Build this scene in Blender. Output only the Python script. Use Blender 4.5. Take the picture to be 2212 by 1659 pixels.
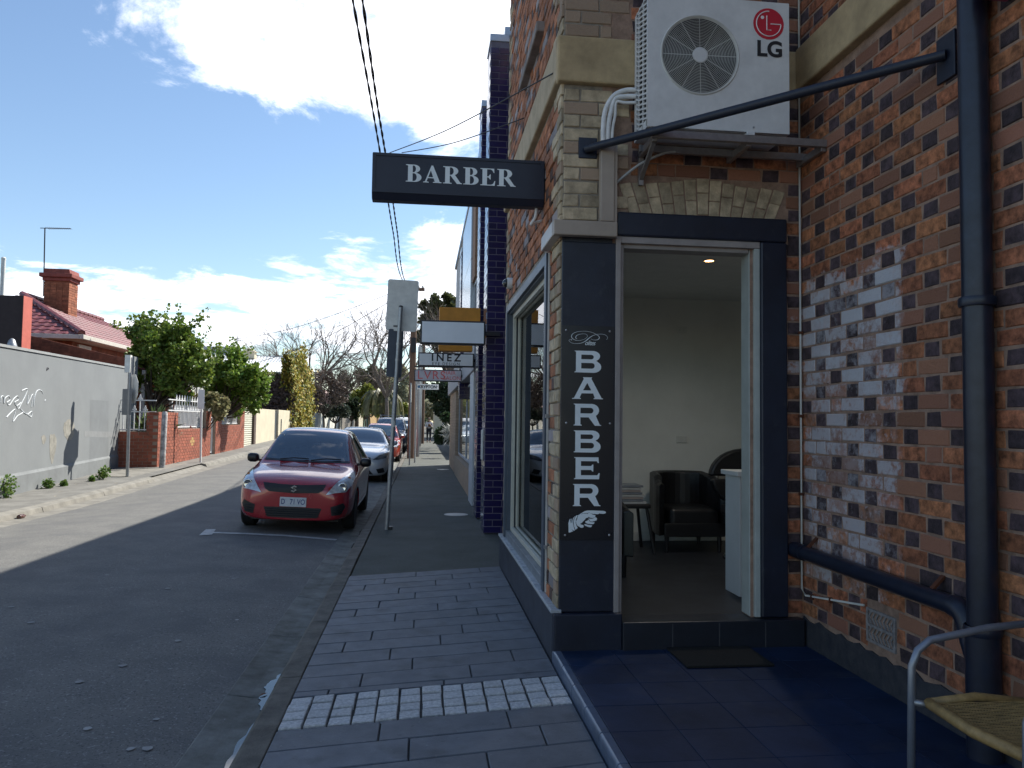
import bpy, bmesh, math, random
import numpy as np
from mathutils import Vector, Matrix
from mathutils.bvhtree import BVHTree
from mathutils.geometry import delaunay_2d_cdt
random.seed(7); RNG = np.random.default_rng(7)
S = bpy.context.scene
for o in list(bpy.data.objects): bpy.data.objects.remove(o)
COL = S.collection
R = math.radians

# ------------------------------------------------------------------ camera
H = 1.45                                   # eye height above the footpath
PSI, TH, PH = 0.11544955, 0.05061902, 0.0137
FOC, PCX, PCY = 1661., 1106., 829.5        # focal length in photo pixels at 2212 wide
fw = Vector((math.sin(PSI)*math.cos(TH), math.cos(PSI)*math.cos(TH), math.sin(TH)))
r0 = Vector((math.cos(PSI), -math.sin(PSI), 0)); u0 = r0.cross(fw)
rt = r0*math.cos(PH)+u0*math.sin(PH); up = u0*math.cos(PH)-r0*math.sin(PH)
cam = bpy.data.cameras.new('camera'); camo = bpy.data.objects.new('camera', cam); COL.objects.link(camo)
camo.matrix_world = Matrix(((rt.x, up.x, -fw.x, 0), (rt.y, up.y, -fw.y, 0), (rt.z, up.z, -fw.z, H), (0, 0, 0, 1)))
cam.sensor_width = 36; cam.lens = FOC/2212*36; cam.clip_start = .05; cam.clip_end = 6000
S.camera = camo
S.render.resolution_x, S.render.resolution_y = 1024, 768
# pixel -> place: a ray cut with a known plane
def ray(px, py): return fw+rt*((px-PCX)/FOC)-up*((py-PCY)/FOC)
CO = Vector((0, 0, H))
def onx(px, py, X): d = ray(px, py); return CO+d*(X/d.x)
def ony(px, py, Y): d = ray(px, py); return CO+d*(Y/d.y)
def onz(px, py, Z): d = ray(px, py); return CO+d*((Z-H)/d.z)

# ------------------------------------------------------------------ light
SUN_AZ, SUN_EL = R(49), R(46.5)            # azimuth from +Y towards +X
W = bpy.data.worlds.new('World'); S.world = W; W.use_nodes = True
nt = W.node_tree; N = nt.nodes; L = nt.links; N.clear()
def wn(t, **k):
    n = N.new(t)
    for a, b in k.items(): setattr(n, a, b)
    return n
def wm(op, a, b=None, c=None):
    n = wn('ShaderNodeMath', operation=op)
    for i, v in enumerate((a, b, c)):
        if v is None: continue
        if isinstance(v, (int, float)): n.inputs[i].default_value = v
        else: L.new(v, n.inputs[i])
    return n.outputs[0]
sky = wn('ShaderNodeTexSky', sky_type='NISHITA', sun_disc=False, sun_elevation=SUN_EL, sun_rotation=SUN_AZ,
         air_density=1.1, dust_density=.12, ozone_density=2.4)
tc = wn('ShaderNodeTexCoord'); sep = wn('ShaderNodeSeparateXYZ'); L.new(tc.outputs['Generated'], sep.inputs[0])
dx, dy, dz = sep.outputs
az = wm('ARCTAN2', dx, dy); el = wm('ARCSINE', dz)
den = wm('ADD', wm('MAXIMUM', dz, 0.0), .16)
cv = wn('ShaderNodeCombineXYZ'); L.new(wm('DIVIDE', dx, den), cv.inputs[0]); L.new(wm('DIVIDE', dy, den), cv.inputs[1])
def noise(scale, detail, rough, off, dist=0):
    n = wn('ShaderNodeTexNoise'); n.inputs['Scale'].default_value = scale; n.inputs['Detail'].default_value = detail
    n.inputs['Roughness'].default_value = rough; n.inputs['Distortion'].default_value = dist
    m = wn('ShaderNodeVectorMath', operation='ADD'); L.new(cv.outputs[0], m.inputs[0]); m.inputs[1].default_value = off
    L.new(m.outputs[0], n.inputs['Vector']); return n.outputs['Fac']
fb = noise(2.3, 12, .64, (3.1, 1.7, 0), .35); big = noise(.55, 3, .5, (7.7, 2.2, 0))
# where the cloud banks stand (azimuth, elevation, widths in radians, amount)
def azel(px, py):
    d = ray(px, py).normalized(); return math.atan2(d.x, d.y), math.asin(d.z)
banks = [(440, 90, 290, 150, .27), (800, 60, 420, 150, .33), (1010, 160, 180, 170, .34), (270, 130, 130, 110, .10),
         (620, 650, 700, 85, .42), (1000, 560, 240, 190, .30), (620, 545, 170, 40, .18), (560, 420, 520, 120, -.26),
         (330, 440, 420, 170, -.22), (40, 60, 190, 220, -.42), (1500, 300, 420, 420, .28), (130, 700, 300, 60, .18)]
bias = None
for px, py, rx, ry, am in banks:
    a0, e0 = azel(px, py)
    q = wm('ADD', wm('POWER', wm('DIVIDE', wm('SUBTRACT', az, a0), rx/FOC), 2.), wm('POWER', wm('DIVIDE', wm('SUBTRACT', el, e0), ry/FOC), 2.))
    g = wm('MULTIPLY', wm('EXPONENT', wm('MULTIPLY', q, -1.)), am)
    bias = g if bias is None else wm('ADD', bias, g)
dens = wm('ADD', wm('ADD', wm('MULTIPLY', fb, 1.9), wm('MULTIPLY', wm('SUBTRACT', big, .5), .5)), bias)
rmp = wn('ShaderNodeMapRange', interpolation_type='SMOOTHSTEP'); L.new(dens, rmp.inputs[0])
rmp.inputs[1].default_value = 1.06; rmp.inputs[2].default_value = 1.36
cl = wn('ShaderNodeMixRGB'); L.new(rmp.outputs[0], cl.inputs[0]); L.new(sky.outputs[0], cl.inputs[1]); cl.inputs[2].default_value = (10.5, 10.8, 11.6, 1)
bg = wn('ShaderNodeBackground'); L.new(cl.outputs[0], bg.inputs[0]); bg.inputs[1].default_value = .10
wo = wn('ShaderNodeOutputWorld'); L.new(bg.outputs[0], wo.inputs[0])
sl = bpy.data.lights.new('sun', 'SUN'); sl.energy = 5.0; sl.angle = R(.53); sl.color = (1, .95, .86)
so = bpy.data.objects.new('sun', sl); COL.objects.link(so)
sd = Vector((math.sin(SUN_AZ)*math.cos(SUN_EL), math.cos(SUN_AZ)*math.cos(SUN_EL), math.sin(SUN_EL)))
so.rotation_euler = sd.to_track_quat('Z', 'Y').to_euler()
S.view_settings.view_transform = 'Standard'; S.view_settings.look = 'None'; S.view_settings.gamma = 1
S.view_settings.use_curve_mapping = False; S.view_settings.exposure = 0.8

# ------------------------------------------------------------------ materials
MATS = {}
def M(name, col, rough=.6, metal=0., var=.18, vs=6., col2=None, bump=0., bs=60., coat=0., spec=.5, rnd=0., hue=0., emit=0., trans=0., stretch=None, tint=None):
    """procedural principled material; rnd = value spread per piece, var = mottling, stretch = scaling of the mottling"""
    if name in MATS: return MATS[name]
    m = bpy.data.materials.new(name); m.use_nodes = True; t = m.node_tree; n = t.nodes; b = n['Principled BSDF']
    def lk(a, c): t.links.new(a, c)
    geo = n.new('ShaderNodeNewGeometry'); vec = geo.outputs['Position']
    if stretch:
        mp = n.new('ShaderNodeMapping'); mp.inputs['Scale'].default_value = stretch; lk(vec, mp.inputs[0]); vec = mp.outputs[0]
    nz = n.new('ShaderNodeTexNoise'); nz.inputs['Scale'].default_value = vs; nz.inputs['Detail'].default_value = 7; nz.inputs['Roughness'].default_value = .65
    lk(vec, nz.inputs['Vector'])
    rp = n.new('ShaderNodeMapRange'); rp.inputs[1].default_value = .32; rp.inputs[2].default_value = .68; lk(nz.outputs['Fac'], rp.inputs[0])
    mx = n.new('ShaderNodeMixRGB'); lk(rp.outputs[0], mx.inputs[0])
    c2 = col2 if col2 else tuple(c*(1-var*1.4) for c in col)
    c1 = col if col2 else tuple(min(1, c*(1+var*.6)) for c in col)
    mx.inputs[1].default_value = (*c1, 1); mx.inputs[2].default_value = (*c2, 1)
    out = mx.outputs[0]
    if tint:                                   # a second colour that single pieces take at random: (colour, share)
        oi = n.new('ShaderNodeObjectInfo'); ad = n.new('ShaderNodeMath'); ad.operation = 'ADD'; lk(oi.outputs['Random'], ad.inputs[0]); lk(geo.outputs['Random Per Island'], ad.inputs[1])
        mm = n.new('ShaderNodeMath'); mm.operation = 'MULTIPLY'; mm.inputs[1].default_value = 7.31; lk(ad.outputs[0], mm.inputs[0])
        fr = n.new('ShaderNodeMath'); fr.operation = 'FRACT'; lk(mm.outputs[0], fr.inputs[0])
        lt = n.new('ShaderNodeMath'); lt.operation = 'LESS_THAN'; lt.inputs[1].default_value = tint[1]; lk(fr.outputs[0], lt.inputs[0])
        m2 = n.new('ShaderNodeMixRGB'); lk(lt.outputs[0], m2.inputs[0]); lk(out, m2.inputs[1]); m2.inputs[2].default_value = (*tint[0], 1); out = m2.outputs[0]
    if rnd or hue:
        oi = n.new('ShaderNodeObjectInfo'); ad = n.new('ShaderNodeMath'); ad.operation = 'ADD'; lk(oi.outputs['Random'], ad.inputs[0]); lk(geo.outputs['Random Per Island'], ad.inputs[1])
        fr = n.new('ShaderNodeMath'); fr.operation = 'FRACT'; lk(ad.outputs[0], fr.inputs[0])
        hs = n.new('ShaderNodeHueSaturation'); lk(out, hs.inputs['Color'])
        v = n.new('ShaderNodeMapRange'); v.inputs[3].default_value = 1-rnd; v.inputs[4].default_value = 1+rnd; lk(fr.outputs[0], v.inputs[0]); lk(v.outputs[0], hs.inputs['Value'])
        if hue:
            f2 = n.new('ShaderNodeMath'); f2.operation = 'MULTIPLY'; f2.inputs[1].default_value = 13.7; lk(fr.outputs[0], f2.inputs[0])
            f3 = n.new('ShaderNodeMath'); f3.operation = 'FRACT'; lk(f2.outputs[0], f3.inputs[0])
            h = n.new('ShaderNodeMapRange'); h.inputs[3].default_value = .5-hue; h.inputs[4].default_value = .5+hue; lk(f3.outputs[0], h.inputs[0]); lk(h.outputs[0], hs.inputs['Hue'])
        out = hs.outputs[0]
    lk(out, b.inputs['Base Color'])
    b.inputs['Metallic'].default_value = metal; b.inputs['Specular IOR Level'].default_value = spec
    rr = n.new('ShaderNodeMapRange'); rr.inputs[3].default_value = max(.02, rough-.08); rr.inputs[4].default_value = min(1, rough+.08); lk(nz.outputs['Fac'], rr.inputs[0])
    if rough > .15: lk(rr.outputs[0], b.inputs['Roughness'])
    else: b.inputs['Roughness'].default_value = rough
    b.inputs['Coat Weight'].default_value = coat; b.inputs['Coat Roughness'].default_value = .04
    if trans:
        b.inputs['Subsurface Weight'].default_value = 0
        tr = n.new('ShaderNodeBsdfTranslucent'); lk(out, tr.inputs[0]); ms = n.new('ShaderNodeMixShader'); ms.inputs[0].default_value = trans
        lk(b.outputs[0], ms.inputs[1]); lk(tr.outputs[0], ms.inputs[2]); lk(ms.outputs[0], n['Material Output'].inputs[0])
    if emit: b.inputs['Emission Color'].default_value = (*col, 1); b.inputs['Emission Strength'].default_value = emit
    if bump:
        n2 = n.new('ShaderNodeTexNoise'); n2.inputs['Scale'].default_value = bs; n2.inputs['Detail'].default_value = 6; n2.inputs['Roughness'].default_value = .7; lk(vec, n2.inputs['Vector'])
        bp = n.new('ShaderNodeBump'); bp.inputs['Strength'].default_value = bump; bp.inputs['Distance'].default_value = .01; lk(n2.outputs['Fac'], bp.inputs['Height']); lk(bp.outputs[0], b.inputs['Normal'])
    MATS[name] = m; return m
def glass(name, tint=(.9, .95, .95), rough=.01, ior=1.5):
    if name in MATS: return MATS[name]
    m = bpy.data.materials.new(name); m.use_nodes = True; t = m.node_tree; n = t.nodes; n.remove(n['Principled BSDF'])
    tr = n.new('ShaderNodeBsdfTransparent'); tr.inputs[0].default_value = (*tint, 1); gl = n.new('ShaderNodeBsdfGlossy'); gl.inputs['Roughness'].default_value = rough
    fr = n.new('ShaderNodeFresnel'); fr.inputs[0].default_value = ior; ms = n.new('ShaderNodeMixShader')
    t.links.new(fr.outputs[0], ms.inputs[0]); t.links.new(tr.outputs[0], ms.inputs[1]); t.links.new(gl.outputs[0], ms.inputs[2]); t.links.new(ms.outputs[0], n['Material Output'].inputs[0])
    MATS[name] = m; return m
def paint_flakes(m, col, yz, thr=.5, scale=7., soft=.06, top=.82):
    """old whitewash clinging to a wall: a patch (y0,y1,z0,z1) with a ragged broken edge, over the material's own colour"""
    t = m.node_tree; n = t.nodes; b = n['Principled BSDF']; src = b.inputs['Base Color'].links[0].from_socket
    def mt(op, a, c=None, d=None):
        q = n.new('ShaderNodeMath'); q.operation = op
        for i, v in enumerate((a, c, d)):
            if v is None: continue
            if isinstance(v, (int, float)): q.inputs[i].default_value = v
            else: t.links.new(v, q.inputs[i])
        return q.outputs[0]
    geo = n.new('ShaderNodeNewGeometry'); sp = n.new('ShaderNodeSeparateXYZ'); t.links.new(geo.outputs['Position'], sp.inputs[0])
    def nz(s, d, r):
        q = n.new('ShaderNodeTexNoise'); q.inputs['Scale'].default_value = s; q.inputs['Detail'].default_value = d; q.inputs['Roughness'].default_value = r; t.links.new(geo.outputs['Position'], q.inputs['Vector']); return q.outputs['Fac']
    fine = nz(scale*3.5, 8, .7); coarse = nz(scale*.45, 3, .5)
    oi = n.new('ShaderNodeObjectInfo'); rnd = mt('FRACT', mt('MULTIPLY', mt('ADD', oi.outputs['Random'], geo.outputs['Random Per Island']), 3.77))
    def edge(v, lo, hi): return mt('MULTIPLY', mt('SMOOTH_MIN', mt('MULTIPLY', mt('SUBTRACT', v, lo), 3.2), 1., .3), mt('SMOOTH_MIN', mt('MULTIPLY', mt('SUBTRACT', hi, v), 3.2), 1., .3))
    msk = mt('MULTIPLY', mt('MAXIMUM', edge(sp.outputs[1], yz[0], yz[1]), 0.), mt('MAXIMUM', edge(sp.outputs[2], yz[2], yz[3]), 0.))
    val = mt('ADD', mt('ADD', mt('MULTIPLY', fine, 1.0), mt('MULTIPLY', coarse, .75)), mt('MULTIPLY', rnd, .25))
    val = mt('ADD', val, mt('MULTIPLY', mt('SUBTRACT', msk, 1.), 1.5))
    mr = n.new('ShaderNodeMapRange'); t.links.new(val, mr.inputs[0]); mr.inputs[1].default_value = thr; mr.inputs[2].default_value = thr+soft*2; mr.inputs[4].default_value = top
    mx = n.new('ShaderNodeMixRGB'); t.links.new(mr.outputs[0], mx.inputs[0]); t.links.new(src, mx.inputs[1]); mx.inputs[2].default_value = (*col, 1); t.links.new(mx.outputs[0], b.inputs['Base Color'])

# ------------------------------------------------------------------ objects
OFF = {}
def thing(name, label, cat, loc=(0, 0, 0), rz=0., group=None):
    o = bpy.data.objects.new(name, None); COL.objects.link(o); o.location = loc; o.rotation_euler.z = rz; o.empty_display_size = .2
    o['label'] = label; o['category'] = cat
    if group: o['group'] = group
    OFF[o.name] = Vector(loc); return o
def tag(o, label=None, cat=None, group=None, kind=None):
    for k, v in (('label', label), ('category', cat), ('group', group), ('kind', kind)):
        if v: o[k] = v
    return o
class MB:
    def __init__(s): s.v = []; s.f = []
    def add(s, vs, fs):
        b = len(s.v); s.v += [tuple(v) for v in vs]; s.f += [tuple(b+i for i in f) for f in fs]; return s
    def box(s, x0, x1, y0, y1, z0, z1):
        return s.add([(x0, y0, z0), (x1, y0, z0), (x1, y1, z0), (x0, y1, z0), (x0, y0, z1), (x1, y0, z1), (x1, y1, z1), (x0, y1, z1)],
                     [(0, 3, 2, 1), (4, 5, 6, 7), (0, 1, 5, 4), (1, 2, 6, 5), (2, 3, 7, 6), (3, 0, 4, 7)])
    def bar(s, p, q, w, h, upv=(0, 0, 1)):
        p = Vector(p); q = Vector(q); d = (q-p).normalized(); a = d.cross(Vector(upv))
        if a.length < 1e-4: a = d.cross(Vector((1, 0, 0)))
        a.normalize(); c = a.cross(d); a *= w/2; c *= h/2
        return s.add([p-a-c, p+a-c, p+a+c, p-a+c, q-a-c, q+a-c, q+a+c, q-a+c], [(0, 3, 2, 1), (4, 5, 6, 7), (0, 1, 5, 4), (1, 2, 6, 5), (2, 3, 7, 6), (3, 0, 4, 7)])
    def tube(s, pts, r, n=8, cap=True):
        pts = [Vector(p) for p in pts]; rs = r if isinstance(r, (list, tuple)) else [r]*len(pts)
        b = len(s.v); a = None
        for i, p in enumerate(pts):
            d = (pts[min(i+1, len(pts)-1)]-pts[max(i-1, 0)]).normalized()
            if a is None: a = d.cross(Vector((0, 0, 1))) if abs(d.z) < .95 else d.cross(Vector((1, 0, 0)))
            a = (a-d*a.dot(d)).normalized(); c = d.cross(a)
            for k in range(n):
                t = 2*math.pi*k/n; s.v.append(tuple(p+(a*math.cos(t)+c*math.sin(t))*rs[i]))
        for i in range(len(pts)-1):
            for k in range(n):
                k2 = (k+1) % n; s.f.append((b+i*n+k, b+i*n+k2, b+(i+1)*n+k2, b+(i+1)*n+k))
        if cap:
            s.f.append(tuple(b+k for k in range(n))[::-1]); e = b+(len(pts)-1)*n; s.f.append(tuple(e+k for k in range(n)))
        return s
    def lathe(s, prof, c=(0, 0, 0), n=16, axis='z'):
        b = len(s.v)
        for r, z in prof:
            for k in range(n):
                t = 2*math.pi*k/n; p = (r*math.cos(t), r*math.sin(t), z)
                if axis == 'y': p = (p[0], p[2], p[1])
                if axis == 'x': p = (p[2], p[0], p[1])
                s.v.append((p[0]+c[0], p[1]+c[1], p[2]+c[2]))
        for i in range(len(prof)-1):
            for k in range(n):
                k2 = (k+1) % n; s.f.append((b+i*n+k, b+i*n+k2, b+(i+1)*n+k2, b+(i+1)*n+k))
        s.f.append(tuple(b+k for k in range(n))[::-1]); e = b+(len(prof)-1)*n; s.f.append(tuple(e+k for k in range(n)))
        return s
    def prism(s, poly, d0, d1, axis='y'):
        """poly of 2-D points; axis y: (x,z) extruded d0..d1 in y; axis x: (y,z); axis z: (x,y)"""
        def P(p, d): return (p[0], d, p[1]) if axis == 'y' else ((d, p[0], p[1]) if axis == 'x' else (p[0], p[1], d))
        n = len(poly); b = len(s.v); s.v += [P(p, d0) for p in poly]+[P(p, d1) for p in poly]
        s.f += [tuple(b+i for i in range(n)), tuple(b+n+i for i in range(n))[::-1]]+[(b+i, b+(i+1) % n, b+n+(i+1) % n, b+n+i) for i in range(n)]
        return s
    def mesh(s, name, smooth=False, off=(0, 0, 0)):
        me = bpy.data.meshes.new(name); ox, oy, oz = off
        me.from_pydata([(x-ox, y-oy, z-oz) for x, y, z in s.v], [], s.f)
        bm = bmesh.new(); bm.from_mesh(me); bmesh.ops.recalc_face_normals(bm, faces=bm.faces); bm.to_mesh(me); bm.free()
        if smooth: me.polygons.foreach_set('use_smooth', [True]*len(me.polygons))
        return me
def link(name, me, m, parent=None, loc=(0, 0, 0)):
    if m and not me.materials: me.materials.append(m)
    o = bpy.data.objects.new(name, me); COL.objects.link(o); o.location = loc
    if parent: o.parent = parent; OFF[o.name] = OFF.get(parent.name, Vector())+Vector(loc)
    else: OFF[o.name] = Vector(loc)
    return o
def build(mb, name, m, parent=None, smooth=False, bev=0., seg=2, local=False, kind=None, auto=None):
    off = (0, 0, 0) if (local or not parent) else OFF[parent.name]
    o = link(name, mb.mesh(name, smooth or auto is not None, off), m, parent)
    if bev:
        md = o.modifiers.new('bevel', 'BEVEL'); md.width = bev; md.segments = seg; md.limit_method = 'ANGLE'; md.angle_limit = R(40)
    if auto is not None:
        sh = [e for e in o.data.edges]; o.data.set_sharp_from_angle(angle=R(auto))
    if kind: o['kind'] = kind
    return o
def quads(name, V, m, parent=None):
    """V: (n,4,3) array of loose quads (leaves)"""
    if parent: V = V-np.array(OFF[parent.name])
    n = len(V); me = bpy.data.meshes.new(name); me.vertices.add(n*4); me.vertices.foreach_set('co', V.reshape(-1).astype(np.float32))
    me.loops.add(n*4); me.loops.foreach_set('vertex_index', np.arange(n*4, dtype=np.int32)); me.polygons.add(n)
    me.polygons.foreach_set('loop_start', np.arange(0, n*4, 4, dtype=np.int32)); me.update(calc_edges=True)
    return link(name, me, m, parent)
def leaves(centers, radii, n, size, rng=RNG, flat=1., shell=.55, droop=0., asp=.45):
    """leaf quads spread through clumps"""
    C = np.array(centers, float); Rr = np.array(radii, float); w = Rr**2.2; k = rng.choice(len(C), n, p=w/w.sum())
    d = rng.normal(size=(n, 3)); d /= np.linalg.norm(d, axis=1)[:, None]
    rad = Rr[k]*(shell+(1-shell)*rng.random(n))*rng.normal(1, .14, n); pos = C[k]+d*rad[:, None]*np.array([1, 1, flat])
    a = d*.6+rng.normal(size=(n, 3))*.8; a[:, 2] -= droop; a /= np.linalg.norm(a, axis=1)[:, None]
    b = rng.normal(size=(n, 3)); b -= a*(a*b).sum(1)[:, None]; b /= np.linalg.norm(b, axis=1)[:, None]
    s = size*rng.uniform(.6, 1.35, n)[:, None]; c = np.cross(a, b)
    V = np.stack([pos, pos+a*s*.5+b*s*asp+c*s*.08, pos+a*s, pos+a*s*.5-b*s*asp+c*s*.08], 1); return V
def curve_mesh(name, loops, extr=0.):
    cu = bpy.data.curves.new(name, 'CURVE'); cu.dimensions = '2D'; cu.fill_mode = 'BOTH'; cu.extrude = extr
    for lp in loops:
        sp = cu.splines.new('POLY'); sp.points.add(len(lp)-1); sp.use_cyclic_u = True
        for p, q in zip(sp.points, lp): p.co = (q[0], q[1], 0, 1)
    return conv(name, cu)
def text_mesh(body, size, align='CENTER', space=1., shear=0., bold=0., xs=1., extr=0.):
    cu = bpy.data.curves.new('lettering', 'FONT'); cu.body = body; cu.size = size; cu.align_x = align; cu.align_y = 'CENTER'; cu.space_character = space; cu.shear = shear; cu.offset = bold; cu.extrude = extr
    me = conv('lettering', cu)
    if xs != 1: me.transform(Matrix.Diagonal((xs, 1, 1, 1)))
    return me
def conv(name, cu):
    o = bpy.data.objects.new('tmp', cu); COL.objects.link(o); bpy.context.view_layer.update(); dg = bpy.context.evaluated_depsgraph_get()
    me = bpy.data.meshes.new_from_object(o.evaluated_get(dg)); me.name = name; bpy.data.objects.remove(o); bpy.data.curves.remove(cu); me.materials.clear(); return me
FRONT = Matrix.Rotation(R(90), 4, 'X')               # a sheet drawn in (x, y) stood up to face -Y
def place(name, me, m, parent, pos, rot=FRONT):
    me = me.copy(); me.transform(Matrix.Translation(Vector(pos)-OFF[parent.name]) @ rot); return link(name, me, m, parent)
def arc(cx, cy, rx, ry, a0, a1, n=8): return [(cx+rx*math.cos(R(a0+(a1-a0)*i/n)), cy+ry*math.sin(R(a0+(a1-a0)*i/n))) for i in range(n+1)]
def stroke(pts, n=6):
    """smooth a polyline (Catmull-Rom)"""
    P = [Vector(p) for p in pts]; out = []
    for i in range(len(P)-1):
        a, b, c, d = P[max(i-1, 0)], P[i], P[i+1], P[min(i+2, len(P)-1)]
        for k in range(n):
            t = k/n; out.append(.5*((2*b)+(c-a)*t+(2*a-5*b+4*c-d)*t*t+(3*b-a-3*c+d)*t**3))
    return out+[P[-1]]
def zl(y): return .02*min(max(y-14, 0), 26)            # the left side of the street climbs a little
def onleft(px, py, h=.02):
    z = h
    for _ in range(30): p = onz(px, py, z); z = h+zl(p.y)
    return p
def smooth01(t): t = min(max(t, 0), 1); return t*t*(3-2*t)
def road_z(x, y):
    c = -.1+.085*(1-((x+3.52)/2.46)**2); return c+zl(y)*smooth01((-x-1.2)/4.6)

# common materials
white = M('white_paint', (.72, .72, .70), .45, var=.08); offw = M('aged_white', (.62, .62, .58), .5, var=.14, vs=9)
galv = M('galvanised_steel', (.36, .37, .38), .42, .7, var=.14, vs=18); black = M('black_plastic', (.012, .012, .014), .35, var=.2)
navy = M('navy_paint', (.012, .017, .034), .42, var=.2, vs=5, bump=.12, bs=90); dark = M('dark_void', (.006, .006, .007), .8)
silver = M('letter_silver', (.80, .85, .86), .45, var=.05)
wallgl = glass('shop_glass')

# ================================================================== THE SETTING
def sheet(name, xs, ys, zf, m, kind='structure', parent=None):
    mb = MB(); nx = len(xs)
    for y in ys:
        for x in xs: mb.v.append((x, y, zf(x, y)))
    for j in range(len(ys)-1):
        for i in range(nx-1): a = j*nx+i; mb.f.append((a, a+1, a+nx+1, a+nx))
    o = build(mb, name, m, parent, smooth=True)
    if not parent: o['kind'] = kind
    return o
def rng(a, b, st): n = max(1, int(round((b-a)/st))); return [a+(b-a)*i/n for i in range(n+1)]
gnd = M('earth', (.11, .09, .06), .9, var=.3, vs=.5)
g = MB(); g.add([(-1500, -300, -.5), (1500, -300, -.5), (1500, 3000, -.5), (-1500, 3000, -.5)], [(0, 1, 2, 3)]); tag(build(g, 'ground', gnd), kind='structure')
asph = M('road_asphalt', (.155, .152, .140), .78, var=.16, vs=2.2, bump=.55, bs=150, col2=(.115, .115, .110), spec=.4)
def speckle(m, col, scale, amt, lo=.62, hi=.7):
    t = m.node_tree; n = t.nodes; b = n['Principled BSDF']; src = b.inputs['Base Color'].links[0].from_socket
    geo = n.new('ShaderNodeNewGeometry'); q = n.new('ShaderNodeTexNoise'); q.inputs['Scale'].default_value = scale; q.inputs['Detail'].default_value = 3; t.links.new(geo.outputs['Position'], q.inputs['Vector'])
    r = n.new('ShaderNodeMapRange'); r.inputs[1].default_value = lo; r.inputs[2].default_value = hi; r.inputs[4].default_value = amt; t.links.new(q.outputs['Fac'], r.inputs[0])
    mx = n.new('ShaderNodeMixRGB'); t.links.new(r.outputs[0], mx.inputs[0]); t.links.new(src, mx.inputs[1]); mx.inputs[2].default_value = (*col, 1); t.links.new(mx.outputs[0], b.inputs['Base Color'])
speckle(asph, (.30, .30, .29), 62, .75, .60, .68); speckle(asph, (.045, .045, .05), 80, .75, .58, .64); speckle(asph, (.105, .105, .105), 1.1, .5, .5, .62); speckle(asph, (.24, .24, .23), 26, .35, .6, .72)
ys = rng(-8, 40, .8)+rng(42, 160, 4)
sheet('road', [-1.06-4.94*i/14 for i in range(15)], ys, road_z, asph)
fpm = M('footpath_asphalt', (.085, .088, .078), .8, var=.3, vs=1.6, bump=.7, bs=110, col2=(.060, .066, .050)); speckle(fpm, (.20, .20, .18), 60, .5)
sheet('footpath', [-.64, 0, .4, .8, 1.2, 3.2], rng(7.35, 160, 3), lambda x, y: -.012 if y > 7.9 or x < 1 else -.012, fpm)
lfm = M('left_footpath_asphalt', (.17, .165, .15), .8, var=.25, vs=2.5, bump=.5, bs=110)
sheet('far_footpath', [-40, -20, -12, -9, -7.6, -6.9, -6.16], ys, lambda x, y: .02+zl(y), lfm)
# kerbs and gutters, cast in lengths with open joints
conc = M('kerb_concrete', (.20, .205, .185), .8, var=.35, vs=5, bump=.5, bs=70, col2=(.085, .082, .068))
concl = M('far_kerb_concrete', (.20, .19, .165), .8, var=.25, vs=4, bump=.4, bs=60)
def seg_run(name, prof, m, y0, y1, lens, piece, zf=lambda y: 0.):
    base = MB(); x0 = min(p[0] for p in prof); x1 = max(p[0] for p in prof); zz = min(p[1] for p in prof)
    root = None; y = y0; i = 0; out = []
    while y < y1:
        l = lens if y < 40 else 8.; ye = min(y+l, y1); mb = MB(); n = len(prof)
        for yy in (y+.004, ye-.004): mb.v += [(p[0]+random.uniform(-.003, .003), yy, p[1]+zf(yy)) for p in prof]
        mb.f += [tuple(range(n)), tuple(range(n, 2*n))[::-1]]+[(k, (k+1) % n, n+(k+1) % n, n+k) for k in range(n)]
        if root is None: root = build(mb, name, m, bev=.008); root['kind'] = 'structure'
        else: build(mb, piece, m, root, bev=.008)
        y = ye
    return root
seg_run('gutter', [(-1.06, -.4), (-1.06, -.088), (-.93, -.108), (-.80, -.112), (-.80, -.4)], conc, -4, 150, 1.22, 'gutter_slab')
seg_run('kerb', [(-.802, -.4), (-.802, -.06), (-.765, -.004), (-.652, 0), (-.652, -.4)], M('kerb_stone', (.135, .122, .100), .82, var=.35, vs=6, bump=.6, bs=60), -4, 150, 1.22, 'kerb_length')
for a, b in ((-6, 18.4), (22.6, 150)):
    seg_run('far_kerb', [(-6.0, -.4), (-6.0, -.08), (-6.03, .0), (-6.16, .03), (-6.16, -.4)], concl, a, b, 2.4, 'kerb_length', zl)
sheet('crossover', [-7.4, -6.6, -6.16, -5.98], rng(18.4, 22.6, .6), lambda x, y: zl(y)+(.03 if x < -6.5 else (-.02 if x < -6.1 else -.09)), concl)
seg_run('far_gutter', [(-6.0, -.4), (-6.0, -.085), (-5.7, -.088), (-5.7, -.4)], concl, -6, 150, 2.4, 'gutter_slab', lambda y: zl(y)+.006)
# parking bay line with its end tick
lm = M('road_line', (.55, .55, .53), .7, var=.35, vs=14, col2=(.30, .30, .29))
def on_road(px, py):
    z = -.1
    for _ in range(20): p = onz(px, py, z); z = road_z(p.x, p.y)
    return p
ln = MB(); pts = [on_road(452, 1151), on_road(530, 1153.5), on_road(620, 1158), on_road(727, 1167)]
for a, b in zip(pts, pts[1:]):
    d = (b-a).normalized(); n_ = Vector((-d.y, d.x, 0))*.055
    for p in (a, b): pass
    ln.add([a-n_, b-n_, b+n_, a+n_], [(0, 1, 2, 3)])
q = [on_road(430, 1157), on_road(458, 1156), on_road(466, 1144), on_road(445, 1144)]; ln.add(q, [(0, 1, 2, 3)])
ln.v = [(x, y, road_z(x, y)+.006) for x, y, z in ln.v]; o = build(ln, 'bay_marking', lm); tag(o, kind='structure')
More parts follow.
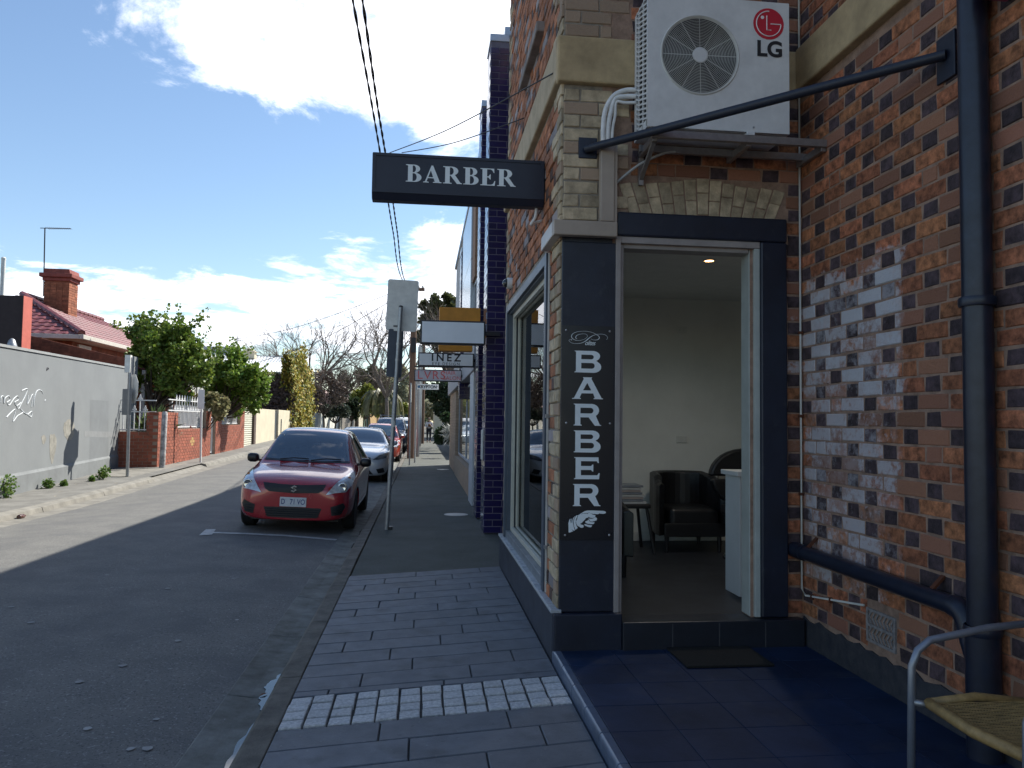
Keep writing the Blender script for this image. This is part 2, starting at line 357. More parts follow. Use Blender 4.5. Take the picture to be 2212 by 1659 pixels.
# chewing gum and pale blotches trodden into the road
gm = M('trodden_gum', (.30, .30, .29), .8, var=.3); gum = MB()
for px, py in ((230, 1243), (362, 1272), (24, 1312), (67, 1346), (265, 1439), (172, 1474), (512, 1340), (338, 1555), (188, 1575), (283, 1619), (318, 1618), (478, 1556), (385, 1385), (505, 1250), (640, 1215)):
    p = on_road(px, py); r_ = random.uniform(.014, .03)
    gum.add([(p.x+r_*random.uniform(.7, 1.2)*math.cos(t), p.y+r_*random.uniform(.7, 1.2)*math.sin(t), road_z(p.x, p.y)+.005) for t in [k*math.pi/5 for k in range(10)]], [tuple(range(10))])
tag(build(gum, 'trodden_gum', gm), 'pale flattened gum spots scattered over the shaded road', 'gum spots', kind='stuff')
# standing water along the kerb
wt = M('still_water', (.03, .035, .04), .03, var=.05, spec=.8)
def puddle(pts, label):
    mb = MB(); mb.prism(pts, -.109, -.1035, 'z'); o = build(mb, 'puddle', wt); tag(o, kind='structure'); o['label'] = label
def rag(x0a, ya, yb, wmax):
    n = 22; left = []; 
    for i in range(n+1):
        t = i/n; w_ = wmax*(math.sin(math.pi*t)**.5)*random.uniform(.55, 1.); left.append((-.803-w_, ya+(yb-ya)*t))
    return [(-.8025, ya)]+left+[(-.8025, yb)]
puddle(rag(0, 2.6, 4.22, .075), 'thin puddle of rainwater lying against the kerb'); puddle(rag(0, 4.3, 4.95, .085), 'small puddle with a dead leaf against the kerb'); puddle(rag(0, 9.2, 10.4, .035), 'narrow wet streak against the kerb near the leaning sign post'); puddle(rag(0, 10.6, 11.6, .045), 'wet streak against the kerb beside the red hatchback')

# ---------------------------------------------------------------- paved footpath
speckle(navy, (.055, .060, .070), 14, .30, .60, .74); speckle(navy, (.006, .008, .016), 3, .5, .52, .66)
pvm = M('bluestone_paver', (.135, .150, .170), .62, var=.22, vs=7, bump=.35, bs=90, rnd=.10, col2=(.098, .110, .128))
stm = M('granite_sett', (.60, .60, .59), .75, var=.25, vs=60, bump=.8, bs=120, rnd=.10)
bed = M('joint_sand', (.065, .064, .060), .9, var=.3, vs=30)
speckle(pvm, (.055, .060, .066), 4.5, .55, .56, .70); speckle(pvm, (.26, .27, .28), 48, .45, .66, .74); speckle(pvm, (.045, .05, .05), 20, .4, .66, .72)
bedmb = MB(); bedmb.add([(-.652, -4, -.016), (.86, -4, -.016), (.86, 7.8, -.016), (-.652, 7.4, -.016)], [(0, 1, 2, 3)])
pav = build(bedmb, 'paved_footpath', bed); pav['kind'] = 'structure'
SK0, SK1 = .165, .30                                   # rows run skew to the kerb, more so up the street
def row_y(v, x):                                       # v: row position at the kerb side
    sk = SK0+(SK1-SK0)*min(max((v-4)/3.4, 0), 1); return v+(x+.65)*sk
def slab(name, m, x0, x1, v0, v1, gap, h, jit=.002):
    def c(x, v): return (x, row_y(v, x))
    g_ = gap/2; P = [c(x0+g_, v0+g_), c(x1-g_, v0+g_), c(x1-g_, v1-g_), c(x0+g_, v1-g_)]
    dz = random.uniform(-jit, jit); b_ = .004; cx = sum(p[0] for p in P)/4; cy = sum(p[1] for p in P)/4
    In = [(p[0]+(b_ if p[0] < cx else -b_), p[1]+(b_ if p[1] < cy else -b_)) for p in P]
    z1 = h+dz; V = [(x, y, -.02) for x, y in P]+[(x, y, z1-.004) for x, y in P]+[(x, y, z1+random.uniform(-.0012, .0012)) for x, y in In]
    mb = MB(); mb.add(V, [(0, 1, 5, 4), (1, 2, 6, 5), (2, 3, 7, 6), (3, 0, 4, 7), (4, 5, 9, 8), (5, 6, 10, 9), (6, 7, 11, 10), (7, 4, 8, 11), (8, 9, 10, 11)])
    return build(mb, name, m, pav)
v = 7.39; i = 0; rows = []
while v > 4.25: rows.append((max(v-.222, 4.21), v)); v -= .222
rows[-1] = (4.205, rows[-1][1])
v = 3.765
while v > 1.2: rows.append((v-.232, v)); v -= .232
for i, (a, b) in enumerate(rows):
    x = -.65; first = (.62, .34, .18, .48)[i % 4]
    while x < .80:
        w_ = first if x == -.65 else .62; x1 = x+w_
        if .81-x1 < .12: x1 = .81
        slab('paver', pvm, x, min(x1, .81), a, b, .007, 0); x = min(x1, .81)
for r_ in range(4):
    for c_ in range(13):
        x0 = -.65+1.46*c_/13; slab('sett', stm, x0+random.uniform(-.002, .002), x0+1.46/13+random.uniform(-.002, .002), 4.20-.108*(r_+1)+.0035, 4.20-.108*r_-.0035, .012, .003, .004)

# ================================================================== CORNER SHOP
YF, XS, XR, ZP = 4.75, .86, 2.45, .07                  # door wall, street wall, porch side wall, porch floor
shop = thing('corner_shop', 'old polychrome brick corner shop with navy painted doorway and a street window', 'building', (XS, YF, 0))
mort = M('mortar', (.33, .215, .155), .9, var=.3, vs=12, bump=.5, bs=80)
mortl = M('pale_mortar', (.30, .26, .21), .9, var=.3, vs=12, bump=.5, bs=80)
brick = M('orange_brick', (.45, .170, .078), .85, var=.50, vs=22, bump=1., bs=60, rnd=.26, hue=.006, tint=((.30, .135, .082), .34))
bdark = M('dark_header_brick', (.078, .050, .056), .8, var=.5, vs=18, bump=.6, bs=70, rnd=.35)
cream = M('cream_quoin_brick', (.52, .41, .27), .85, var=.35, vs=9, bump=.8, bs=60, rnd=.22, tint=((.34, .24, .165), .25))
sand = M('sandstone_band', (.47, .345, .19), .85, var=.22, vs=5, bump=.5, bs=60)
paint_flakes(brick, (.44, .37, .36), (3.40, 4.98, .22, 2.62), .80, 4., .16, .60); paint_flakes(brick, (.54, .53, .56), (3.40, 4.99, .20, 2.64), .95, 7., .08, .75); paint_flakes(brick, (.55, .55, .58), (3.40, 5.0, 1.35, 2.68), .80, 6., .10, .75)
paint_flakes(bdark, (.44, .42, .44), (3.40, 4.95, .30, 2.62), 1.00, 6., .12, .65)
paint_flakes(cream, (.45, .44, .42), (4.6, 4.9, 2.6, 3.9), .95)
T = .25
# wall cores (leave the window and the doorway open)
def core(name, boxes, m=mort):
    mb = MB()
    for b in boxes: mb.box(*b)
    return build(mb, name, m, shop)
W0, W1, WZ0, WZ1 = 5.30, 7.72, .36, 2.56               # window opening in the street wall
sw = core('street_wall', [(XS-.001, XS+T, YF-.001, W0, 0, 7.6), (XS-.001, XS+T, W1, 7.94, 0, 7.6), (XS-.001, XS+T, W0, W1, WZ1, 7.6), (XS-.001, XS+T, W0, W1, 0, WZ0)], mortl)
DX0, DX1, DZ1 = 1.24, 2.10, 2.60
dw = core('door_wall', [(XS+T, DX0, YF-.002, YF+.125, 0, 7.6), (DX1, XR+.3, YF-.002, YF+.125, 0, 7.6), (DX0, DX1, YF-.002, YF+.125, DZ1, 7.6), (XS+T, XR+.3, YF+.1255, YF+T, 2.87, 7.6)])
pw = core('porch_wall', [(XR-.0025, XR+.3, -2.5, YF-.0025, -.1, 7.6)])
core('rear_wall', [(XS+T, 9, 8.0, 8.25, 0, 7.6), (8.75, 9, -2.5, 8.0, 0, 7.6), (XR+.3, 8.75, -2.5, -2.25, 0, 7.6)])
bk = MB(); bk.box(XS+T, 8.75, YF+T, 8.0, 7.3, 7.55); bk.box(XR+.3, 8.75, -2.25, YF+T, 7.3, 7.55); build(bk, 'roof', M('roof_sheet', (.3, .3, .3), .6), shop)
build(MB().box(1.35, 8.9, 8.251, 10.2, -.1, 7.2), 'gap_block', M('gap_block_grey', (.20, .19, .18), .8, var=.2), shop)  # unseen block added in the gap to keep sun off the road
# --- bricks
def brick_mesh(w_, h_, kind, seed):
    """face towards -Y, centred; chamfered and a little uneven"""
    rr = random.Random(seed); j = lambda s: rr.uniform(-s, s); a, b = w_/2, h_/2; mb = MB(); e = .005
    O = [(-a+j(.0045), -b+j(.0035)), (a+j(.0045), -b+j(.0035)), (a+j(.0045), b+j(.0035)), (-a+j(.0045), b+j(.0035))]
    I = [(x-(e if x > 0 else -e), z-(e if z > 0 else -e)) for x, z in O]
    V = [(x, .012, z) for x, z in O]+[(x, -.002, z) for x, z in O]+[(x, -.007+j(.0025), z) for x, z in I]
    mb.add(V, [(0, 1, 5, 4), (1, 2, 6, 5), (2, 3, 7, 6), (3, 0, 4, 7), (4, 5, 9, 8), (5, 6, 10, 9), (6, 7, 11, 10), (7, 4, 8, 11), (8, 9, 10, 11)]); return mb
PITCH = .0855; ST, HD, JT = .222, .107, .011
def bond(u0, u1, z0, z1, phase=0):
    """Flemish bond: (u centre, z centre, width, is header)"""
    out = []; k = int(round((z1-z0)/PITCH)); per = ST+HD+2*JT
    for c in range(k):
        u = u0-per*2+(per/2 if (c+phase) % 2 else 0)-.05; z = z0+PITCH*(c+.5)
        while u < u1:
            for w_, h_ in ((ST, False), (HD, True)):
                a, b = max(u, u0), min(u+w_, u1)
                if b-a > .03: out.append(((a+b)/2, z, b-a, h_))
                u += w_+JT
    return out
def hits(u, z, w_, rects):
    return any(u+w_/2 > r[0]-.002 and u-w_/2 < r[1]+.002 and z+.03 > r[2] and z-.03 < r[3] for r in rects)
def clip(bl, rects):
    out = []
    for u, z, w_, h_ in bl:
        a, b = u-w_/2, u+w_/2; keep = True
        for r in rects:
            if z+.033 > r[2] and z-.033 < r[3] and b > r[0] and a < r[1]:
                if a >= r[0] and b <= r[1]: keep = False; break
                if a < r[0] and b <= r[1]: b = r[0]-.004
                elif a >= r[0]: a = r[1]+.004
                else: b = r[0]-.004
        if keep and b-a > .025: out.append(((a+b)/2, z, b-a, h_))
    return out
def proj(p):
    d = Vector(p)-CO; w_ = d.dot(fw); return (PCX+FOC*d.dot(rt)/w_, PCY-FOC*d.dot(up)/w_, w_) if w_ > .1 else (-9999, -9999, w_)
# porch side wall: u runs along -y
vent_r = (3.76, 4.02, .29, .47)
pwb = clip(bond(-1.0, YF-.004, .255, 7.3), [(-5, 6, 3.64, 3.93), vent_r])
dwb = clip(bond(1.30, XR-.004, 2.62, 7.3, 1), [(0, 3, 3.63, 3.91), (1.18, 2.345, 2.6, 3.03)])+clip(bond(2.345, XR-.004, .255, 2.62), [])
lst = [('p',)+b for b in pwb]+[('d',)+b for b in dwb]
def area(t):
    k, u, z, w_, h_ = t; c = (XR, u, z) if k == 'p' else (u, YF, z); x, y, d = proj(c)
    if not (-30 < x < 2250 and -30 < y < 1690): return 0
    if k == 'p': a, b = proj((XR, u-w_/2, z)), proj((XR, u+w_/2, z)); return abs(a[0]-b[0])*.07*FOC/d
    return w_*.07*(FOC/d)**2
lst.sort(key=area, reverse=True)
BM = {}
def bmesh_for(w_, rot, seed):
    k = (round(w_, 3), rot, seed % 9)
    if k not in BM:
        mb = brick_mesh(w_, PITCH-JT, 0, seed)
        if rot: mb.v = [(y, -x, z) for x, y, z in mb.v]            # faces -X
        BM[k] = mb
    return BM[k]
MS = {}
def put_brick(kind, u, z, w_, h_, seed, name, parent):
    mt_ = bdark if (h_ and random.random() < .86) or (not h_ and random.random() < .03) else brick
    key = (round(w_, 3), kind, seed % 9, mt_.name)
    if key not in MS:
        MS[key] = bmesh_for(w_, kind == 'p', seed).mesh('brick'); MS[key].materials.append(mt_)
    p = Vector((XR, u, z) if kind == 'p' else (u, YF, z))
    o = bpy.data.objects.new(name, MS[key]); COL.objects.link(o); o.parent = parent; o.location = p-OFF[parent.name]+Vector((random.uniform(-.0015, .0015), random.uniform(-.0015, .0015), random.uniform(-.002, .002))); o.rotation_euler['pd'.index(kind)] = random.uniform(-.008, .008); return o
rest = {('p', 0): MB(), ('p', 1): MB(), ('d', 0): MB(), ('d', 1): MB()}
for i, t in enumerate(lst):
    k, u, z, w_, h_ = t
    if i < 300: put_brick(k, u, z, w_, h_, i, 'brick', pw if k == 'p' else dw)
    else:
        d_ = 1 if (h_ and random.random() < .86) else 0; b = bmesh_for(w_, k == 'p', i); c = (XR, u, z) if k == 'p' else (u, YF, z)
        rest[(k, d_)].add([(x+c[0], y+c[1], zz+c[2]) for x, y, zz in b.v], b.f)
for (k, d_), mb in rest.items():
    if mb.v: build(mb, 'more_bricks', bdark if d_ else brick, pw if k == 'p' else dw, kind='stuff')
# street wall bricks, seen along the wall, with cream toothed quoins at both ends
swb = clip(bond(YF+.0, 7.93, .30, 7.3), [(W0-.03, W1+.05, 0, WZ1+.06), (4, 9, 3.66, 3.95)])
mo, md_, mq = MB(), MB(), MB()
for i, (u, z, w_, h_) in enumerate(swb):
    b = bmesh_for(w_, True, i); lim = .36 if int(z/PITCH/2) % 2 else .22; pr = random.uniform(0, .008); tgt = mq if (u < YF+lim or u > 7.93-lim*.6) else (md_ if h_ and random.random() < .5 else mo)
    tgt.add([(x+XS-pr-(.006 if tgt is mq else 0), y+u, zz+z) for x, y, zz in b.v], b.f)
build(mo, 'more_bricks', M('street_brick', (.43, .165, .075), .85, var=.4, vs=10, bump=.7, bs=70, rnd=.25, tint=((.30, .26, .26), .16)), sw, kind='stuff')
build(md_, 'dark_bricks', M('street_dark_brick', (.12, .07, .055), .8, var=.4, vs=14, bump=.6, bs=70, rnd=.3), sw, kind='stuff'); build(mq, 'quoin_bricks', cream, sw, kind='stuff')
# quoin bricks on the door wall above the navy pier, each one a piece
z = 2.74; i = 0
while z < 4.6:
    if not (3.58 < z+.04 < 3.92):
        lim = 1.17 if (i//2) % 2 else 1.29; x = XS-.004; w0 = (.23, .11)[i % 2]
        while x < lim-.03:
            w_ = min(w0 if x < XS else .215, lim-x); key = ('q', round(w_, 3), i % 4)
            if key not in MS: MS[key] = brick_mesh(w_-.01, PITCH-.009, 0, i+50).mesh('quoin_brick'); MS[key].materials.append(cream)
            o = bpy.data.objects.new('quoin_brick', MS[key]); COL.objects.link(o); o.parent = dw; o.location = Vector((x+w_/2, YF-random.uniform(0, .005), z+PITCH/2))-OFF[dw.name]; x += w_
    z += PITCH; i += 1
# flat arch of cream bricks over the lintel
abm = M('arch_brick', (.52, .41, .27), .85, var=.35, vs=10, bump=.8, bs=60, rnd=.22); ax, az_ = 1.78, 1.55
na = 13
for k in range(na):
    t = (k-(na-1)/2); a0 = R(2.55)*t
    rows_ = [(0, .095), (.10, .235)] if k % 2 else [(0, .14), (.145, .235)]
    for r_a, r_b in rows_:
        mb = MB(); poly = []
        for rad, side in ((r_a, -1), (r_a, 1), (r_b, 1), (r_b, -1)):
            r2 = 1.245+.012*math.cos(t)+rad+.006; an = a0+side*R(1.13); poly.append((ax+math.sin(an)*r2*(1.32), az_+math.cos(an)*r2))
        mb.prism([(x, z_+random.uniform(-.002, .002)) for x, z_ in poly], YF-.006-random.uniform(0, .005), YF+.01); build(mb, 'arch_brick', abm, dw, bev=.003, seg=1)
# sandstone string course
mb = MB(); mb.box(XS-.05, XR, YF-.05, YF+.02, 3.62, 3.92); build(mb, 'string_course', sand, dw, bev=.012)
mb = MB(); mb.box(XR-.06, XR+.02, -2.4, YF-.051, 3.645, 3.925); build(mb, 'string_course', sand, pw, bev=.012)
sandw = M('pale_band', (.50, .39, .25), .85, var=.2, vs=5, bump=.4, bs=60)
mb = MB(); mb.box(XS-.05, XS+.02, YF+.021, 7.96, 3.66, 3.94); build(mb, 'string_course', sandw, sw, bev=.012)
# upper window sill stub on the street wall
mb = MB(); mb.box(XS-.07, XS+.02, 5.55, 6.6, 4.38, 4.46); build(mb, 'window_sill', M('stone_sill', (.25, .21, .19), .8, var=.3), sw, bev=.01)
# rendered navy pier, plinth, lintel and jamb
nb = MB(); nb.box(XS-.004, 1.225, YF-.022, YF+.0, .29, 2.60); build(nb, 'painted_pier', navy, dw, bev=.006)
nb = MB(); nb.box(XS-.002, 1.18, YF-.016, YF+.0, 2.60, 2.735); build(nb, 'painted_course', M('navy_flaked', (.020, .026, .042), .5, var=.4, vs=20, bump=.3), dw)
nb = MB(); nb.box(.82, 1.245, YF-.07, YF+.0, -.02, .288); build(nb, 'pier_plinth', navy, dw, bev=.008)
nb = MB(); nb.box(1.205, 2.335, YF-.045, YF+.0, 2.645, 2.80); nb2 = MB(); nb2.box(2.155, 2.335, YF-.044, YF+.0, .24, 2.644)
build(nb, 'lintel', navy, dw, bev=.012); build(nb2, 'door_jamb_render', navy, dw, bev=.012)
# plinth under the street window with its bright worn ledge
pb = MB(); pb.box(.815, XS+.005, YF-.03, 7.97, -.05, .285); build(pb, 'window_plinth', M('slate_plinth', (.032, .040, .058), .5, var=.2, vs=4, bump=.2), sw, bev=.01)
lg = M('worn_ledge', (.42, .44, .46), .6, var=.3, vs=20)
y_ = YF-.03
while y_ < 7.97:
    l_ = random.uniform(.55, .8); pb = MB(); pb.box(.805, XS+.012, y_, min(y_+l_-.006, 7.98), .286, .305+random.uniform(0, .006)); build(pb, 'ledge_tile', lg, sw, bev=.003, seg=1); y_ += l_
# skirting paint on the porch wall
sk = MB(); n_ = 60; top = [(1.0+(YF-.03-1.0)*i/n_, .235+random.uniform(-.012, .02)) for i in range(n_+1)]
sk.prism([(1.0, 0)]+top+[(YF-.03, 0)], XR-.013, XR+.0, 'x'); build(sk, 'skirting', M('skirting_navy', (.022, .026, .036), .6, var=.5, vs=16, bump=.3, col2=(.055, .055, .06)), pw)
# --- street window
wf = M('window_slate_frame', (.075, .095, .125), .45, var=.15, vs=3); cr = M('cream_window_trim', (.52, .50, .42), .5, var=.12)
fr = MB(); fr.box(XS-.028, XS+.0, W0-.075, W0, WZ0-.05, WZ1+.075); fr.box(XS-.028, XS+.0, W1, W1+.075, WZ0-.05, WZ1+.075); fr.box(XS-.028, XS+.0, W0, W1, WZ1, WZ1+.075); 
win = build(fr, 'window', wf, shop, bev=.004)
rv = MB(); rv.box(XS, XS+.14, W1-.012, W1, WZ0, WZ1); rv.box(XS, XS+.14, W0, W0+.012, WZ0, WZ1); rv.box(XS, XS+.14, W0+.012, W1-.012, WZ1-.012, WZ1); build(rv, 'reveal', wf, win)
for d0, c_ in ((.035, cr), (.085, cr)):
    f = MB(); f.box(XS+d0, XS+d0+.032, W1-.055, W1-.013, WZ0+.02, WZ1-.013); f.box(XS+d0, XS+d0+.032, W0+.013, W0+.055, WZ0+.02, WZ1-.013); f.box(XS+d0, XS+d0+.032, W0+.055, W1-.055, WZ1-.055, WZ1-.013); f.box(XS+d0, XS+d0+.032, W0+.055, W1-.055, WZ0+.02, WZ0+.06)
    build(f, 'sash_frame', c_, win, bev=.003)
f = MB(); f.box(XS+.10, XS+.106, W0+.05, W1-.05, WZ0+.055, WZ1-.05); build(f, 'pane', wallgl, win)
f = MB(); f.box(XS-.01, XS+.14, W0, W1, WZ0-.06, WZ0+.018); build(f, 'sill', M('slate_sill', (.20, .22, .24), .4, var=.2), win, bev=.004)
# --- doorway
taupe = M('taupe_paint', (.34, .30, .28), .5, var=.12, vs=10); jw = M('jamb_green_white', (.42, .45, .42), .5, var=.1)
df = MB(); df.box(1.200, 1.232, YF-.034, YF+.03, .24, 2.644); df.box(1.233, 1.258, YF+.0, YF+.12, .24, 2.60); df.box(1.2325, 2.154, YF-.03, YF+.03, 2.602, 2.644); df.box(1.2585, 2.09, YF+.0, YF+.12, 2.575, 2.6015)
dfo = build(df, 'door_frame', taupe, shop, bev=.003)
df = MB(); df.box(2.095, 2.118, YF+.005, YF+.13, .242, 2.60); df.box(2.1185, 2.154, YF-.028, YF+.05, .242, 2.601); build(df, 'door_jamb', jw, dfo, bev=.003)
# --- room behind the door
iw = M('interior_wall', (.66, .655, .61), .8, var=.06, vs=2); ic = M('interior_ceiling', (.68, .68, .66), .8, var=.05); fl = M('interior_floor', (.020, .023, .030), .5, var=.2, vs=4)
room = build(MB().box(XS+T, 5.0, YF+.10, 8.0, -.05, .235), 'interior_floor', fl, shop)
build(MB().box(XS+T, 5.0, 7.93, 8.0, .235, 2.80), 'interior_back_wall', iw, shop); build(MB().box(4.93, 5.0, YF+T, 7.93, .235, 2.80), 'interior_side_wall', iw, shop)
build(MB().box(XS+T, 5.0, YF+T, 8.0, 2.80, 2.86), 'interior_ceiling', ic, shop)
build(MB().box(1.9, 4.92, 7.905, 7.929, .236, .33), 'skirting_board', offw, shop, bev=.004)
build(MB().box(2.62, 4.93, YF+.1265, YF+T+.03, .235, 2.8), 'interior_front_wall', iw, shop)
pl = M('power_plate', (.60, .60, .56), .4, var=.04)
for px, py in ((1472, 713), (1472, 949)):
    p = ony(px, py, 7.93); o = build(MB().box(p.x-.058, p.x+.058, 7.918, 7.929, p.z-.036, p.z+.036), 'wall_socket', pl, shop, bev=.003)
    for s_ in (-.025, .025): build(MB().box(p.x+s_-.008, p.x+s_+.008, 7.9145, 7.9178, p.z-.012, p.z+.012), 'socket_switch', offw, o)
dl = ony(1532, 562, 6.6); dl = onz(1532, 562, 2.80)
o = build(MB().lathe([(.05, 0), (.055, -.006), (.04, -.008), (.036, -.002)], (dl.x, dl.y, 2.7995), 16), 'downlight', white, shop)
build(MB().lathe([(.034, 0), (.034, -.003)], (dl.x, dl.y, 2.797), 14), 'lamp', M('lamp_glow', (1, .55, .22), emit=9), o)
ld = bpy.data.lights.new('downlight', 'SPOT'); ld.energy = 22; ld.color = (1, .93, .82); ld.spot_size = R(150); ld.spot_blend = .8; ld.shadow_soft_size = .04
lo = bpy.data.objects.new('downlight_glow', ld); COL.objects.link(lo); lo.location = (dl.x, dl.y, 2.78)
# step
st = build(MB().box(1.246, 2.42, YF-.085, YF+.099, 0, .237), 'door_step', M('step_tile', (.016, .019, .028), .4, var=.25, vs=6), shop, bev=.006)
for x in (1.56, 1.86, 2.16): build(MB().box(x-.003, x+.003, YF-.0865, YF-.0845, .07, .225), 'grout_line', M('grout', (.06, .06, .065), .8), st)
# porch: dark blue tiles with a bullnosed edge
porch = build(MB().box(.835, XR, -3, YF-.03, -.1, ZP-.012), 'porch', M('porch_bed', (.03, .035, .05), .9)); porch['kind'] = 'structure'
tl = M('blue_porch_tile', (.013, .029, .072), .55, var=.25, vs=3, bump=.10, bs=60, rnd=.14, spec=.22); bn = M('bullnose_tile', (.10, .13, .19), .3, var=.2, vs=9)
speckle(tl, (.050, .056, .075), 7, .35, .56, .72); speckle(tl, (.10, .105, .12), 55, .4, .68, .75)
ty = YF-.035
while ty > 1.5:
    y1 = ty; y0 = ty-.316
    e = MB(); e.prism([(.814, -.03), (.814, ZP-.018), (.818, ZP-.006), (.828, ZP), (.865, ZP), (.865, -.03)], y0+.003, y1-.003); e.v = [(x, y, z) for x, y, z in e.v]
    build(e, 'edge_tile', bn, porch, bev=.004)
    x = .866
    while x < XR-.03:
        x1 = min(x+.316, XR-.012)
        a = random.uniform(-.0006, .0006); build(MB().box(x+.0015, x1-.0015, y0+.0015, y1-.0015, ZP-.02, ZP+a), 'tile', tl, porch, bev=.0015, seg=1); x = x+.316
    ty = y0
# vent grille in the porch wall: terracotta with a row of cut-outs
vt = M('cement_vent', (.26, .24, .23), .8, var=.3, vs=30); vr = thing('air_vent', 'weathered cement air brick with zigzag holes low in the porch wall', 'vent', (XR, 3.89, .29))
build(MB().box(XR-.002, XR+.02, 3.765, 4.015, .295, .465), 'backing', dark, vr); f = MB(); f.box(XR-.012, XR+.01, 3.76, 3.775, .29, .47); f.box(XR-.012, XR+.01, 4.005, 4.02, .29, .47); f.box(XR-.0121, XR+.0099, 3.776, 4.004, .29, .305); f.box(XR-.0121, XR+.0099, 3.776, 4.004, .372, .388); f.box(XR-.0121, XR+.0099, 3.776, 4.004, .455, .47)
build(f, 'frame', vt, vr)
zz_ = MB()
for zb in (.306, .389):
    for k in range(7):
        yy = 3.79+k*.033
        zz_.bar((XR-.006, yy-.012, zb), (XR-.006, yy+.012, zb+.032), .008, .007, (1, 0, 0)); zz_.bar((XR-.006, yy+.012, zb+.034), (XR-.006, yy-.012, zb+.066), .008, .007, (1, 0, 0))
build(zz_, 'zigzag_bars', vt, vr)

# ================================================================== FITTINGS ON THE SHOP
navyp = M('navy_pipe', (.014, .019, .036), .35, var=.25, vs=12)
# downpipe
t = thing('downpipe', 'thick navy painted downpipe running up the porch brick wall', 'pipe', (2.375, 3.05, ZP))
build(MB().tube([(2.375, 3.05, ZP), (2.375, 3.05, .62)], .068, 20), 'lower_socket', navyp, t, auto=40); build(MB().tube([(2.375, 3.05, .62), (2.375, 3.05, 7.2)], .060, 20), 'pipe', navyp, t, auto=40)
for z in (.60, 2.0, 5.0): build(MB().lathe([(.071, -.02), (.074, -.012), (.074, .012), (.071, .02)], (2.375, 3.05, z), 20), 'collar', navyp, t, auto=40)
# waste pipe running into it
t = thing('waste_pipe', 'navy plastic waste pipe sloping along the porch wall to the downpipe', 'pipe', (2.385, 4.70, .55))
A, B_ = Vector((2.385, 4.73, .655)), Vector((2.385, 3.30, .70))
B_ = Vector((2.385, 3.24, .66)); A = Vector((2.385, 4.735, .665))
build(MB().tube([A, B_], .043, 16), 'pipe', navyp, t, auto=40); build(MB().tube([A+(0, 0, 0) if False else A, A+(B_-A)*.09], .050, 16), 'socket', navyp, t, auto=40)
el_ = [B_, B_+Vector((0, -.05, -.012)), B_+Vector((0, -.085, -.05)), B_+Vector((-.004, -.12, -.13)), B_+Vector((-.008, -.17, -.22))]
build(MB().tube(stroke(el_, 4), .050, 16), 'elbow', navyp, t, auto=50)
for k in (.12, .9):
    c = A+(B_-A)*k; build(MB().bar(c+Vector((.0, 0, .04)), c+Vector((.06, 0, .10)), .025, .012), 'bracket', M('rusty_clip', (.10, .03, .012), .8), t)
# white cable down the corner and along the skirting
cab = M('cable_white', (.58, .56, .50), .5, var=.1); rust = MATS['rusty_clip']
t = thing('white_cable', 'thin white cable clipped down the corner then along the porch skirting', 'cable', (2.42, 4.725, .4))
build(MB().tube([(2.425, 4.715, 3.3), (2.425, 4.715, .42), (2.433, 4.68, .385), (2.433, 4.03, .475)], .0065, 8), 'run', cab, t, smooth=True)
build(MB().tube([(2.425, 4.715, 3.3), (2.425, 4.70, 7.0)], .0065, 8), 'upper_run', cab, t, smooth=True)
for z in (.62, 1.02, 1.52, 2.06): build(MB().box(2.412, 2.440, 4.703, 4.727, z-.009, z+.009), 'clip', rust, t, bev=.002)
for y in (4.6, 4.38): build(MB().box(2.425, 2.45, y-.008, y+.008, .385+(4.68-y)*.138-.02, .385+(4.68-y)*.138+.012), 'clip', rust, t)
# tie bar across the porch corner
t = thing('tie_bar', 'navy steel tie bar braced across the porch corner below the air conditioner', 'bar', (1.0, 4.72, 3.2))
p, q = Vector((1.0, 4.72, 3.195)), Vector((2.43, 3.30, 3.22))
build(MB().tube([p, q], .0255, 14), 'tube', M('chipped_navy_bar', (.018, .022, .036), .5, var=.5, vs=40, col2=(.012, .016, .03)), t, auto=40)
build(MB().box(.955, 1.075, YF-.018, YF-.008, 3.14, 3.275), 'end_plate', navyp, t, bev=.004); build(MB().box(XR-.02, XR-.008, 3.24, 3.37, 3.10, 3.32), 'end_plate', navyp, t, bev=.004)
# trunking
tk = M('taupe_trunking', (.40, .325, .26), .5, var=.1, vs=4)
t = thing('cable_trunking', 'taupe plastic pipe trunking bent down the wall and round the shop corner', 'trunking', (1.14, YF, 2.6))
build(MB().box(1.085, 1.175, YF-.085, YF-.026, 2.722, 3.24), 'riser', tk, t, bev=.006); build(MB().box(1.1755, 1.195, YF-.075, YF-.026, 2.722, 3.23), 'riser_side', tk, t, bev=.003)
build(MB().box(.790, 1.195, YF-.088, YF-.028, 2.625, 2.72), 'crossing', tk, t, bev=.006); build(MB().box(.787, .846, YF-.027, YF+.42, 2.628, 2.722), 'return', M('pale_trunking', (.52, .47, .43), .45, var=.1), t, bev=.006)
build(MB().tube([(XS-.012, 5.16, .32), (XS-.012, 5.16, 2.62)], .011, 8), 'conduit', M('conduit_cream', (.45, .42, .38), .5), t)
for z in (.62, 1.5): build(MB().box(XS-.03, XS-.0, 5.14, 5.18, z-.012, z+.012), 'conduit_saddle', galv, t)
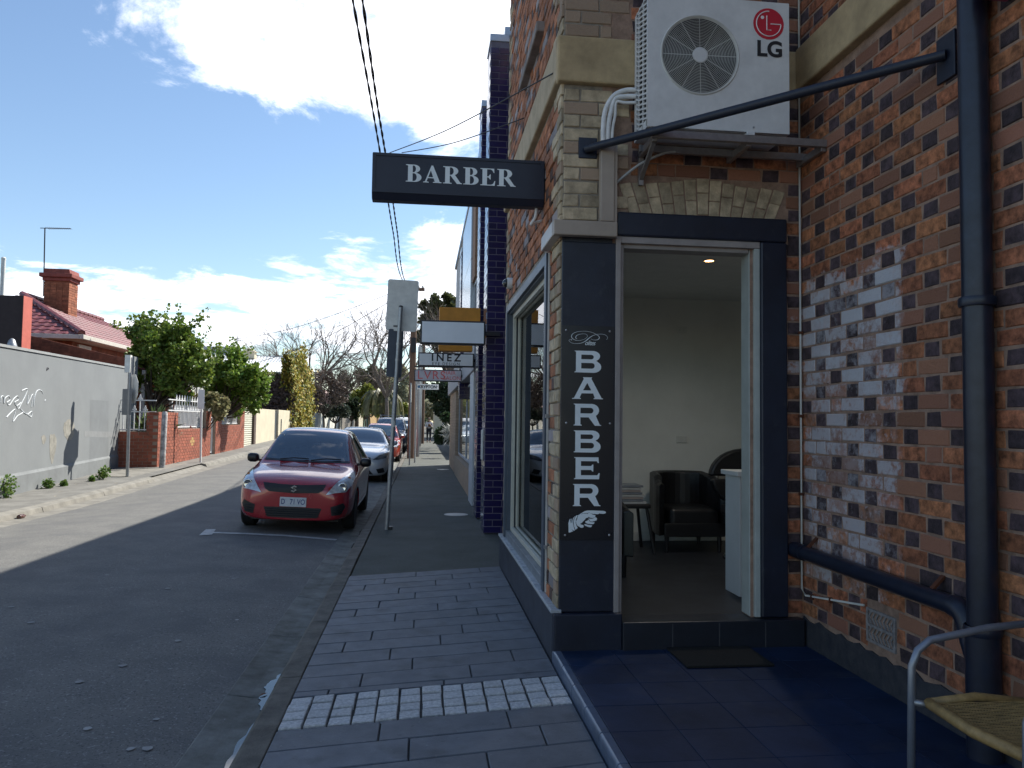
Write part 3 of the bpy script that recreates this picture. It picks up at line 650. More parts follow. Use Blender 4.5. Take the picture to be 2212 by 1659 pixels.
# insulated pipes from the air conditioner
wp = M('white_lagging', (.75, .74, .72), .6, var=.12, vs=20)
t = thing('refrigerant_pipes', 'bundle of white lagged pipes curving from the air conditioner into trunking', 'pipes', (1.14, 4.68, 3.2))
for k, (dx_, dr) in enumerate(((0, 0), (.033, .035), (.062, .07))):
    pts = [(1.31, 4.66-.002*k, 3.57-.03*k-dr*.3), (1.24, 4.672, 3.57-.03*k-dr*.3), (1.165+dx_*.3, 4.678, 3.53-dr*.55), (1.115+dx_, 4.68, 3.44-dr*.5), (1.102+dx_, 4.685, 3.33), (1.104+dx_*.9, 4.69, 3.232)]
    build(MB().tube(stroke(pts, 5), .0155 if k < 2 else .010, 10), 'pipe', wp, t, smooth=True)
build(MB().tube(stroke([(1.55, 4.6, 3.165), (1.47, 4.62, 3.155), (1.33, 4.66, 3.09), (1.215, 4.70, 3.00), (1.198, 4.715, 2.985)], 5), .009, 8), 'flexible_conduit', M('flex_grey', (.36, .36, .35), .6), t, smooth=True)
# --- air conditioner
AX0, AX1, AY0, AY1, AZ0, AZ1 = 1.305, 2.20, 4.40, 4.69, 3.238, 4.06
acm = M('ac_casing', (.68, .675, .665), .5, var=.10, vs=7); ac = thing('air_conditioner', 'white outdoor air conditioner with round fan grille above the door', 'air conditioner', (1.75, 4.54, AZ0))
fx, fz, frd = 1.632, 3.695, .243
loops = [[(AX0, AZ0), (AX1, AZ0), (AX1, AZ1), (AX0, AZ1)], arc(fx, fz, frd, frd, 0, 360, 47)[:-1]]
me = curve_mesh('casing', loops, .008); place('front_panel', me, acm, ac, (0, AY0+.008, 0))
build(MB().box(AX0+.001, AX1-.001, AY0+.0165, AY1, AZ1-.01, AZ1).box(AX0+.001, AX1-.001, AY0+.0165, AY1, AZ0, AZ0+.01).box(AX1-.012, AX1-.001, AY0+.0165, AY1, AZ0+.0101, AZ1-.0101).box(AX0+.03, AX1-.02, AY1-.02, AY1, AZ0+.0101, AZ1-.0101), 'case', acm, ac)
build(MB().box(AX0+.03, AX0+.034, AY0+.0165, AY1-.021, AZ0+.0101, AZ1-.0101).box(AX0+.04, AX1-.02, AY0+.14, AY0+.145, AZ0+.0101, AZ1-.0101), 'coil', M('coil_dark', (.02, .02, .022), .6), ac)
sv = MB()
for y0 in (AY0+.017, AY0+.105, AY0+.2): sv.box(AX0+.001, AX0+.012, y0, y0+.012, AZ0+.0101, AZ1-.0101)
sv.box(AX0+.001, AX0+.0119, AY1-.035, AY1-.0005, AZ0+.0101, AZ1-.0101)
sv.box(AX0+.001, AX0+.0118, AY0+.0165, AY1-.036, AZ0+.0101, AZ0+.05)
z = AZ0+.055
while z < AZ1-.02:
    for y0, y1 in ((AY0+.029, AY0+.105), (AY0+.117, AY0+.2), (AY0+.212, AY1-.035)):
        sv.add([(AX0+.002, y0, z), (AX0+.002, y1, z+.022), (AX0+.002, y1, z+.033), (AX0+.002, y0, z+.011), (AX0+.010, y0, z), (AX0+.010, y1, z+.022), (AX0+.010, y1, z+.033), (AX0+.010, y0, z+.011)], [(0, 1, 2, 3), (7, 6, 5, 4), (0, 4, 5, 1), (3, 2, 6, 7), (0, 3, 7, 4), (1, 5, 6, 2)])
    z += .031
build(sv, 'side_louvre', acm, ac)
wire = M('grille_wire', (.60, .59, .55), .45, var=.1); gr = MB(); 
def ring(mb, r_, tr, y, n=56):
    b = len(mb.v)
    for k in range(n):
        a = 2*math.pi*k/n
        for j in range(4): b2 = j*math.pi/2; rr = r_+tr*math.cos(b2); mb.v.append((fx+rr*math.cos(a), y+tr*math.sin(b2), fz+rr*math.sin(a)))
    for k in range(n):
        for j in range(4): mb.f.append((b+k*4+j, b+k*4+(j+1) % 4, b+((k+1) % n)*4+(j+1) % 4, b+((k+1) % n)*4+j))
for k in range(21): ring(gr, .05+k*.0093, .0016, AY0-.002)
ring(gr, frd, .006, AY0-.001); ring(gr, frd-.008, .004, AY0+.002)
for k in range(12):
    a = math.pi*k/6+.02; gr.bar((fx+.045*math.cos(a), AY0+.001, fz+.045*math.sin(a)), (fx+frd*math.cos(a), AY0+.001, fz+frd*math.sin(a)), .003, .003, (0, 1, 0))
go = build(gr, 'fan_grille', wire, ac); build(MB().lathe([(.047, .004), (.047, -.004), (.04, -.006)], (fx, AY0, fz), 28, 'y'), 'hub_cap', acm, go)
fb_ = MB()
for k in range(3):
    a = k*2*math.pi/3+.4; P = []
    for rr, da, yy in ((.05, 0, .05), (.225, -.35, .075), (.235, .5, .03), (.06, .75, .02)): P.append((fx+rr*math.cos(a+da), AY0+.03+yy, fz+rr*math.sin(a+da)))
    fb_.add(P, [(0, 1, 2, 3)])
build(fb_, 'fan', M('fan_blade', (.05, .05, .052), .5), ac)
# badge: red disc with ring, stroke letters and dot, and the wordmark
lx, lz, lr = ony(1660, 52, AY0).x, ony(1660, 52, AY0).z, .098
bo = build(MB().lathe([(lr, 0), (lr, -.0015)], (lx, AY0-.0005, lz), 40, 'y'), 'badge', M('badge_red', (.55, .02, .04), .45, var=.05), ac)
bw = M('badge_line', (.8, .78, .76), .5, var=.03); yb = AY0-.0035
bl = MB(); rin = lr*.80; pts = [(lx+rin*math.cos(R(a)), yb, lz+rin*math.sin(R(a))) for a in range(88, 362, 6)]
bl.tube(pts, .0032, 6); bl.tube([(lx+rin, yb, lz), (lx+.012+.0, yb, lz)], .0032, 6); bl.tube([(lx-.012, yb, lz+.05), (lx-.012, yb, lz-.04), (lx+.016, yb, lz-.04)], .0032, 6)
bl.lathe([(.011, -.001), (.011, -.0035)], (lx-.040, AY0, lz+.038), 14, 'y'); build(bl, 'badge_lines', bw, bo)
place('wordmark', text_mesh('LG', .135, bold=.0045, xs=1.02), M('wordmark_black', (.018, .018, .022), .5), ac, (lx+.006, AY0-.0025, lz-.152-.010))
for x in (AX0+.12, AX0+.62): build(MB().box(x, x+.05, AY0-.01, AY0+.06, AZ0-.022, AZ0-.001), 'foot', acm, ac, bev=.003); build(MB().lathe([(.006, 0), (.006, -.004)], (x+.045, AY0, AZ0+.03), 8, 'y'), 'screw', galv, ac)
al = M('alloy_rail', (.34, .31, .29), .4, .6, var=.15, vs=20)
t = thing('wall_bracket', 'alloy angle bracket frame carrying the air conditioner off the walls', 'bracket', (1.8, 4.5, 3.15))
for a_ in (((1.33, 4.41, 3.195), (2.44, 4.41, 3.195)), ((1.33, 4.66, 3.195), (2.44, 4.66, 3.195)), ((1.36, 4.42, 3.18), (1.36, 4.74, 3.18)), ((1.95, 4.42, 3.18), (1.95, 4.74, 3.18)), ((2.425, 4.41, 3.17), (2.425, 4.73, 3.17))):
    build(MB().bar(*a_, .03, .045), 'rail', al, t, bev=.002)
build(MB().bar((1.36, 4.73, 2.98), (1.36, 4.73, 3.17), .03, .03).bar((1.36, 4.45, 3.16), (1.36, 4.72, 3.02), .025, .02), 'brace', al, t)
# --- glyphs: bold roman and wide wedge-serif capitals, unit height
RB = [[(0, 0), (0, .04), (.09, .06), (.09, .94), (0, .96), (0, 1), (.36, 1)]+arc(.36, .765, .245, .235, 80, -70, 9)+arc(.38, .265, .29, .265, 68, -90, 10), [(.29, .95), (.34, .95)]+arc(.33, .755, .095, .195, 60, -90, 8)+[(.29, .56)], [(.29, .50)]+arc(.34, .275, .125, .225, 90, -90, 10)+[(.29, .05)]]
RA = [[(0, 0), (0, .04), (.08, .07), (.35, 1), (.42, 1), (.71, .07), (.79, .04), (.79, 0), (.42, 0), (.42, .04), (.50, .07), (.445, .26), (.2, .26), (.15, .07), (.24, .04), (.24, 0)], [(.22, .32), (.425, .32), (.325, .72)]]
RR = [[(0, 0), (0, .04), (.09, .06), (.09, .94), (0, .96), (0, 1), (.38, 1)]+arc(.38, .745, .275, .255, 85, -62, 9)+[(.75, .07), (.82, .04), (.82, 0), (.60, 0), (.32, .47), (.29, .47), (.29, .06), (.38, .04), (.38, 0)], [(.29, .95)]+arc(.34, .735, .115, .215, 88, -90, 9)+[(.29, .52)]]
RE = [[(0, 0), (0, .04), (.09, .06), (.09, .94), (0, .96), (0, 1), (.60, 1), (.61, .75), (.58, .75), (.51, .91), (.44, .95), (.29, .95), (.29, .53), (.36, .54), (.42, .66), (.45, .66), (.45, .36), (.42, .36), (.36, .47), (.29, .48), (.29, .05), (.46, .05), (.55, .10), (.62, .28), (.65, .28), (.63, 0)]]
WB = [[(0, 0), (0, .03), (.06, .06), (.06, .95), (0, .98), (0, 1), (.78, 1)]+arc(.76, .76, .30, .24, 80, -62, 8)+arc(.80, .26, .31, .27, 55, -90, 9), [(.28, .82)]+arc(.70, .715, .10, .105, 90, -90, 6)+[(.28, .61)], [(.28, .44)]+arc(.72, .31, .12, .13, 90, -90, 6)+[(.28, .18)]]
WA = [[(0, 0), (0, .03), (.08, .05), (.48, .93), (.45, .98), (.45, 1), (.82, 1), (.82, .98), (.79, .94), (1.22, .05), (1.28, .03), (1.28, 0), (.89, 0), (.89, .03), (.94, .06), (.87, .26), (.39, .26), (.31, .06), (.36, .03), (.36, 0)], [(.45, .40), (.79, .40), (.62, .74)]]
WR = [[(0, 0), (0, .03), (.06, .06), (.06, .95), (0, .98), (0, 1), (.76, 1)]+arc(.74, .70, .31, .30, 85, -55, 9)+[(1.08, .05), (1.14, .03), (1.14, 0), (.88, 0), (.62, .38), (.28, .38), (.28, .06), (.34, .03), (.34, 0)], [(.28, .82)]+arc(.70, .69, .12, .13, 90, -90, 6)+[(.28, .56)]]
WE = [[(0, 0), (0, .03), (.06, .06), (.06, .95), (0, .98), (0, 1), (1., 1), (1.02, .74), (.98, .74), (.93, .82), (.28, .82), (.28, .60), (.70, .60), (.75, .67), (.79, .67), (.79, .35), (.75, .35), (.70, .42), (.28, .42), (.28, .18), (.96, .18), (1.02, .28), (1.06, .28), (1.03, 0)]]
# projecting BARBER sign
t = thing('barber_sign', 'dark navy box sign with pale serif barber lettering over the footpath', 'sign', (.2, 5.47, 3.02))
signm = M('sign_navy', (.016, .019, .036), .45, var=.12, vs=3)
sx0, sx1, sy = -.385, .845, 5.42
bx = MB(); bx.prism([(sy, 3.062), (sy, 3.345), (sy+.145, 3.345), (sy+.145, 3.062), (sy+.115, 3.018), (sy+.03, 3.018)], sx0, sx1, 'x'); build(bx, 'box', signm, t, bev=.004)
bx = MB()
for a_ in ((sx0+.004, sx1-.004, sy-.006, sy-.0005, 3.325, 3.345), (sx0+.004, sx1-.004, sy-.006, sy-.0005, 3.063, 3.083), (sx0+.004, sx0+.024, sy-.006, sy-.0005, 3.0831, 3.3249), (sx1-.024, sx1-.004, sy-.006, sy-.0005, 3.0831, 3.3249)): bx.box(*a_)
build(bx, 'face_trim', signm, t)
a_, b_ = ony(877, 360, sy).x, ony(1114, 400, sy).x; hh = .124; adv = [(.0, RB), (.74, RA), (1.59, RR), (2.46, RB), (3.20, RE), (3.93, RR)]; sc = (b_-a_)/(3.93+.82)
for k, (x, gl) in enumerate(adv): place('letter', curve_mesh('letter', [[(px*sc, py*hh) for px, py in lp] for lp in gl], .0008), silver, t, (a_+x*sc, sy-.0025, 3.147))
build(MB().tube(stroke([(.80, 5.49, 3.02), (.79, 5.49, 2.95), (.765, 5.52, 2.905), (.80, 5.54, 2.925), (.858, 5.55, 2.945)], 4), .011, 8), 'conduit', wp, t, smooth=True)
build(MB().box(.846, .862, 5.44, 5.55, 3.08, 3.32), 'mounting_plate', navyp, t)
# vertical BARBER board
t = thing('barber_board', 'tall black barber board with pointing hand screwed to the navy pier', 'sign', (1.02, YF, .73))
ybd = YF-.030; build(MB().box(.856, 1.192, ybd, YF-.0225, .732, 2.066), 'board', M('board_black', (.009, .010, .016), .3, var=.1), t, bev=.001)
for k, gl in enumerate((WB, WA, WR, WB, WE, WR)):
    h_ = .136; wmax = max(p[0] for p in gl[0]); me = curve_mesh('letter', [[(px*h_*1.13, py*h_) for px, py in lp] for lp in gl], .0006); place('letter', me, silver, t, (1.024-wmax*h_*.565, ybd-.0015, 1.908-h_-k*.1662))
for x in (.884, 1.163):
    for z in (2.035, 1.455, .762): build(MB().lathe([(.0075, 0), (.0065, -.004), (.003, -.0055)], (x+(.006 if z < 1.9 else 0), ybd, z), 12, 'y'), 'screw_cap', M('screw_chrome', (.5, .5, .52), .3, .8), t, smooth=True)
def BP(X_, Y_): return (.862+(X_-20)*.000312, ybd-.002, 1.908+(548-Y_)*.000326)
sw1 = [(205, 348), (180, 335), (150, 355), (170, 385), (250, 412), (380, 405), (480, 365), (560, 300), (640, 250), (740, 222), (850, 220), (920, 250), (938, 290), (918, 322)]
sw2 = [(315, 322), (285, 300), (310, 255), (400, 225), (490, 225), (527, 265), (480, 315), (380, 350), (280, 348), (205, 300), (220, 230), (320, 185), (480, 170), (620, 190), (720, 235), (770, 280), (740, 325), (660, 335), (595, 318)]
def ribbon(pts, wid):
    P = stroke([BP(x, y) for x, y in pts], 5); n = len(P); return MB().tube(P, [wid(i/(n-1)) for i in range(n)], 6)
sb = ribbon(sw1, lambda u: .0010+.0022*math.exp(-((u-.52)/.09)**2)+.002*math.exp(-(u/.04)**2)); s2 = ribbon(sw2, lambda u: .0009+.0014*math.exp(-((u-.52)/.07)**2)+.0016*math.exp(-((u-.86)/.06)**2)+.0012*math.exp(-((u-.08)/.06)**2))
build(sb, 'script_swash', silver, t); build(s2, 'script_swash', silver, t); place('script_word', text_mesh('olites', .042, 'LEFT', .92, .45, .0002, .80, .0004), silver, t, (1.002, ybd-.0015, 1.957))
HP = lambda pts: [(.862+(x-15)*.0001585, .732+(1330-y)*.000166) for x, y in pts]
hand = [[(330, 1045), (378, 1050), (515, 998), (440, 935), (470, 945), (540, 985), (578, 965), (530, 840), (500, 690), (530, 540), (590, 435), (520, 495), (478, 600), (462, 700), (445, 700), (440, 600), (465, 520), (430, 560), (405, 640), (400, 710), (388, 700), (385, 620), (405, 525), (350, 590), (318, 700), (325, 850)],
        [(600, 950), (690, 880), (640, 800), (605, 690), (620, 560), (680, 430), (690, 412), (620, 425), (560, 520), (525, 660), (545, 820)],
        [(660, 560), (620, 640), (630, 720), (690, 810), (740, 830), (790, 865), (860, 878), (930, 850), (915, 775), (850, 765), (785, 730), (850, 690), (900, 640), (1000, 545), (990, 525), (1110, 495), (1120, 455), (1160, 500), (1280, 515), (1360, 490), (1395, 440), (1385, 410), (1280, 385), (1200, 340), (1140, 320), (1090, 345), (1075, 380), (1070, 350), (900, 345), (800, 385), (860, 345), (930, 330), (1080, 330), (1140, 310), (1250, 355), (1360, 368), (1365, 325), (1380, 368), (1480, 372), (1545, 355), (1550, 325), (1570, 350), (1700, 360), (1780, 345), (1815, 305), (1780, 265), (1700, 248), (1300, 232), (1060, 235), (960, 260), (820, 340), (700, 412)],
        [(1075, 580), (1110, 560), (1160, 580), (1175, 640), (1290, 650), (1295, 605), (1310, 640), (1440, 600), (1455, 540), (1430, 500), (1380, 485), (1330, 515), (1260, 540), (1130, 535)],
        [(980, 650), (1000, 630), (1060, 615), (1110, 585), (1150, 600), (1165, 655), (1260, 668), (1355, 670), (1340, 725), (1280, 742), (1165, 738), (1155, 705), (1145, 735), (1050, 715), (1000, 690)],
        [(950, 740), (980, 735), (1100, 765), (1260, 785), (1245, 830), (1210, 852), (1115, 850), (1105, 820), (1090, 845), (1030, 815), (970, 800)]]
for lp in hand: place('pointing_hand', curve_mesh('pointing_hand', [HP(lp)], .0006), silver, t, (0, ybd-.0015, 0))
# dome camera on the street wall
def dome(name, label, x, y, z, group):
    t = thing(name, label, 'camera', (x, y, z), group=group); build(MB().lathe([(.055, 0), (.055, -.05), (.05, -.06)], (x, y, z), 18, 'x'), 'mount', white, t, auto=40)
    build(MB().lathe([(.045*math.cos(R(a)), -.06-.045*math.sin(R(a))) for a in (0, 20, 40, 60, 80)], (x, y, z), 18, 'x'), 'dome', M('smoked_dome', (.02, .025, .03), .08, spec=.7), t, smooth=True)
dome('security_camera', 'small dome security camera above the shop window frame', XS-.0, 7.45, 2.82, None)
# porch light box at the frame edge: red sign box on the porch wall
o = build(MB().box(2.28, XR-.01, 2.2, 2.93, 3.27, 4.0), 'wall_sign', M('magenta_sign', (.32, .03, .10), .45, var=.1), bev=.006); tag(o, 'red and magenta box sign high on the porch wall beyond the downpipe', 'sign')
# doormat
o = build(MB().box(1.52, 2.04, 4.29, 4.66, ZP+.002, ZP+.016), 'doormat', M('coir_black', (.010, .010, .009), .95, var=.4, vs=120, bump=1., bs=300), bev=.004); tag(o, 'worn black doormat lying on the tiles before the door step', 'doormat')
# dead leaves and scraps
lf = M('dead_leaf', (.16, .06, .025), .8, var=.3)
def scrap(x, y, z, s, m, label, name='fallen_leaf', cat='leaf', grp=None):
    a = random.uniform(0, 6.28); mb = MB(); c, d = math.cos(a)*s, math.sin(a)*s
    mb.add([(x-c, y-d, z+.002), (x-d*.4, y+c*.4, z+.006), (x+c, y+d, z+.003), (x+d*.4, y-c*.4, z+.006), (x-c, y-d, z+.001), (x+d*.3, y-c*.3, z+.001)], [(0, 1, 2, 3)]); o = build(mb, name, m); tag(o, label, cat, grp); return o
p = onz(555, 1511, -.1); scrap(-.86, 4.55, -.1, .03, lf, 'dark red dead leaf lying in the gutter puddle')
# --- café chair
ctube = M('chair_tube', (.24, .26, .30), .35, .5, var=.1, vs=15); cane = M('cane', (.36, .23, .085), .55, var=.25, vs=40); 
t = thing('cafe_chair', 'grey tubular cafe chair with woven tan seat beside the downpipe', 'chair', (2.0, 2.35, ZP))
ja, jb = Vector((1.77, 2.585, .47)), Vector((1.775, 2.12, .47))
for j in (ja, jb):
    s_ = -1 if j is ja else 1; x, y = j.x-.012, j.y+(.03 if j is ja else -.03)
    build(MB().tube([(x-.01, y, ZP+.005), (x, y, .60)]+[(x+.02*1.2, y, .655), (x+.07, y, .69), (x+.30, y, .73), (x+.48, y, .745)], .0135, 12), 'arm_tube', ctube, t, smooth=True)
    build(MB().tube([(j.x+.02, j.y, .475), (x, y, .475)], .012, 10), 'seat_joint', galv, t, smooth=True); build(MB().tube([(x+.44, y, ZP+.005), (x+.46, y, .60), (x+.52, y, .92)], .0135, 12), 'rear_leg', ctube, t, smooth=True)
    build(MB().lathe([(.017, 0), (.017, .018)], (x-.01, y, ZP+.001), 10), 'rubber_foot', black, t)
build(MB().tube([ja+Vector((.03, 0, .01)), (ja+jb)/2+Vector((.02, 0, .0)), jb+Vector((.03, 0, .01))], .019, 12), 'seat_front_roll', cane, t, smooth=True)
for s_, j in ((1, ja), (-1, jb)): build(MB().tube([j+Vector((.03, 0, .01)), j+Vector((.22, .012*s_, .022)), j+Vector((.42, .0, .0))], .016, 10), 'seat_side_roll', cane, t, smooth=True)
sw_ = MB()
for k in range(34):
    u = k/33; xx = ja.x+.05+u*.36; P = []
    for q in range(7): w_ = q/6; P.append((xx, jb.y+.012+(ja.y-jb.y-.024)*w_, .478-.03*math.sin(math.pi*w_)*(.6+.4*math.sin(math.pi*u))))
    sw_.tube(P, .0035, 4)
for k in range(42):
    w_ = k/41; P = []
    for q in range(7): u = q/6; P.append((ja.x+.045+u*.37, jb.y+.014+(ja.y-jb.y-.028)*w_, .4805-.03*math.sin(math.pi*w_)*(.6+.4*math.sin(math.pi*u))+(.0015 if (q+k) % 2 else -.0015)))
    sw_.tube(P, .0026, 4)
build(sw_, 'woven_seat', cane, t, kind='stuff')
bkk = MB(); 
for k in range(16): bkk.tube([(2.235+.018*(k/15*4), 2.10, .56+k*.022), (2.27+.018*(k/15*4), 2.35, .56+k*.022), (2.235+.018*(k/15*4), 2.60, .56+k*.022)], .0045, 4)
build(bkk, 'woven_back', black, t, kind='stuff')

# ================================================================== INSIDE THE SHOP
lea = M('black_leather', (.011, .011, .013), .38, var=.2, vs=9, bump=.2, bs=80)
t = thing('tub_chair', 'black leather tub chair standing against the cream room wall', 'armchair', (2.66, 7.4, .237))
def tub(cx, cy, z0, wd=.70, dp=.62, back=.75):
    pl_ = []; n = 18
    for i in range(n+1):
        u = -1+2*i/n; a = u*R(100); pl_.append((cx+math.sin(a)*wd/2*1.0, cy+math.cos(a)*dp/2*1.15 if abs(u) < .62 else cy-(abs(u)-.62)/.38*dp*.5+.10*0, (back if abs(u) < .55 else back-.09*smooth01((abs(u)-.55)/.35))))
    mb = MB()
    for k, (x, y, h_) in enumerate(pl_):
        dx_, dy_ = (x-cx), (y-cy); l_ = math.hypot(dx_, dy_) or 1; ix, iy = x-dx_/l_*.09, y-dy_/l_*.09
        mb.v += [(x, y, z0+.16), (x, y, z0+h_-.02), ((x+ix)/2, (y+iy)/2, z0+h_), (ix, iy, z0+h_-.02), (ix, iy, z0+.16)]
    for k in range(n):
        for j in range(5): a = k*5+j; b = k*5+(j+1) % 5; mb.f.append((a, b, b+5, a+5))
    mb.f += [tuple(range(5)), tuple(n*5+j for j in range(5))[::-1]]; return mb
build(tub(2.60, 7.45, .237), 'shell', lea, t, bev=.01); build(MB().box(2.36, 2.84, 7.13, 7.62, .40, .66), 'seat_cushion', lea, t, bev=.04, seg=4); build(MB().box(2.30, 2.90, 7.12, 7.16, .39, .52), 'front_rail', lea, t, bev=.01)
for x, y in ((2.34, 7.18), (2.86, 7.18), (2.36, 7.68), (2.84, 7.68)): build(MB().tube([(x, y, .237), (x, y, .41)], [.018, .025], 8), 'leg', black, t)
t = thing('side_chair', 'black chair edge with splayed legs just inside the door', 'armchair', (1.78, 6.2, .237))
build(tub(1.36, 6.3, .237, .66, .6, .62), 'shell', lea, t, bev=.01); build(MB().box(1.15, 1.58, 6.05, 6.5, .40, .62), 'seat_cushion', lea, t, bev=.03)
for x, y in ((1.14, 6.05), (1.62, 6.05), (1.15, 6.5), (1.60, 6.5)): build(MB().tube([(x, y, .237), (x, y, .41)], [.018, .025], 8), 'leg', black, t)
t = thing('magazine_stool', 'dark stool with splayed legs carrying a stack of magazines', 'stool', (2.02, 7.3, .237))
build(MB().box(1.80, 2.16, 7.1, 7.5, .66, .70), 'top', lea, t, bev=.01)
for sx_, sy_ in ((1, 1), (1, -1), (-1, 1), (-1, -1)): build(MB().tube([(1.98+.15*sx_, 7.3+.16*sy_, .66), (1.98+.21*sx_, 7.3+.22*sy_, .237)], .016, 8), 'leg', black, t)
for k in range(8):
    o = build(MB().box(1.80+random.uniform(0, .03), 2.10+random.uniform(-.03, .03), 7.14, 7.42, .702+k*.022, .702+k*.022+.018), 'magazine', M('magazine_%d' % (k % 3), ((.45, .45, .44), (.2, .22, .25), (.35, .3, .28))[k % 3], .4)); tag(o, ('bottom magazine', 'second magazine from the bottom', 'third magazine from the bottom', 'fourth magazine from the bottom', 'fourth magazine from the top', 'third magazine from the top', 'second magazine from the top', 'top magazine')[k]+' of the pile on the dark stool', 'magazine', 'magazines piled on the stool')
t = thing('reception_counter', 'white reception counter end with overhanging top inside the doorway', 'counter', (2.5, 5.45, .237))
build(MB().box(2.262, 3.2, 5.30, 5.56, .237, 1.09), 'carcass', M('counter_white', (.60, .63, .63), .4, var=.04), t, bev=.003); build(MB().box(2.235, 3.2, 5.27, 5.585, 1.0905, 1.125), 'worktop', M('counter_top', (.66, .68, .67), .35, var=.04), t, bev=.004)
t = thing('barber_chair', 'black round backed barber chair with chrome trim behind the counter', 'chair', (3.0, 7.0, .237))
disc = MB(); disc.prism([(3.05+.36*math.cos(R(a))*(1.0), 0.98+.26*math.sin(R(a))) for a in range(0, 181, 12)], 6.95, 7.05); build(disc, 'upper_back', lea, t, bev=.02)
disc = MB(); disc.prism([(3.05+.34*math.cos(R(a)), 0.95+.26*math.sin(R(a))) for a in range(180, 361, 12)], 6.95, 7.05); build(disc, 'lower_back', lea, t, bev=.02)
build(MB().box(2.78, 3.3, 7.0, 7.02, .95, .98), 'chrome_strip', M('chrome', (.7, .7, .7), .12, 1), t); build(MB().box(2.78, 3.3, 6.55, 6.98, .62, .72), 'seat', lea, t, bev=.03)
build(MB().lathe([(.28, 0), (.27, .03), (.05, .05), (.05, .38)], (3.04, 6.8, .238), 20), 'pedestal', MATS['chrome'], t, smooth=True)

# ================================================================== CARS
def subsurf_mesh(mb, lv, cut=None):
    me = mb.mesh('tmp', True); o = bpy.data.objects.new('tmp', me); COL.objects.link(o); s_ = o.modifiers.new('s', 'SUBSURF'); s_.levels = lv
    tmp = []
    for c in cut or []:
        co_ = bpy.data.objects.new('tmpc', c.mesh('tmpc')); COL.objects.link(co_); b = o.modifiers.new('b', 'BOOLEAN'); b.object = co_; b.operation = 'DIFFERENCE'; b.solver = 'EXACT'; tmp.append(co_)
    bpy.context.view_layer.update(); dg = bpy.context.evaluated_depsgraph_get(); out = bpy.data.meshes.new_from_object(o.evaluated_get(dg)); out.name = 'body'
    for x in tmp+[o]: bpy.data.objects.remove(x)
    out.materials.clear(); out.polygons.foreach_set('use_smooth', [True]*len(out.polygons)); out.set_sharp_from_angle(angle=R(38)); return out
def loft(st):
    """st: (y, half width, z low, z shoulder, z top, half width of top)"""
    mb = MB(); n = None
    for y, w_, zb, zs, zt, wt_ in st:
        ze = zt-.045 if zt-zs > .2 else zt-.025
        half = [(0, zb), (.72*w_, zb), (.95*w_, zb+.04), (w_, zb+.17), (w_, (zb+.17+zs)/2), (w_*.99, zs-.07), (w_*.965, zs), (wt_+(.965*w_-wt_)*.45, (zs+ze)/2+.01), (wt_, ze), (wt_*.86, zt-.012), (wt_*.45, zt+.004), (0, zt+.012)]
        lp = half+[(-x, z) for x, z in half[-2:0:-1]]; n = len(lp); mb.v += [(x, y, z) for x, z in lp]
    m_ = len(st); h = 12
    for i in range(m_-1):
        for k in range(n): a, b = i*n+k, i*n+(k+1) % n; mb.f.append((a, b, b+n, a+n))
    for base, fl in ((0, 1), ((m_-1)*n, 0)):
        idx = lambda k: base+k % n
        for k in range(h-1):
            a, b = k, k+1; c, d = (n-b) % n, (n-a) % n
            f = [idx(a), idx(b), idx(c), idx(d)]; f = list(dict.fromkeys(f))
            mb.f.append(tuple(f if fl else f[::-1]))
    return mb
def decal(bvh, poly, axis, off, step=.03, thick=0.):
    """a piece of glass or trim that lies on the body: outline drawn in plan, laid on the surface and given thickness"""
    P = [];
    for i in range(len(poly)):
        a, b = Vector(poly[i]), Vector(poly[(i+1) % len(poly)]); k = max(1, int((b-a).length/step)); P += [a+(b-a)*j/k for j in range(k)]
    nb_ = len(P); xs = [p.x for p in P]; zs = [p.y for p in P]; Q = list(P)
    def inside(x, z):
        c = False; j = nb_-1
        for i in range(nb_):
            if (P[i].y > z) != (P[j].y > z) and x < (P[j].x-P[i].x)*(z-P[i].y)/(P[j].y-P[i].y)+P[i].x: c = not c
            j = i
        return c
    x = min(xs)+step*.5
    while x < max(xs):
        z = min(zs)+step*.5
        while z < max(zs):
            if inside(x, z) and min((p-Vector((x, z))).length for p in P) > step*.45: Q.append(Vector((x, z)))
            z += step
        x += step
    vs, es, fs, *_ = delaunay_2d_cdt(Q, [(i, (i+1) % nb_) for i in range(nb_)], [], 1, 1e-5)
    mb = MB(); out = []
    for v in vs:
        o_, d_ = {'front': (Vector((v.x, -2, v.y)), Vector((0, 1, 0))), 'right': (Vector((3, v.x, v.y)), Vector((-1, 0, 0))), 'left': (Vector((-3, v.x, v.y)), Vector((1, 0, 0))), 'top': (Vector((v.x, v.y, 4)), Vector((0, 0, -1))), 'rear': (Vector((v.x, 9, v.y)), Vector((0, -1, 0)))}[axis]
        h, nn, *_ = bvh.ray_cast(o_, d_)
        if h is None: h, nn, *_ = bvh.find_nearest(Vector((v.x, .3, v.y)) if axis == 'front' else o_)
        out.append(h+nn*off if nn.dot(d_) < 0 else h-nn*off)
    mb.v = [tuple(p) for p in out]; mb.f = [tuple(f) for f in fs]; me = mb.mesh('patch', True); return me
tyre_m = M('tyre', (.012, .012, .013), .8, var=.3, vs=30); rim_m = M('alloy_rim', (.40, .40, .42), .35, .8, var=.1); cglass = M('car_glass', (.026, .050, .075), .03, var=.05, spec=.9, coat=.6)
chrome = MATS['chrome']; lens = M('headlamp_lens', (.62, .65, .67), .08, .2, var=.35, vs=16, spec=.8, coat=1.); blk = M('black_trim', (.010, .010, .012), .45, var=.2); amber = M('amber_lens', (.55, .16, .02), .15, coat=1.)
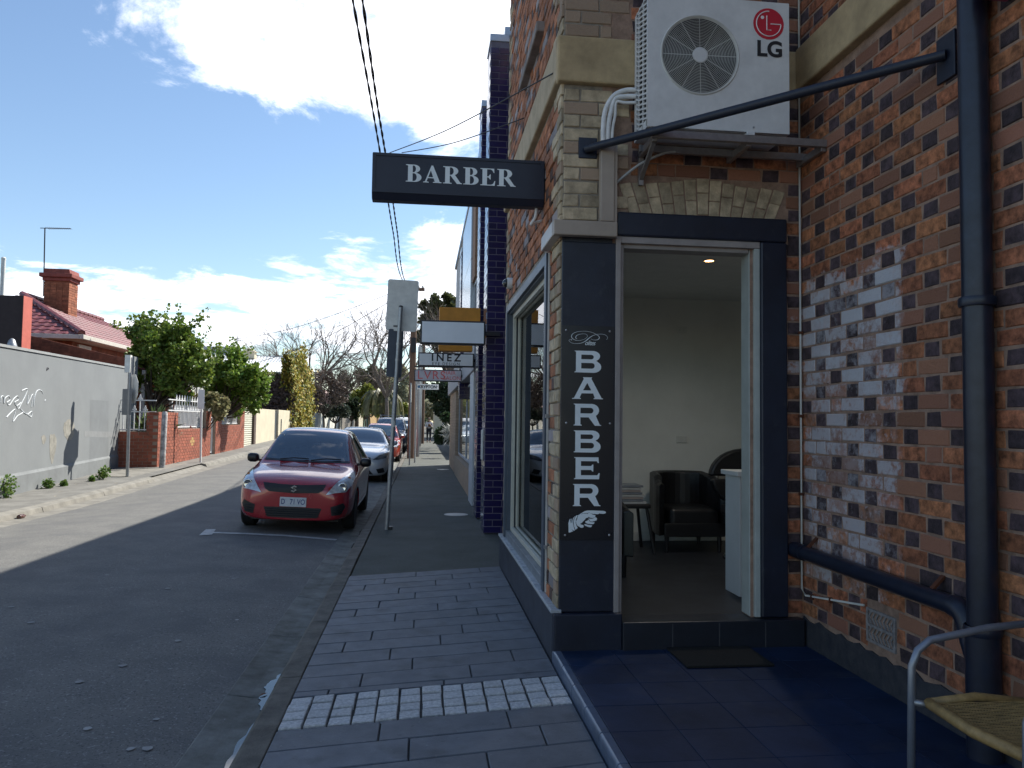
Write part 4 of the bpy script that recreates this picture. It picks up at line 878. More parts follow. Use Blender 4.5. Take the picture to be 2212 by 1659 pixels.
def wheel(root, x, y, r_, side):
    w_ = thing_part('wheel', root); s_ = side
    t_ = build(MB().lathe([(r_*.66, -.09), (r_*.93, -.095), (r_, -.07), (r_, .07), (r_*.93, .095), (r_*.66, .09)], (x, y, r_), 28, 'x'), 'wheel', tyre_m, root, local=True, auto=40)
    f = MB().lathe([(r_*.66, -.06), (r_*.66, .06)], (x, y, r_), 24, 'x')
    for k in range(7):
        a = 2*math.pi*k/7; f.bar((x+s_*.07, y+.03*math.cos(a), r_+.03*math.sin(a)), (x+s_*.075, y+r_*.64*math.cos(a), r_+r_*.64*math.sin(a)), .045, .03, (1, 0, 0))
    build(f, 'rim', rim_m, t_, local=True)
def thing_part(*a): return None
def car(name, label, cat, loc, st, paint, wb, wr, P, roll=0., group=None, lv=3):
    t = thing(name, label, cat, loc, 0, group); t.rotation_euler.y = roll; t.scale = (P.get('scale', .95),)*3
    tr = P['track']; cut = []
    for wy in wb:
        for sx_ in (1, -1): cut.append(MB().lathe([(wr*1.14, -.20), (wr*1.14, .20)], (sx_*(tr+.06), wy, wr*1.02), 26, 'x'))
    base = loft(st); me0 = subsurf_mesh(base, lv); bv = BVHTree.FromPolygons([v.co for v in me0.vertices], [tuple(p.vertices) for p in me0.polygons])
    me = subsurf_mesh(base, lv, cut); link('body', me, paint, t)
    u = MB().box(-tr+.12, tr-.12, wb[0]-.55, wb[1]+.45, .16, .42); build(u, 'underbody', blk, t, local=True)
    for wy in wb:
        for sx_ in (1, -1): wheel(t, sx_*tr, wy, wr, sx_)
    for nm, poly, ax, of, m_ in P['patches']:
        polys = [poly]
        if ax == 'both': polys = [poly]; axs = ['right', 'left']
        elif nm.startswith('*'): axs = [ax]; polys = [poly, [(-x, z) for x, z in poly]]
        else: axs = [ax]
        for a_ in axs:
            for pl_ in polys: link(nm.strip('*'), decal(bv, pl_, a_, of, P.get('step', .035)), m_, t)
    for fn in P.get('extra', []): fn(t, bv)
    return t
def surf(bv, x, z):
    h, nn, *_ = bv.ray_cast(Vector((x, -2, z)), Vector((0, 1, 0))); return h
def mirror_pair(x, y, z, m_, w_=.17, h_=.115):
    def f(t, bv):
        for s_ in (1, -1):
            mb = MB(); n = 10
            for yy, k in ((y-.06, .55), (y-.045, .85), (y, 1.), (y+.06, .95)):
                mb.v += [(s_*(x+w_/2+w_/2*k*math.copysign(abs(math.cos(a))**.7, math.cos(a))), yy, z+h_/2*k*math.copysign(abs(math.sin(a))**.7, math.sin(a))) for a in [2*math.pi*i/n for i in range(n)]]
            for i in range(3):
                for k in range(n): mb.f.append((i*n+k, i*n+(k+1) % n, (i+1)*n+(k+1) % n, (i+1)*n+k))
            mb.f += [tuple(range(n)), tuple(range(3*n, 4*n))]; o = build(mb, 'wing_mirror', m_, t, smooth=True, local=True); build(MB().bar((s_*(x-.06), y+.02, z-.04), (s_*(x+.05), y, z-.03), .05, .04), 'mirror_arm', blk, o, local=True)
    return f
def plate(text, x, z, w_, h_, face, ink, extra=None):
    def f(t, bv):
        h = surf(bv, x, z); y = min(surf(bv, x+dx_, z+dz_).y for dx_ in (-w_/2, 0, w_/2) for dz_ in (-h_/2, h_/2))-.012
        o = build(MB().box(x-w_/2, x+w_/2, y, y+.012, z-h_/2, z+h_/2), 'number_plate', face, t, local=True, bev=.003)
        me = text_mesh(text, h_*.80, bold=.0012, xs=.74); me.transform(Matrix.Translation((x, y-.0015, z)) @ FRONT); link('plate_lettering', me, ink, o)
    return f
# --- the red hatchback
redp = M('red_metallic_paint', (.36, .010, .020), .25, .15, var=.05, coat=1., spec=.6)
hat = [(0.0, .54, .20, .50, .635, .40), (.035, .66, .185, .58, .705, .50), (.13, .755, .175, .68, .775, .58), (.32, .81, .17, .755, .835, .64), (.62, .84, .17, .805, .885, .68), (.95, .848, .17, .84, .925, .70), (1.10, .848, .17, .855, .955, .70),
       (1.32, .848, .17, .88, 1.125, .665), (1.62, .848, .17, .905, 1.355, .60), (1.86, .848, .17, .92, 1.475, .565), (2.25, .848, .17, .935, 1.51, .565), (2.8, .848, .17, .95, 1.50, .56), (3.3, .845, .18, .965, 1.45, .55), (3.58, .83, .20, .97, 1.30, .56), (3.76, .78, .24, .94, 1.02, .58), (3.83, .66, .30, .80, .90, .48)]
HL = [(.455, .575), (.58, .60), (.72, .615), (.785, .70), (.80, .80), (.775, .862), (.72, .855), (.645, .80), (.545, .695)]
def suz(t, bv):
    y = min(surf(bv, dx_, dz_).y for dx_ in (-.05, .05) for dz_ in (.60, .69))-.010; s_ = .105
    S1 = [(-.5, .12), (.0, .5), (.5, .18), (.27, .04), (.02, .20), (-.17, .09), (.5, -.34), (.23, -.5), (-.5, -.02)]
    top = [(.06, .62), (.44, .36), (.22, .24), (.02, .36), (-.14, .27), (.22, .02), (.02, -.10), (-.44, .20)]
    bot = [(-x, -z) for x, z in top]
    for pl_ in (top, bot): build(MB().prism([(x*s_, .645+z*s_*.78) for x, z in pl_], y-.006, y+.002), 'badge', chrome, t, local=True)
def wipers(t, bv):
    for a, b in (((-.42, .99), (.02, 1.01)), ((.06, .99), (.52, 1.02))):
        p, q = surf(bv, *a), surf(bv, *b); build(MB().tube([p+Vector((0, -.02, .012)), (p+q)/2+Vector((0, -.03, .03)), q+Vector((0, -.02, .012))], .010, 6), 'wiper', blk, t, local=True)
def lamps(xs_, z, r_, m_=chrome):
    def f(t, bv):
        for x in xs_:
            h = surf(bv, x, z); build(MB().lathe([(r_, .0), (r_, -.016), (r_*.8, -.022), (r_*.5, -.012)], (h.x, h.y-.004, h.z), 18, 'y'), 'lamp_bowl', m_, t, local=True, smooth=True)
    return f
def slats(x0, x1, z0, z1, n, m_):
    def f(t, bv):
        for i in range(n):
            z = z0+(z1-z0)*(i+.5)/n; P_ = [surf(bv, x0+(x1-x0)*k/8, z) for k in range(9)]; build(MB().tube([p+Vector((0, -.012, 0)) for p in P_], .0055, 4), 'grille_bar', m_, t, local=True)
    return f
def aerial(x, y, z):
    def f(t, bv): build(MB().tube([(x, y, z-.01), (x, y, z+.02), (x+.01, y+.09, z+.19)], [.02, .012, .005], 8), 'aerial', blk, t, local=True)
    return f
def stickers(t, bv):
    for x, z, w_, h_, m_ in ((-.52, 1.385, .05, .022, white), (-.47, 1.36, .012, .045, offw)):
        h = surf(bv, x, z); build(MB().box(x-w_/2, x+w_/2, h.y-.012, h.y-.009, z-h_/2, z+h_/2), 'windscreen_sticker', m_, t, local=True)
gmesh = M('grille_mesh', (.013, .012, .014), .5, var=.3, vs=60)
WS = [(-.655, 1.005), (-.3, .995), (0, .992), (.3, .995), (.655, 1.005), (.545, 1.40), (.50, 1.435), (0, 1.445), (-.50, 1.435), (-.545, 1.40)]
PT = [('windscreen', WS, 'front', .005, cglass), ('*headlight', HL, 'front', .008, lens), ('upper_grille', [(-.445, .715), (-.2, .700), (0, .695), (.2, .700), (.445, .715), (.41, .635), (.35, .595), (0, .580), (-.35, .595), (-.41, .635)], 'front', .006, gmesh),
      ('lower_grille', [(-.41, .375), (0, .385), (.41, .375), (.35, .235), (0, .225), (-.35, .235)], 'front', .006, gmesh), ('*fog_vent', [(.53, .40), (.70, .46), (.73, .40), (.67, .29), (.55, .275)], 'front', .006, gmesh),
      ('side_window', [(1.36, .97), (1.50, 1.06), (2.0, 1.40), (2.36, 1.43), (2.36, 1.02)], 'both', .005, cglass), ('side_window', [(2.44, 1.02), (2.44, 1.43), (2.95, 1.41), (3.25, 1.28), (3.05, 1.06)], 'both', .005, cglass),
      ('cowl', [(-.67, .978), (0, .965), (.67, .978), (.655, 1.003), (0, .989), (-.655, 1.003)], 'front', .004, blk)]
CX_, CY_ = -1.705, 10.58
car('hatchback_car', 'red hatchback parked at the kerb behind the bay line', 'car', (CX_, CY_, -.062), hat, redp, (.80, 3.23), .302,
    {'track': .74, 'scale': .925, 'patches': PT, 'extra': [suz, wipers, lamps((-.675, .675), .685, .070), lamps((-.735, .735), .80, .024, amber), slats(-.38, .38, .24, .365, 4, blk), slats(-.70, -.56, .30, .41, 3, blk), slats(.56, .70, .30, .41, 3, blk), mirror_pair(.80, 1.42, .99, black, .19, .15), plate('D   71 VO', 0, .455, .372, .134, M('plate_white', (.62, .64, .66), .5, var=.1, vs=30), M('plate_blue', (.02, .04, .20), .5)), aerial(0.02, 3.2, 1.47), stickers]}, R(2.3))
# --- silver white sedan
sil = M('silver_white_paint', (.52, .53, .55), .24, .3, var=.04, coat=1.)
sed = [(0., .52, .20, .46, .62, .38), (.04, .66, .17, .56, .70, .50), (.16, .78, .155, .66, .77, .60), (.42, .85, .15, .76, .845, .68), (.85, .885, .15, .83, .915, .72), (1.25, .89, .15, .86, .965, .74), (1.45, .89, .15, .875, .995, .74), (1.75, .89, .15, .89, 1.17, .67), (2.05, .89, .15, .90, 1.32, .60), (2.35, .89, .15, .91, 1.405, .56),
       (2.8, .89, .15, .92, 1.43, .555), (3.4, .885, .16, .94, 1.38, .55), (3.9, .87, .18, .96, 1.20, .55), (4.3, .84, .22, .95, 1.03, .60), (4.55, .76, .26, .90, .95, .58), (4.63, .62, .34, .78, .85, .46)]
SWS = [(-.68, 1.03), (0, 1.01), (.68, 1.03), (.56, 1.34), (.50, 1.365), (0, 1.375), (-.50, 1.365), (-.56, 1.34)]
SPT = [('windscreen', SWS, 'front', .005, cglass), ('*headlight', [(.46, .60), (.62, .61), (.80, .66), (.84, .76), (.78, .77), (.62, .72)], 'front', .008, M('dark_lens', (.06, .065, .07), .08, coat=1.)), ('grille', [(-.40, .66), (0, .68), (.40, .66), (.42, .58), (.33, .50), (0, .49), (-.33, .50), (-.42, .58)], 'front', .006, gmesh),
       ('lower_intake', [(-.38, .34), (0, .35), (.38, .34), (.50, .22), (0, .21), (-.50, .22)], 'front', .006, gmesh), ('*bumper_vent', [(.56, .36), (.74, .40), (.78, .28), (.62, .25)], 'front', .006, gmesh), ('sunroof', [(-.46, 2.42), (.46, 2.42), (.46, 3.0), (-.46, 3.0)], 'top', .006, cglass),
       ('side_window', [(1.85, 1.0), (2.35, 1.33), (2.75, 1.36), (2.75, 1.0)], 'both', .005, cglass), ('side_window', [(2.82, 1.0), (2.82, 1.36), (3.4, 1.31), (3.85, 1.12), (3.7, 1.03)], 'both', .005, cglass)]
def bar_(t, bv): build(MB().tube([surf(bv, x, .585)+Vector((0, -.014, 0)) for x in (-.38, -.2, 0, .2, .38)], .012, 6), 'grille_blade', chrome, t, local=True); build(MB().lathe([(.075, -.022), (.075, -.03)], (0, surf(bv, 0, .585).y, .585), 20, 'y'), 'badge', chrome, t, local=True)
car('sedan_car', 'silver white sedan with black glass sunroof parked behind the red hatchback', 'car', (-1.67, 19.55, -.075), sed, sil, (.9, 3.6), .315, {'track': .79, 'patches': SPT, 'extra': [bar_, mirror_pair(.86, 1.75, 1.02, sil, .18, .13)], 'step': .05}, R(2.), lv=2)
# --- red car further on
red2 = M('orange_red_paint', (.36, .030, .012), .25, .2, var=.05, coat=1.)
car('red_sedan', 'bright red older car with amber indicators beyond the silver sedan', 'car', (-1.62, 29.3, -.07), hat, red2, (.80, 3.23), .30, {'track': .74, 'patches': [PT[0], PT[1], PT[3], PT[5], PT[6]], 'extra': [lamps((-.74, .74), .62, .05, amber), mirror_pair(.80, 1.42, 1.0, red2)], 'step': .06}, R(2.), lv=2)
# --- dark four wheel drive
drk = M('dark_blue_paint', (.010, .016, .032), .25, .3, var=.05, coat=1.)
suv = [(0., .62, .30, .70, .86, .50), (.05, .76, .28, .82, .95, .62), (.25, .86, .27, .92, 1.03, .70), (.8, .92, .27, .98, 1.09, .76), (1.25, .93, .27, 1.02, 1.13, .78), (1.6, .93, .27, 1.05, 1.42, .72), (1.95, .93, .27, 1.08, 1.72, .66), (2.4, .93, .27, 1.10, 1.80, .655), (3.2, .93, .28, 1.10, 1.80, .65), (4.2, .92, .30, 1.10, 1.78, .65), (4.6, .90, .32, 1.08, 1.6, .66), (4.7, .80, .40, 1.0, 1.2, .6)]
VPT = [('windscreen', [(-.70, 1.19), (.70, 1.19), (.60, 1.66), (-.60, 1.66)], 'front', .006, cglass), ('*headlight', [(.52, .78), (.80, .80), (.82, .92), (.54, .90)], 'front', .008, lens), ('grille', [(-.44, .90), (.44, .90), (.44, .74), (-.44, .74)], 'front', .006, gmesh), ('side_window', [(1.75, 1.16), (2.1, 1.62), (2.9, 1.68), (2.9, 1.16)], 'both', .006, cglass), ('side_window', [(3., 1.16), (3., 1.68), (4.2, 1.66), (4.3, 1.16)], 'both', .006, cglass)]
def rack(t, bv):
    for y in (2.5, 3.2, 3.9): build(MB().tube([(-.62, y, 1.80), (-.60, y, 1.90), (.60, y, 1.90), (.62, y, 1.80)], .015, 6), 'roof_bar', galv, t, local=True)
    for s_ in (-.6, .6): build(MB().tube([(s_, 2.3, 1.9), (s_, 4.1, 1.9)], .015, 6), 'roof_rail', galv, t, local=True)
car('four_wheel_drive', 'dark blue four wheel drive with roof rack parked up the street', 'car', (-1.62, 37.5, -.06), suv, drk, (.95, 3.75), .37, {'track': .80, 'patches': VPT, 'extra': [rack, mirror_pair(.88, 1.8, 1.2, black, .2, .2)], 'step': .08}, R(2.), lv=2)
car('white_van', 'white van just visible beyond the dark four wheel drive', 'car', (-1.45, 62., -.05), [(y, w_, zb, zs, zt*1.08, wt_) for y, w_, zb, zs, zt, wt_ in suv], M('van_white', (.62, .63, .62), .3, coat=.6), (.95, 3.75), .34, {'track': .80, 'patches': [VPT[0], VPT[1]], 'step': .1}, R(1.5), lv=2)
car('far_sedan', 'pale blue grey car parked between the dark four wheel drive and the van', 'car', (-1.40, 50., -.06), sed, M('blue_grey_paint', (.35, .42, .47), .3, .2, coat=1.), (.9, 3.6), .31, {'track': .79, 'patches': [SPT[0], SPT[1], SPT[2]], 'step': .1}, R(1.5), lv=2)

# ================================================================== PURPLE TILED BUILDING NEXT DOOR
pbd = thing('purple_building', 'modern building with purple glazed brick columns and silver panels', 'building', (1.08, 10.2, 0))
grey_r = M('grey_render', (.42, .43, .44), .7, var=.12, vs=3); pg = M('purple_glazed_brick', (.014, .010, .070), .16, var=.15, vs=5, rnd=.22, spec=.7); pgm = M('purple_mortar', (.19, .17, .22), .8)
silp = M('silver_panel', (.50, .53, .56), .22, .65, var=.06); wgl = M('tinted_window', (.02, .028, .036), .05, spec=.9); wfr = M('grey_window_frame', (.40, .43, .46), .45, var=.06)
core_ = build(MB().box(1.08, 9, 10.25, 26.55, -.1, 6.75), 'main_block', grey_r, pbd)
build(MB().box(1.02, 9.05, 10.2, 26.6, 6.751, 6.86), 'parapet_cap', silp, pbd)
NP = [0]
def column(x0, x1, y0, y1, z0, z1, n_ind):
    c = build(MB().box(x0+.006, x1, y0+.006, y1-.006, z0, z1), 'column', pgm, pbd); ph, pw_ = .086, .235; k = int((z1-z0)/ph); rest_ = MB()
    for i in range(k):
        z = z0+ph*(i+.5)
        x = x0+(-.1175 if i % 2 else 0)
        while x < x1-.01:
            a, b = max(x, x0+.0005), min(x+pw_, x1)
            if b-a > .02:
                mb = MB(); g_ = .004; mb.add([(a+g_, y0+.006, z-ph/2+g_), (b-g_, y0+.006, z-ph/2+g_), (b-g_, y0+.006, z+ph/2-g_), (a+g_, y0+.006, z+ph/2-g_), (a+g_+.002, y0, z-ph/2+g_+.002), (b-g_-.002, y0, z-ph/2+g_+.002), (b-g_-.002, y0, z+ph/2-g_-.002), (a+g_+.002, y0, z+ph/2-g_-.002)], [(0, 1, 5, 4), (1, 2, 6, 5), (2, 3, 7, 6), (3, 0, 4, 7), (4, 5, 6, 7)])
                if NP[0] < 260 and n_ind: build(mb, 'glazed_brick', pg, c); NP[0] += 1
                else: rest_.add(mb.v, mb.f)
            x += pw_
        y = y0+(.1175 if i % 2 else 0)
        while y < y1-.01:
            a, b = max(y, y0+.0005), min(y+pw_, y1); g_ = .004; tx = random.uniform(-.0012, .0012)
            if b-a > .02: rest_.add([(x0+.006, a+g_, z-ph/2+g_), (x0+.006, b-g_, z-ph/2+g_), (x0+.006, b-g_, z+ph/2-g_), (x0+.006, a+g_, z+ph/2-g_), (x0, a+g_+.002, z-ph/2+g_+.002), (x0+tx, b-g_-.002, z-ph/2+g_+.002), (x0+tx, b-g_-.002, z+ph/2-g_-.002), (x0, a+g_+.002, z+ph/2-g_-.002)], [(0, 4, 5, 1), (1, 5, 6, 2), (2, 6, 7, 3), (3, 7, 4, 0), (4, 7, 6, 5)])
            y += pw_
    build(rest_, 'more_glazed_bricks', pg, c, kind='stuff'); build(MB().box(x0-.01, x1, y0-.01, y1+.01, z1, z1+.10), 'column_cap', silp, c, bev=.004); return c
column(.825, 1.08, 10.15, 10.68, 0, 6.62, True); column(.835, 1.08, 11.75, 12.3, 0, 6.38, True); column(.835, 1.08, 17.7, 18.4, 2.0, 5.4, False)
def glaze(y0, y1, z0, z1, x=1.06, nz_=1):
    w_ = build(MB().box(x-.03, x+.0, y0, y1, z0, z0+.05).box(x-.03, x, y0, y1, z1-.05, z1).box(x-.03, x, y0, y0+.05, z0+.0501, z1-.0501).box(x-.03, x, y1-.05, y1, z0+.0501, z1-.0501), 'window', wfr, pbd, bev=.003)
    build(MB().box(x-.012, x+.0, y0+.051, y1-.051, z0+.051, z1-.051), 'pane', wgl, w_)
    for k in range(1, nz_): z = z0+(z1-z0)*k/nz_; build(MB().box(x-.032, x+.001, y0+.051, y1-.051, z-.025, z+.025), 'transom', wfr, w_)
glaze(10.72, 11.70, 2.9, 6.3, 1.0, 4); glaze(12.35, 13.6, 3.2, 6.3, 1.05, 4); glaze(10.72, 11.70, .5, 2.6, 1.05, 1); glaze(12.4, 13.5, .4, 2.5, 1.05, 1)
build(MB().box(.945, 1.079, 10.70, 11.74, 2.62, 2.88), 'spandrel_panel', silp, pbd)
# silver clad bay with its two panels
bay = build(MB().box(.83, 1.079, 14.0, 17.0, 3.45, 4.45), 'clad_bay', silp, pbd, bev=.006); build(MB().box(.83, 1.0795, 14.0, 17.0, 4.458, 5.62), 'clad_panel', silp, bay, bev=.006); build(MB().box(.86, 1.078, 13.3, 13.97, 4.0, 5.75), 'brick_infill', M('tan_brick', (.33, .19, .12), .8, var=.3, vs=20), pbd)
glaze(13.32, 13.95, 3.3, 3.98, .93, 1)
# ground floor front: beam, pilaster, tan brick pier, shop window
build(MB().box(.86, 1.079, 13.2, 26.5, 2.36, 2.95), 'fascia_beam', M('fascia_grey', (.36, .36, .38), .6, var=.1), pbd, bev=.01)
build(MB().box(.89, 1.079, 13.6, 14.6, -.05, 2.359), 'pilaster', M('pilaster_white', (.55, .57, .58), .6, var=.08), pbd, bev=.008)
tb = M('cream_brick', (.42, .30, .20), .8, var=.15, vs=10, rnd=.12); pier = build(MB().box(.955, 1.079, 22.0, 26.5, -.05, 2.359), 'brick_pier', M('cream_mortar', (.28, .20, .14), .9), pbd)
bb = MB()
for i in range(28):
    z = -.04+i*.0855; y = 22.0+(.12 if i % 2 else 0)-.12
    while y < 26.5:
        a, b = max(y, 22.0), min(y+.23, 26.5)
        if b-a > .03: bb.box(.947, .955, a+.005, b-.005, z, z+.076)
        y += .24
    for x in (.955, 1.02): bb.box(x, min(x+.06, 1.079), 21.993, 21.9995, z, z+.076)
build(bb, 'pier_bricks', tb, pier, kind='stuff')
build(MB().box(.93, 1.079, 14.62, 21.98, -.05, .50), 'brick_dado', tb, pbd); glaze(14.7, 18.2, .55, 2.3, 1.06, 1); glaze(18.25, 21.9, .55, 2.3, 1.06, 1)
build(MB().box(.80, .823, 10.3, 10.5, .95, 1.35), 'meter_box', offw, pbd, bev=.006)
dome('security_camera', 'dome security camera on the purple column beside the blank sign', .825, 10.42, 2.74, None)
# ---------------------------------------------------------------- signs standing out over the footpath
def box_sign(name, label, x0, x1, z0, z1, y, frame, face, fw_=.02, dp=.14):
    t = thing(name, label, 'sign', ((x0+x1)/2, y, z0)); build(MB().box(x0, x1, y, y+dp, z0, z1), 'casing', frame, t, bev=.006); build(MB().box(x0+fw_, x1-fw_, y-.004, y-.0005, z0+fw_, z1-fw_), 'face', face, t)
    build(MB().bar((x1, y+dp/2, (z0+z1)/2), (1.0, y+dp/2, (z0+z1)/2), .05, .05), 'arm', frame, t); return t
blkf = M('sign_frame_black', (.012, .012, .018), .4); wface = M('blank_face', (.78, .82, .88), .35, var=.05, vs=3)
box_sign('blank_sign', 'blank white light box with black frame on the first purple column', -.045, .80, 2.465, 2.775, 10.02, blkf, wface)
org = M('orange_sign_paint', (.66, .27, .025), .5, var=.12, vs=6); t = thing('orange_sign', 'orange layered box sign behind the blank white light box', 'sign', (.5, 11.4, 2.45))
build(MB().box(.22, .83, 11.35, 11.55, 2.95, 3.15), 'upper_board', org, t, bev=.006); build(MB().box(.25, .80, 11.36, 11.54, 2.72, 2.949), 'middle_board', org, t, bev=.006); build(MB().box(.22, .72, 11.35, 11.55, 2.50, 2.719), 'lower_board', org, t, bev=.006)
wf2 = M('sign_face_white', (.82, .83, .82), .4, var=.05); ink = M('sign_ink', (.015, .015, .018), .5)
t = box_sign('eye_design_sign', 'white sign reading INEZ EYE DESIGN in black letters', -.09, .855, 2.388, 2.622, 13.05, blkf, wf2)
place('lettering', text_mesh('INEZ', .175, space=1.45, bold=.004), ink, t, (.38, 13.0445, 2.535)); place('lettering', text_mesh('EYE DESIGN', .068, space=1.35), ink, t, (.38, 13.0445, 2.432))
t = box_sign('salon_sign', 'grey light box sign with dim red LVRS hair salon lettering', -.19, .845, 2.335, 2.595, 16.9, blkf, M('pinkish_face', (.55, .50, .52), .4, var=.15, vs=6))
rl = M('dim_red_letter', (.50, .10, .10), .4, emit=.06); place('lettering', text_mesh('LVRS', .26, 'LEFT', 1.15), rl, t, (-.13, 16.8945, 2.465)); place('lettering', text_mesh('HAIR', .12, 'LEFT', 1.0), rl, t, (.44, 16.8945, 2.525)); place('lettering', text_mesh('SALON', .12, 'LEFT', 1.0), rl, t, (.44, 16.8945, 2.41))
build(MB().bar((-.19, 16.97, 2.66), (.9, 16.97, 2.66), .03, .03), 'top_arm', blkf, t)
# ---------------------------------------------------------------- posts
t = thing('parking_sign_post', 'leaning galvanised post carrying two parking signs seen from behind', 'sign post', (-.45, 10.6, -.012))
b_ = Vector((-.45, 10.6, -.012)); tp = ony(866, 664, 10.55); ax_ = (tp-b_).normalized()
build(MB().tube([b_, tp], .030, 14), 'post', galv, t, auto=40); build(MB().lathe([(.031, 0), (.026, .02), (.01, .028)], tp, 14), 'cap', M('dark_cap', (.06, .06, .065), .5), t, smooth=True); build(MB().box(-.43, -.37, 10.57, 10.63, -.012, .03), 'foot_bolt', blk, t)
def rrect(w_, h_, r_): return arc(w_/2-r_, h_/2-r_, r_, r_, 0, 90, 5)+arc(-w_/2+r_, h_/2-r_, r_, r_, 90, 180, 5)+arc(-w_/2+r_, -h_/2+r_, r_, r_, 180, 270, 5)+arc(w_/2-r_, -h_/2+r_, r_, r_, 270, 360, 5)
pbk = M('sign_back_pale', (.72, .71, .66), .6, .1, var=.12, vs=8); pdk = M('sign_back_dark', (.15, .17, .20), .55, .2, var=.12)
def plate_back(nm, cx, cz, w_, h_, y, yaw, m_, lean):
    me = curve_mesh(nm, [rrect(w_, h_, .03)], .0015); me.transform(Matrix.Translation(Vector((cx, y, cz))-OFF[t.name]) @ Matrix.Rotation(yaw, 4, 'Z') @ Matrix.Rotation(lean, 4, 'Y') @ FRONT); return link(nm, me, m_, t)
c1 = ony(869, 660, 10.62); c2 = ony(853, 763, 10.62)
plate_back('upper_sign', c1.x, c1.z, .42, .71, 10.62, 0, pbk, R(1.8)); plate_back('lower_sign', c2.x+.0, c2.z, .225, .66, 10.63, R(24), pdk, R(1.8))
for z in (.06, .42, -.62, -1.0, -.40): p = tp+ax_*(z-.10); build(MB().lathe([(.034, -.014), (.034, .014)], p, 12), 'clamp', M('clamp_steel', (.42, .42, .41), .4, .6), t) if z < .05 else None
build(MB().box(c1.x-.115, c1.x-.045, 10.615, 10.6185, c1.z-.30, c1.z-.275), 'maker_stamp', M('faded_stamp', (.16, .16, .15), .6), t)
build(MB().lathe([(.031, -.06), (.031, .06)], b_+ax_*1.45, 12), 'paint_band', offw, t)
# timber power pole and its neighbours
wood = M('pole_timber', (.16, .095, .062), .9, var=.3, vs=3, bump=.6, bs=20, stretch=(8, 8, .6))
t = thing('power_pole', 'brown timber power pole by the kerb with crossarm at its top', 'power pole', (-.43, 31, 0)); build(MB().tube([(-.43, 31, -.1), (-.41, 31, 7.1)], [.15, .115], 14), 'pole', wood, t, auto=40); build(MB().bar((-.8, 30.86, 6.75), (-.0, 30.86, 6.75), .1, .12), 'crossarm', wood, t); 
for x in (-.72, -.55, -.25, -.08): build(MB().lathe([(.04, 0), (.055, .04), (.03, .1)], (x, 30.86, 6.81), 10), 'insulator', offw, t)
build(MB().bar((-.41, 30.86, 6.35), (-.41, 30.86, 6.55), .08, .06), 'cable_hook', galv, t); build(MB().box(-.50, -.30, 30.80, 30.86, 4.2, 4.8), 'junction_box', blk, t)
def gpost(label, x, y, h_, r_=.03, g=None): 
    t = thing('street_post', label, 'post', (x, y, 0), group=g); build(MB().tube([(x, y, -.05), (x, y, h_)], r_, 12), 'shaft', galv, t, auto=40); return t
t = gpost('slim galvanised post holding the white lane name blade', -.235, 27.6, 3.05); bl_ = build(MB().box(-.20, .56, 27.585, 27.615, 2.60, 2.79), 'name_blade', wf2, t, bev=.004)
place('lettering', text_mesh('KRYPTON', .150, bold=.005, xs=.95), ink, bl_, (.165, 27.581, 2.69)); place('lettering', text_mesh('LA', .06), ink, bl_, (.50, 27.581, 2.71)); build(MB().lathe([(.045, 0), (.045, -.003)], (-.14, 27.583, 2.695), 16, 'y'), 'council_emblem', M('emblem_blue', (.05, .16, .30), .5), bl_)
t = gpost('thin sign post with an edge-on plate near the timber power pole', -.40, 26.1, 2.75, .026); build(MB().box(-.405, -.375, 25.9, 26.35, 2.1, 2.7), 'sign_plate', pbk, t, bev=.003)
t = gpost('thick galvanised post standing just past the timber power pole', -.16, 32.5, 4.6, .07); gpost('dark timber coloured post far up the kerb', -.16, 46, 6, .12)['category'] = 'post'
o = thing('power_pole', 'distant second timber power pole up the right kerb', 'power pole', (.0, 52, 0)); build(MB().tube([(0, 52, -.1), (0, 52, 8.5)], [.15, .11], 12), 'pole', wood, o, auto=40); build(MB().bar((-.9, 51.9, 8.1), (.9, 51.9, 8.1), .1, .1), 'crossarm', wood, o)
# ---------------------------------------------------------------- cables
cbl = M('black_cable', (.014, .014, .014), .6)
def cable(label, pts, r_, tw=0, n=40, name='overhead_cable', grp=None):
    P = stroke(pts, n); 
    if not tw: o = build(MB().tube(P, r_, 6), name, cbl, smooth=True)
    else:
        mb = MB()
        for ph_ in (0, math.pi):
            Q = []; L_ = 0
            for i, p in enumerate(P):
                if i: L_ += (p-P[i-1]).length
                a = L_/tw*2*math.pi+ph_; Q.append(p+Vector((math.cos(a)*r_*.95, 0, math.sin(a)*r_*.95)))
            mb.tube(Q, r_, 5)
        o = build(mb, name, cbl, smooth=True)
    tag(o, label, 'cable', grp); return o
hk = Vector((-.41, 30.84, 6.45))
for k, (px0, lab) in enumerate(((762, 'left one of two black overhead cables running along the street'), (783, 'right twisted one of two black overhead cables running along the street'))):
    x = -.50; a = onx(px0, 0, x); e = onx(px0+3.2*8, 140 if k == 0 else 140, x) ; m1 = onx(803 if k == 0 else 815, 225, -.48); m2 = onx(829.5 if k == 0 else 840.5, 380, -.47); m3 = onx(849 if k == 0 else 858, 500, -.46); m4 = onx(868 if k == 0 else 873, 602, -.445)
    pre = a+(a-m1)*1.1; cable(lab, [pre, a, m1, m2, m3, m4, hk+Vector((0, 0, .05*k))], .0055 if k == 0 else .0068, .55, 60)
for lab, p0, p1, sg in (('thin service wire dropping from the pole cables to the upper brick wall', onx(1210, 150, XS-.02), None, .05), ('lower thin service wire tied to a hook on the brick wall', onx(1132, 255, XS-.02), None, .05)):
    s_ = ony(842 if 'upper' in lab else 868, 330, 9.2 if 'upper' in lab else 9.0); mid = (p0+s_)/2-Vector((0, 0, sg)); cable(lab, [s_, mid, p0], .005, 0, 10, 'service_wire')
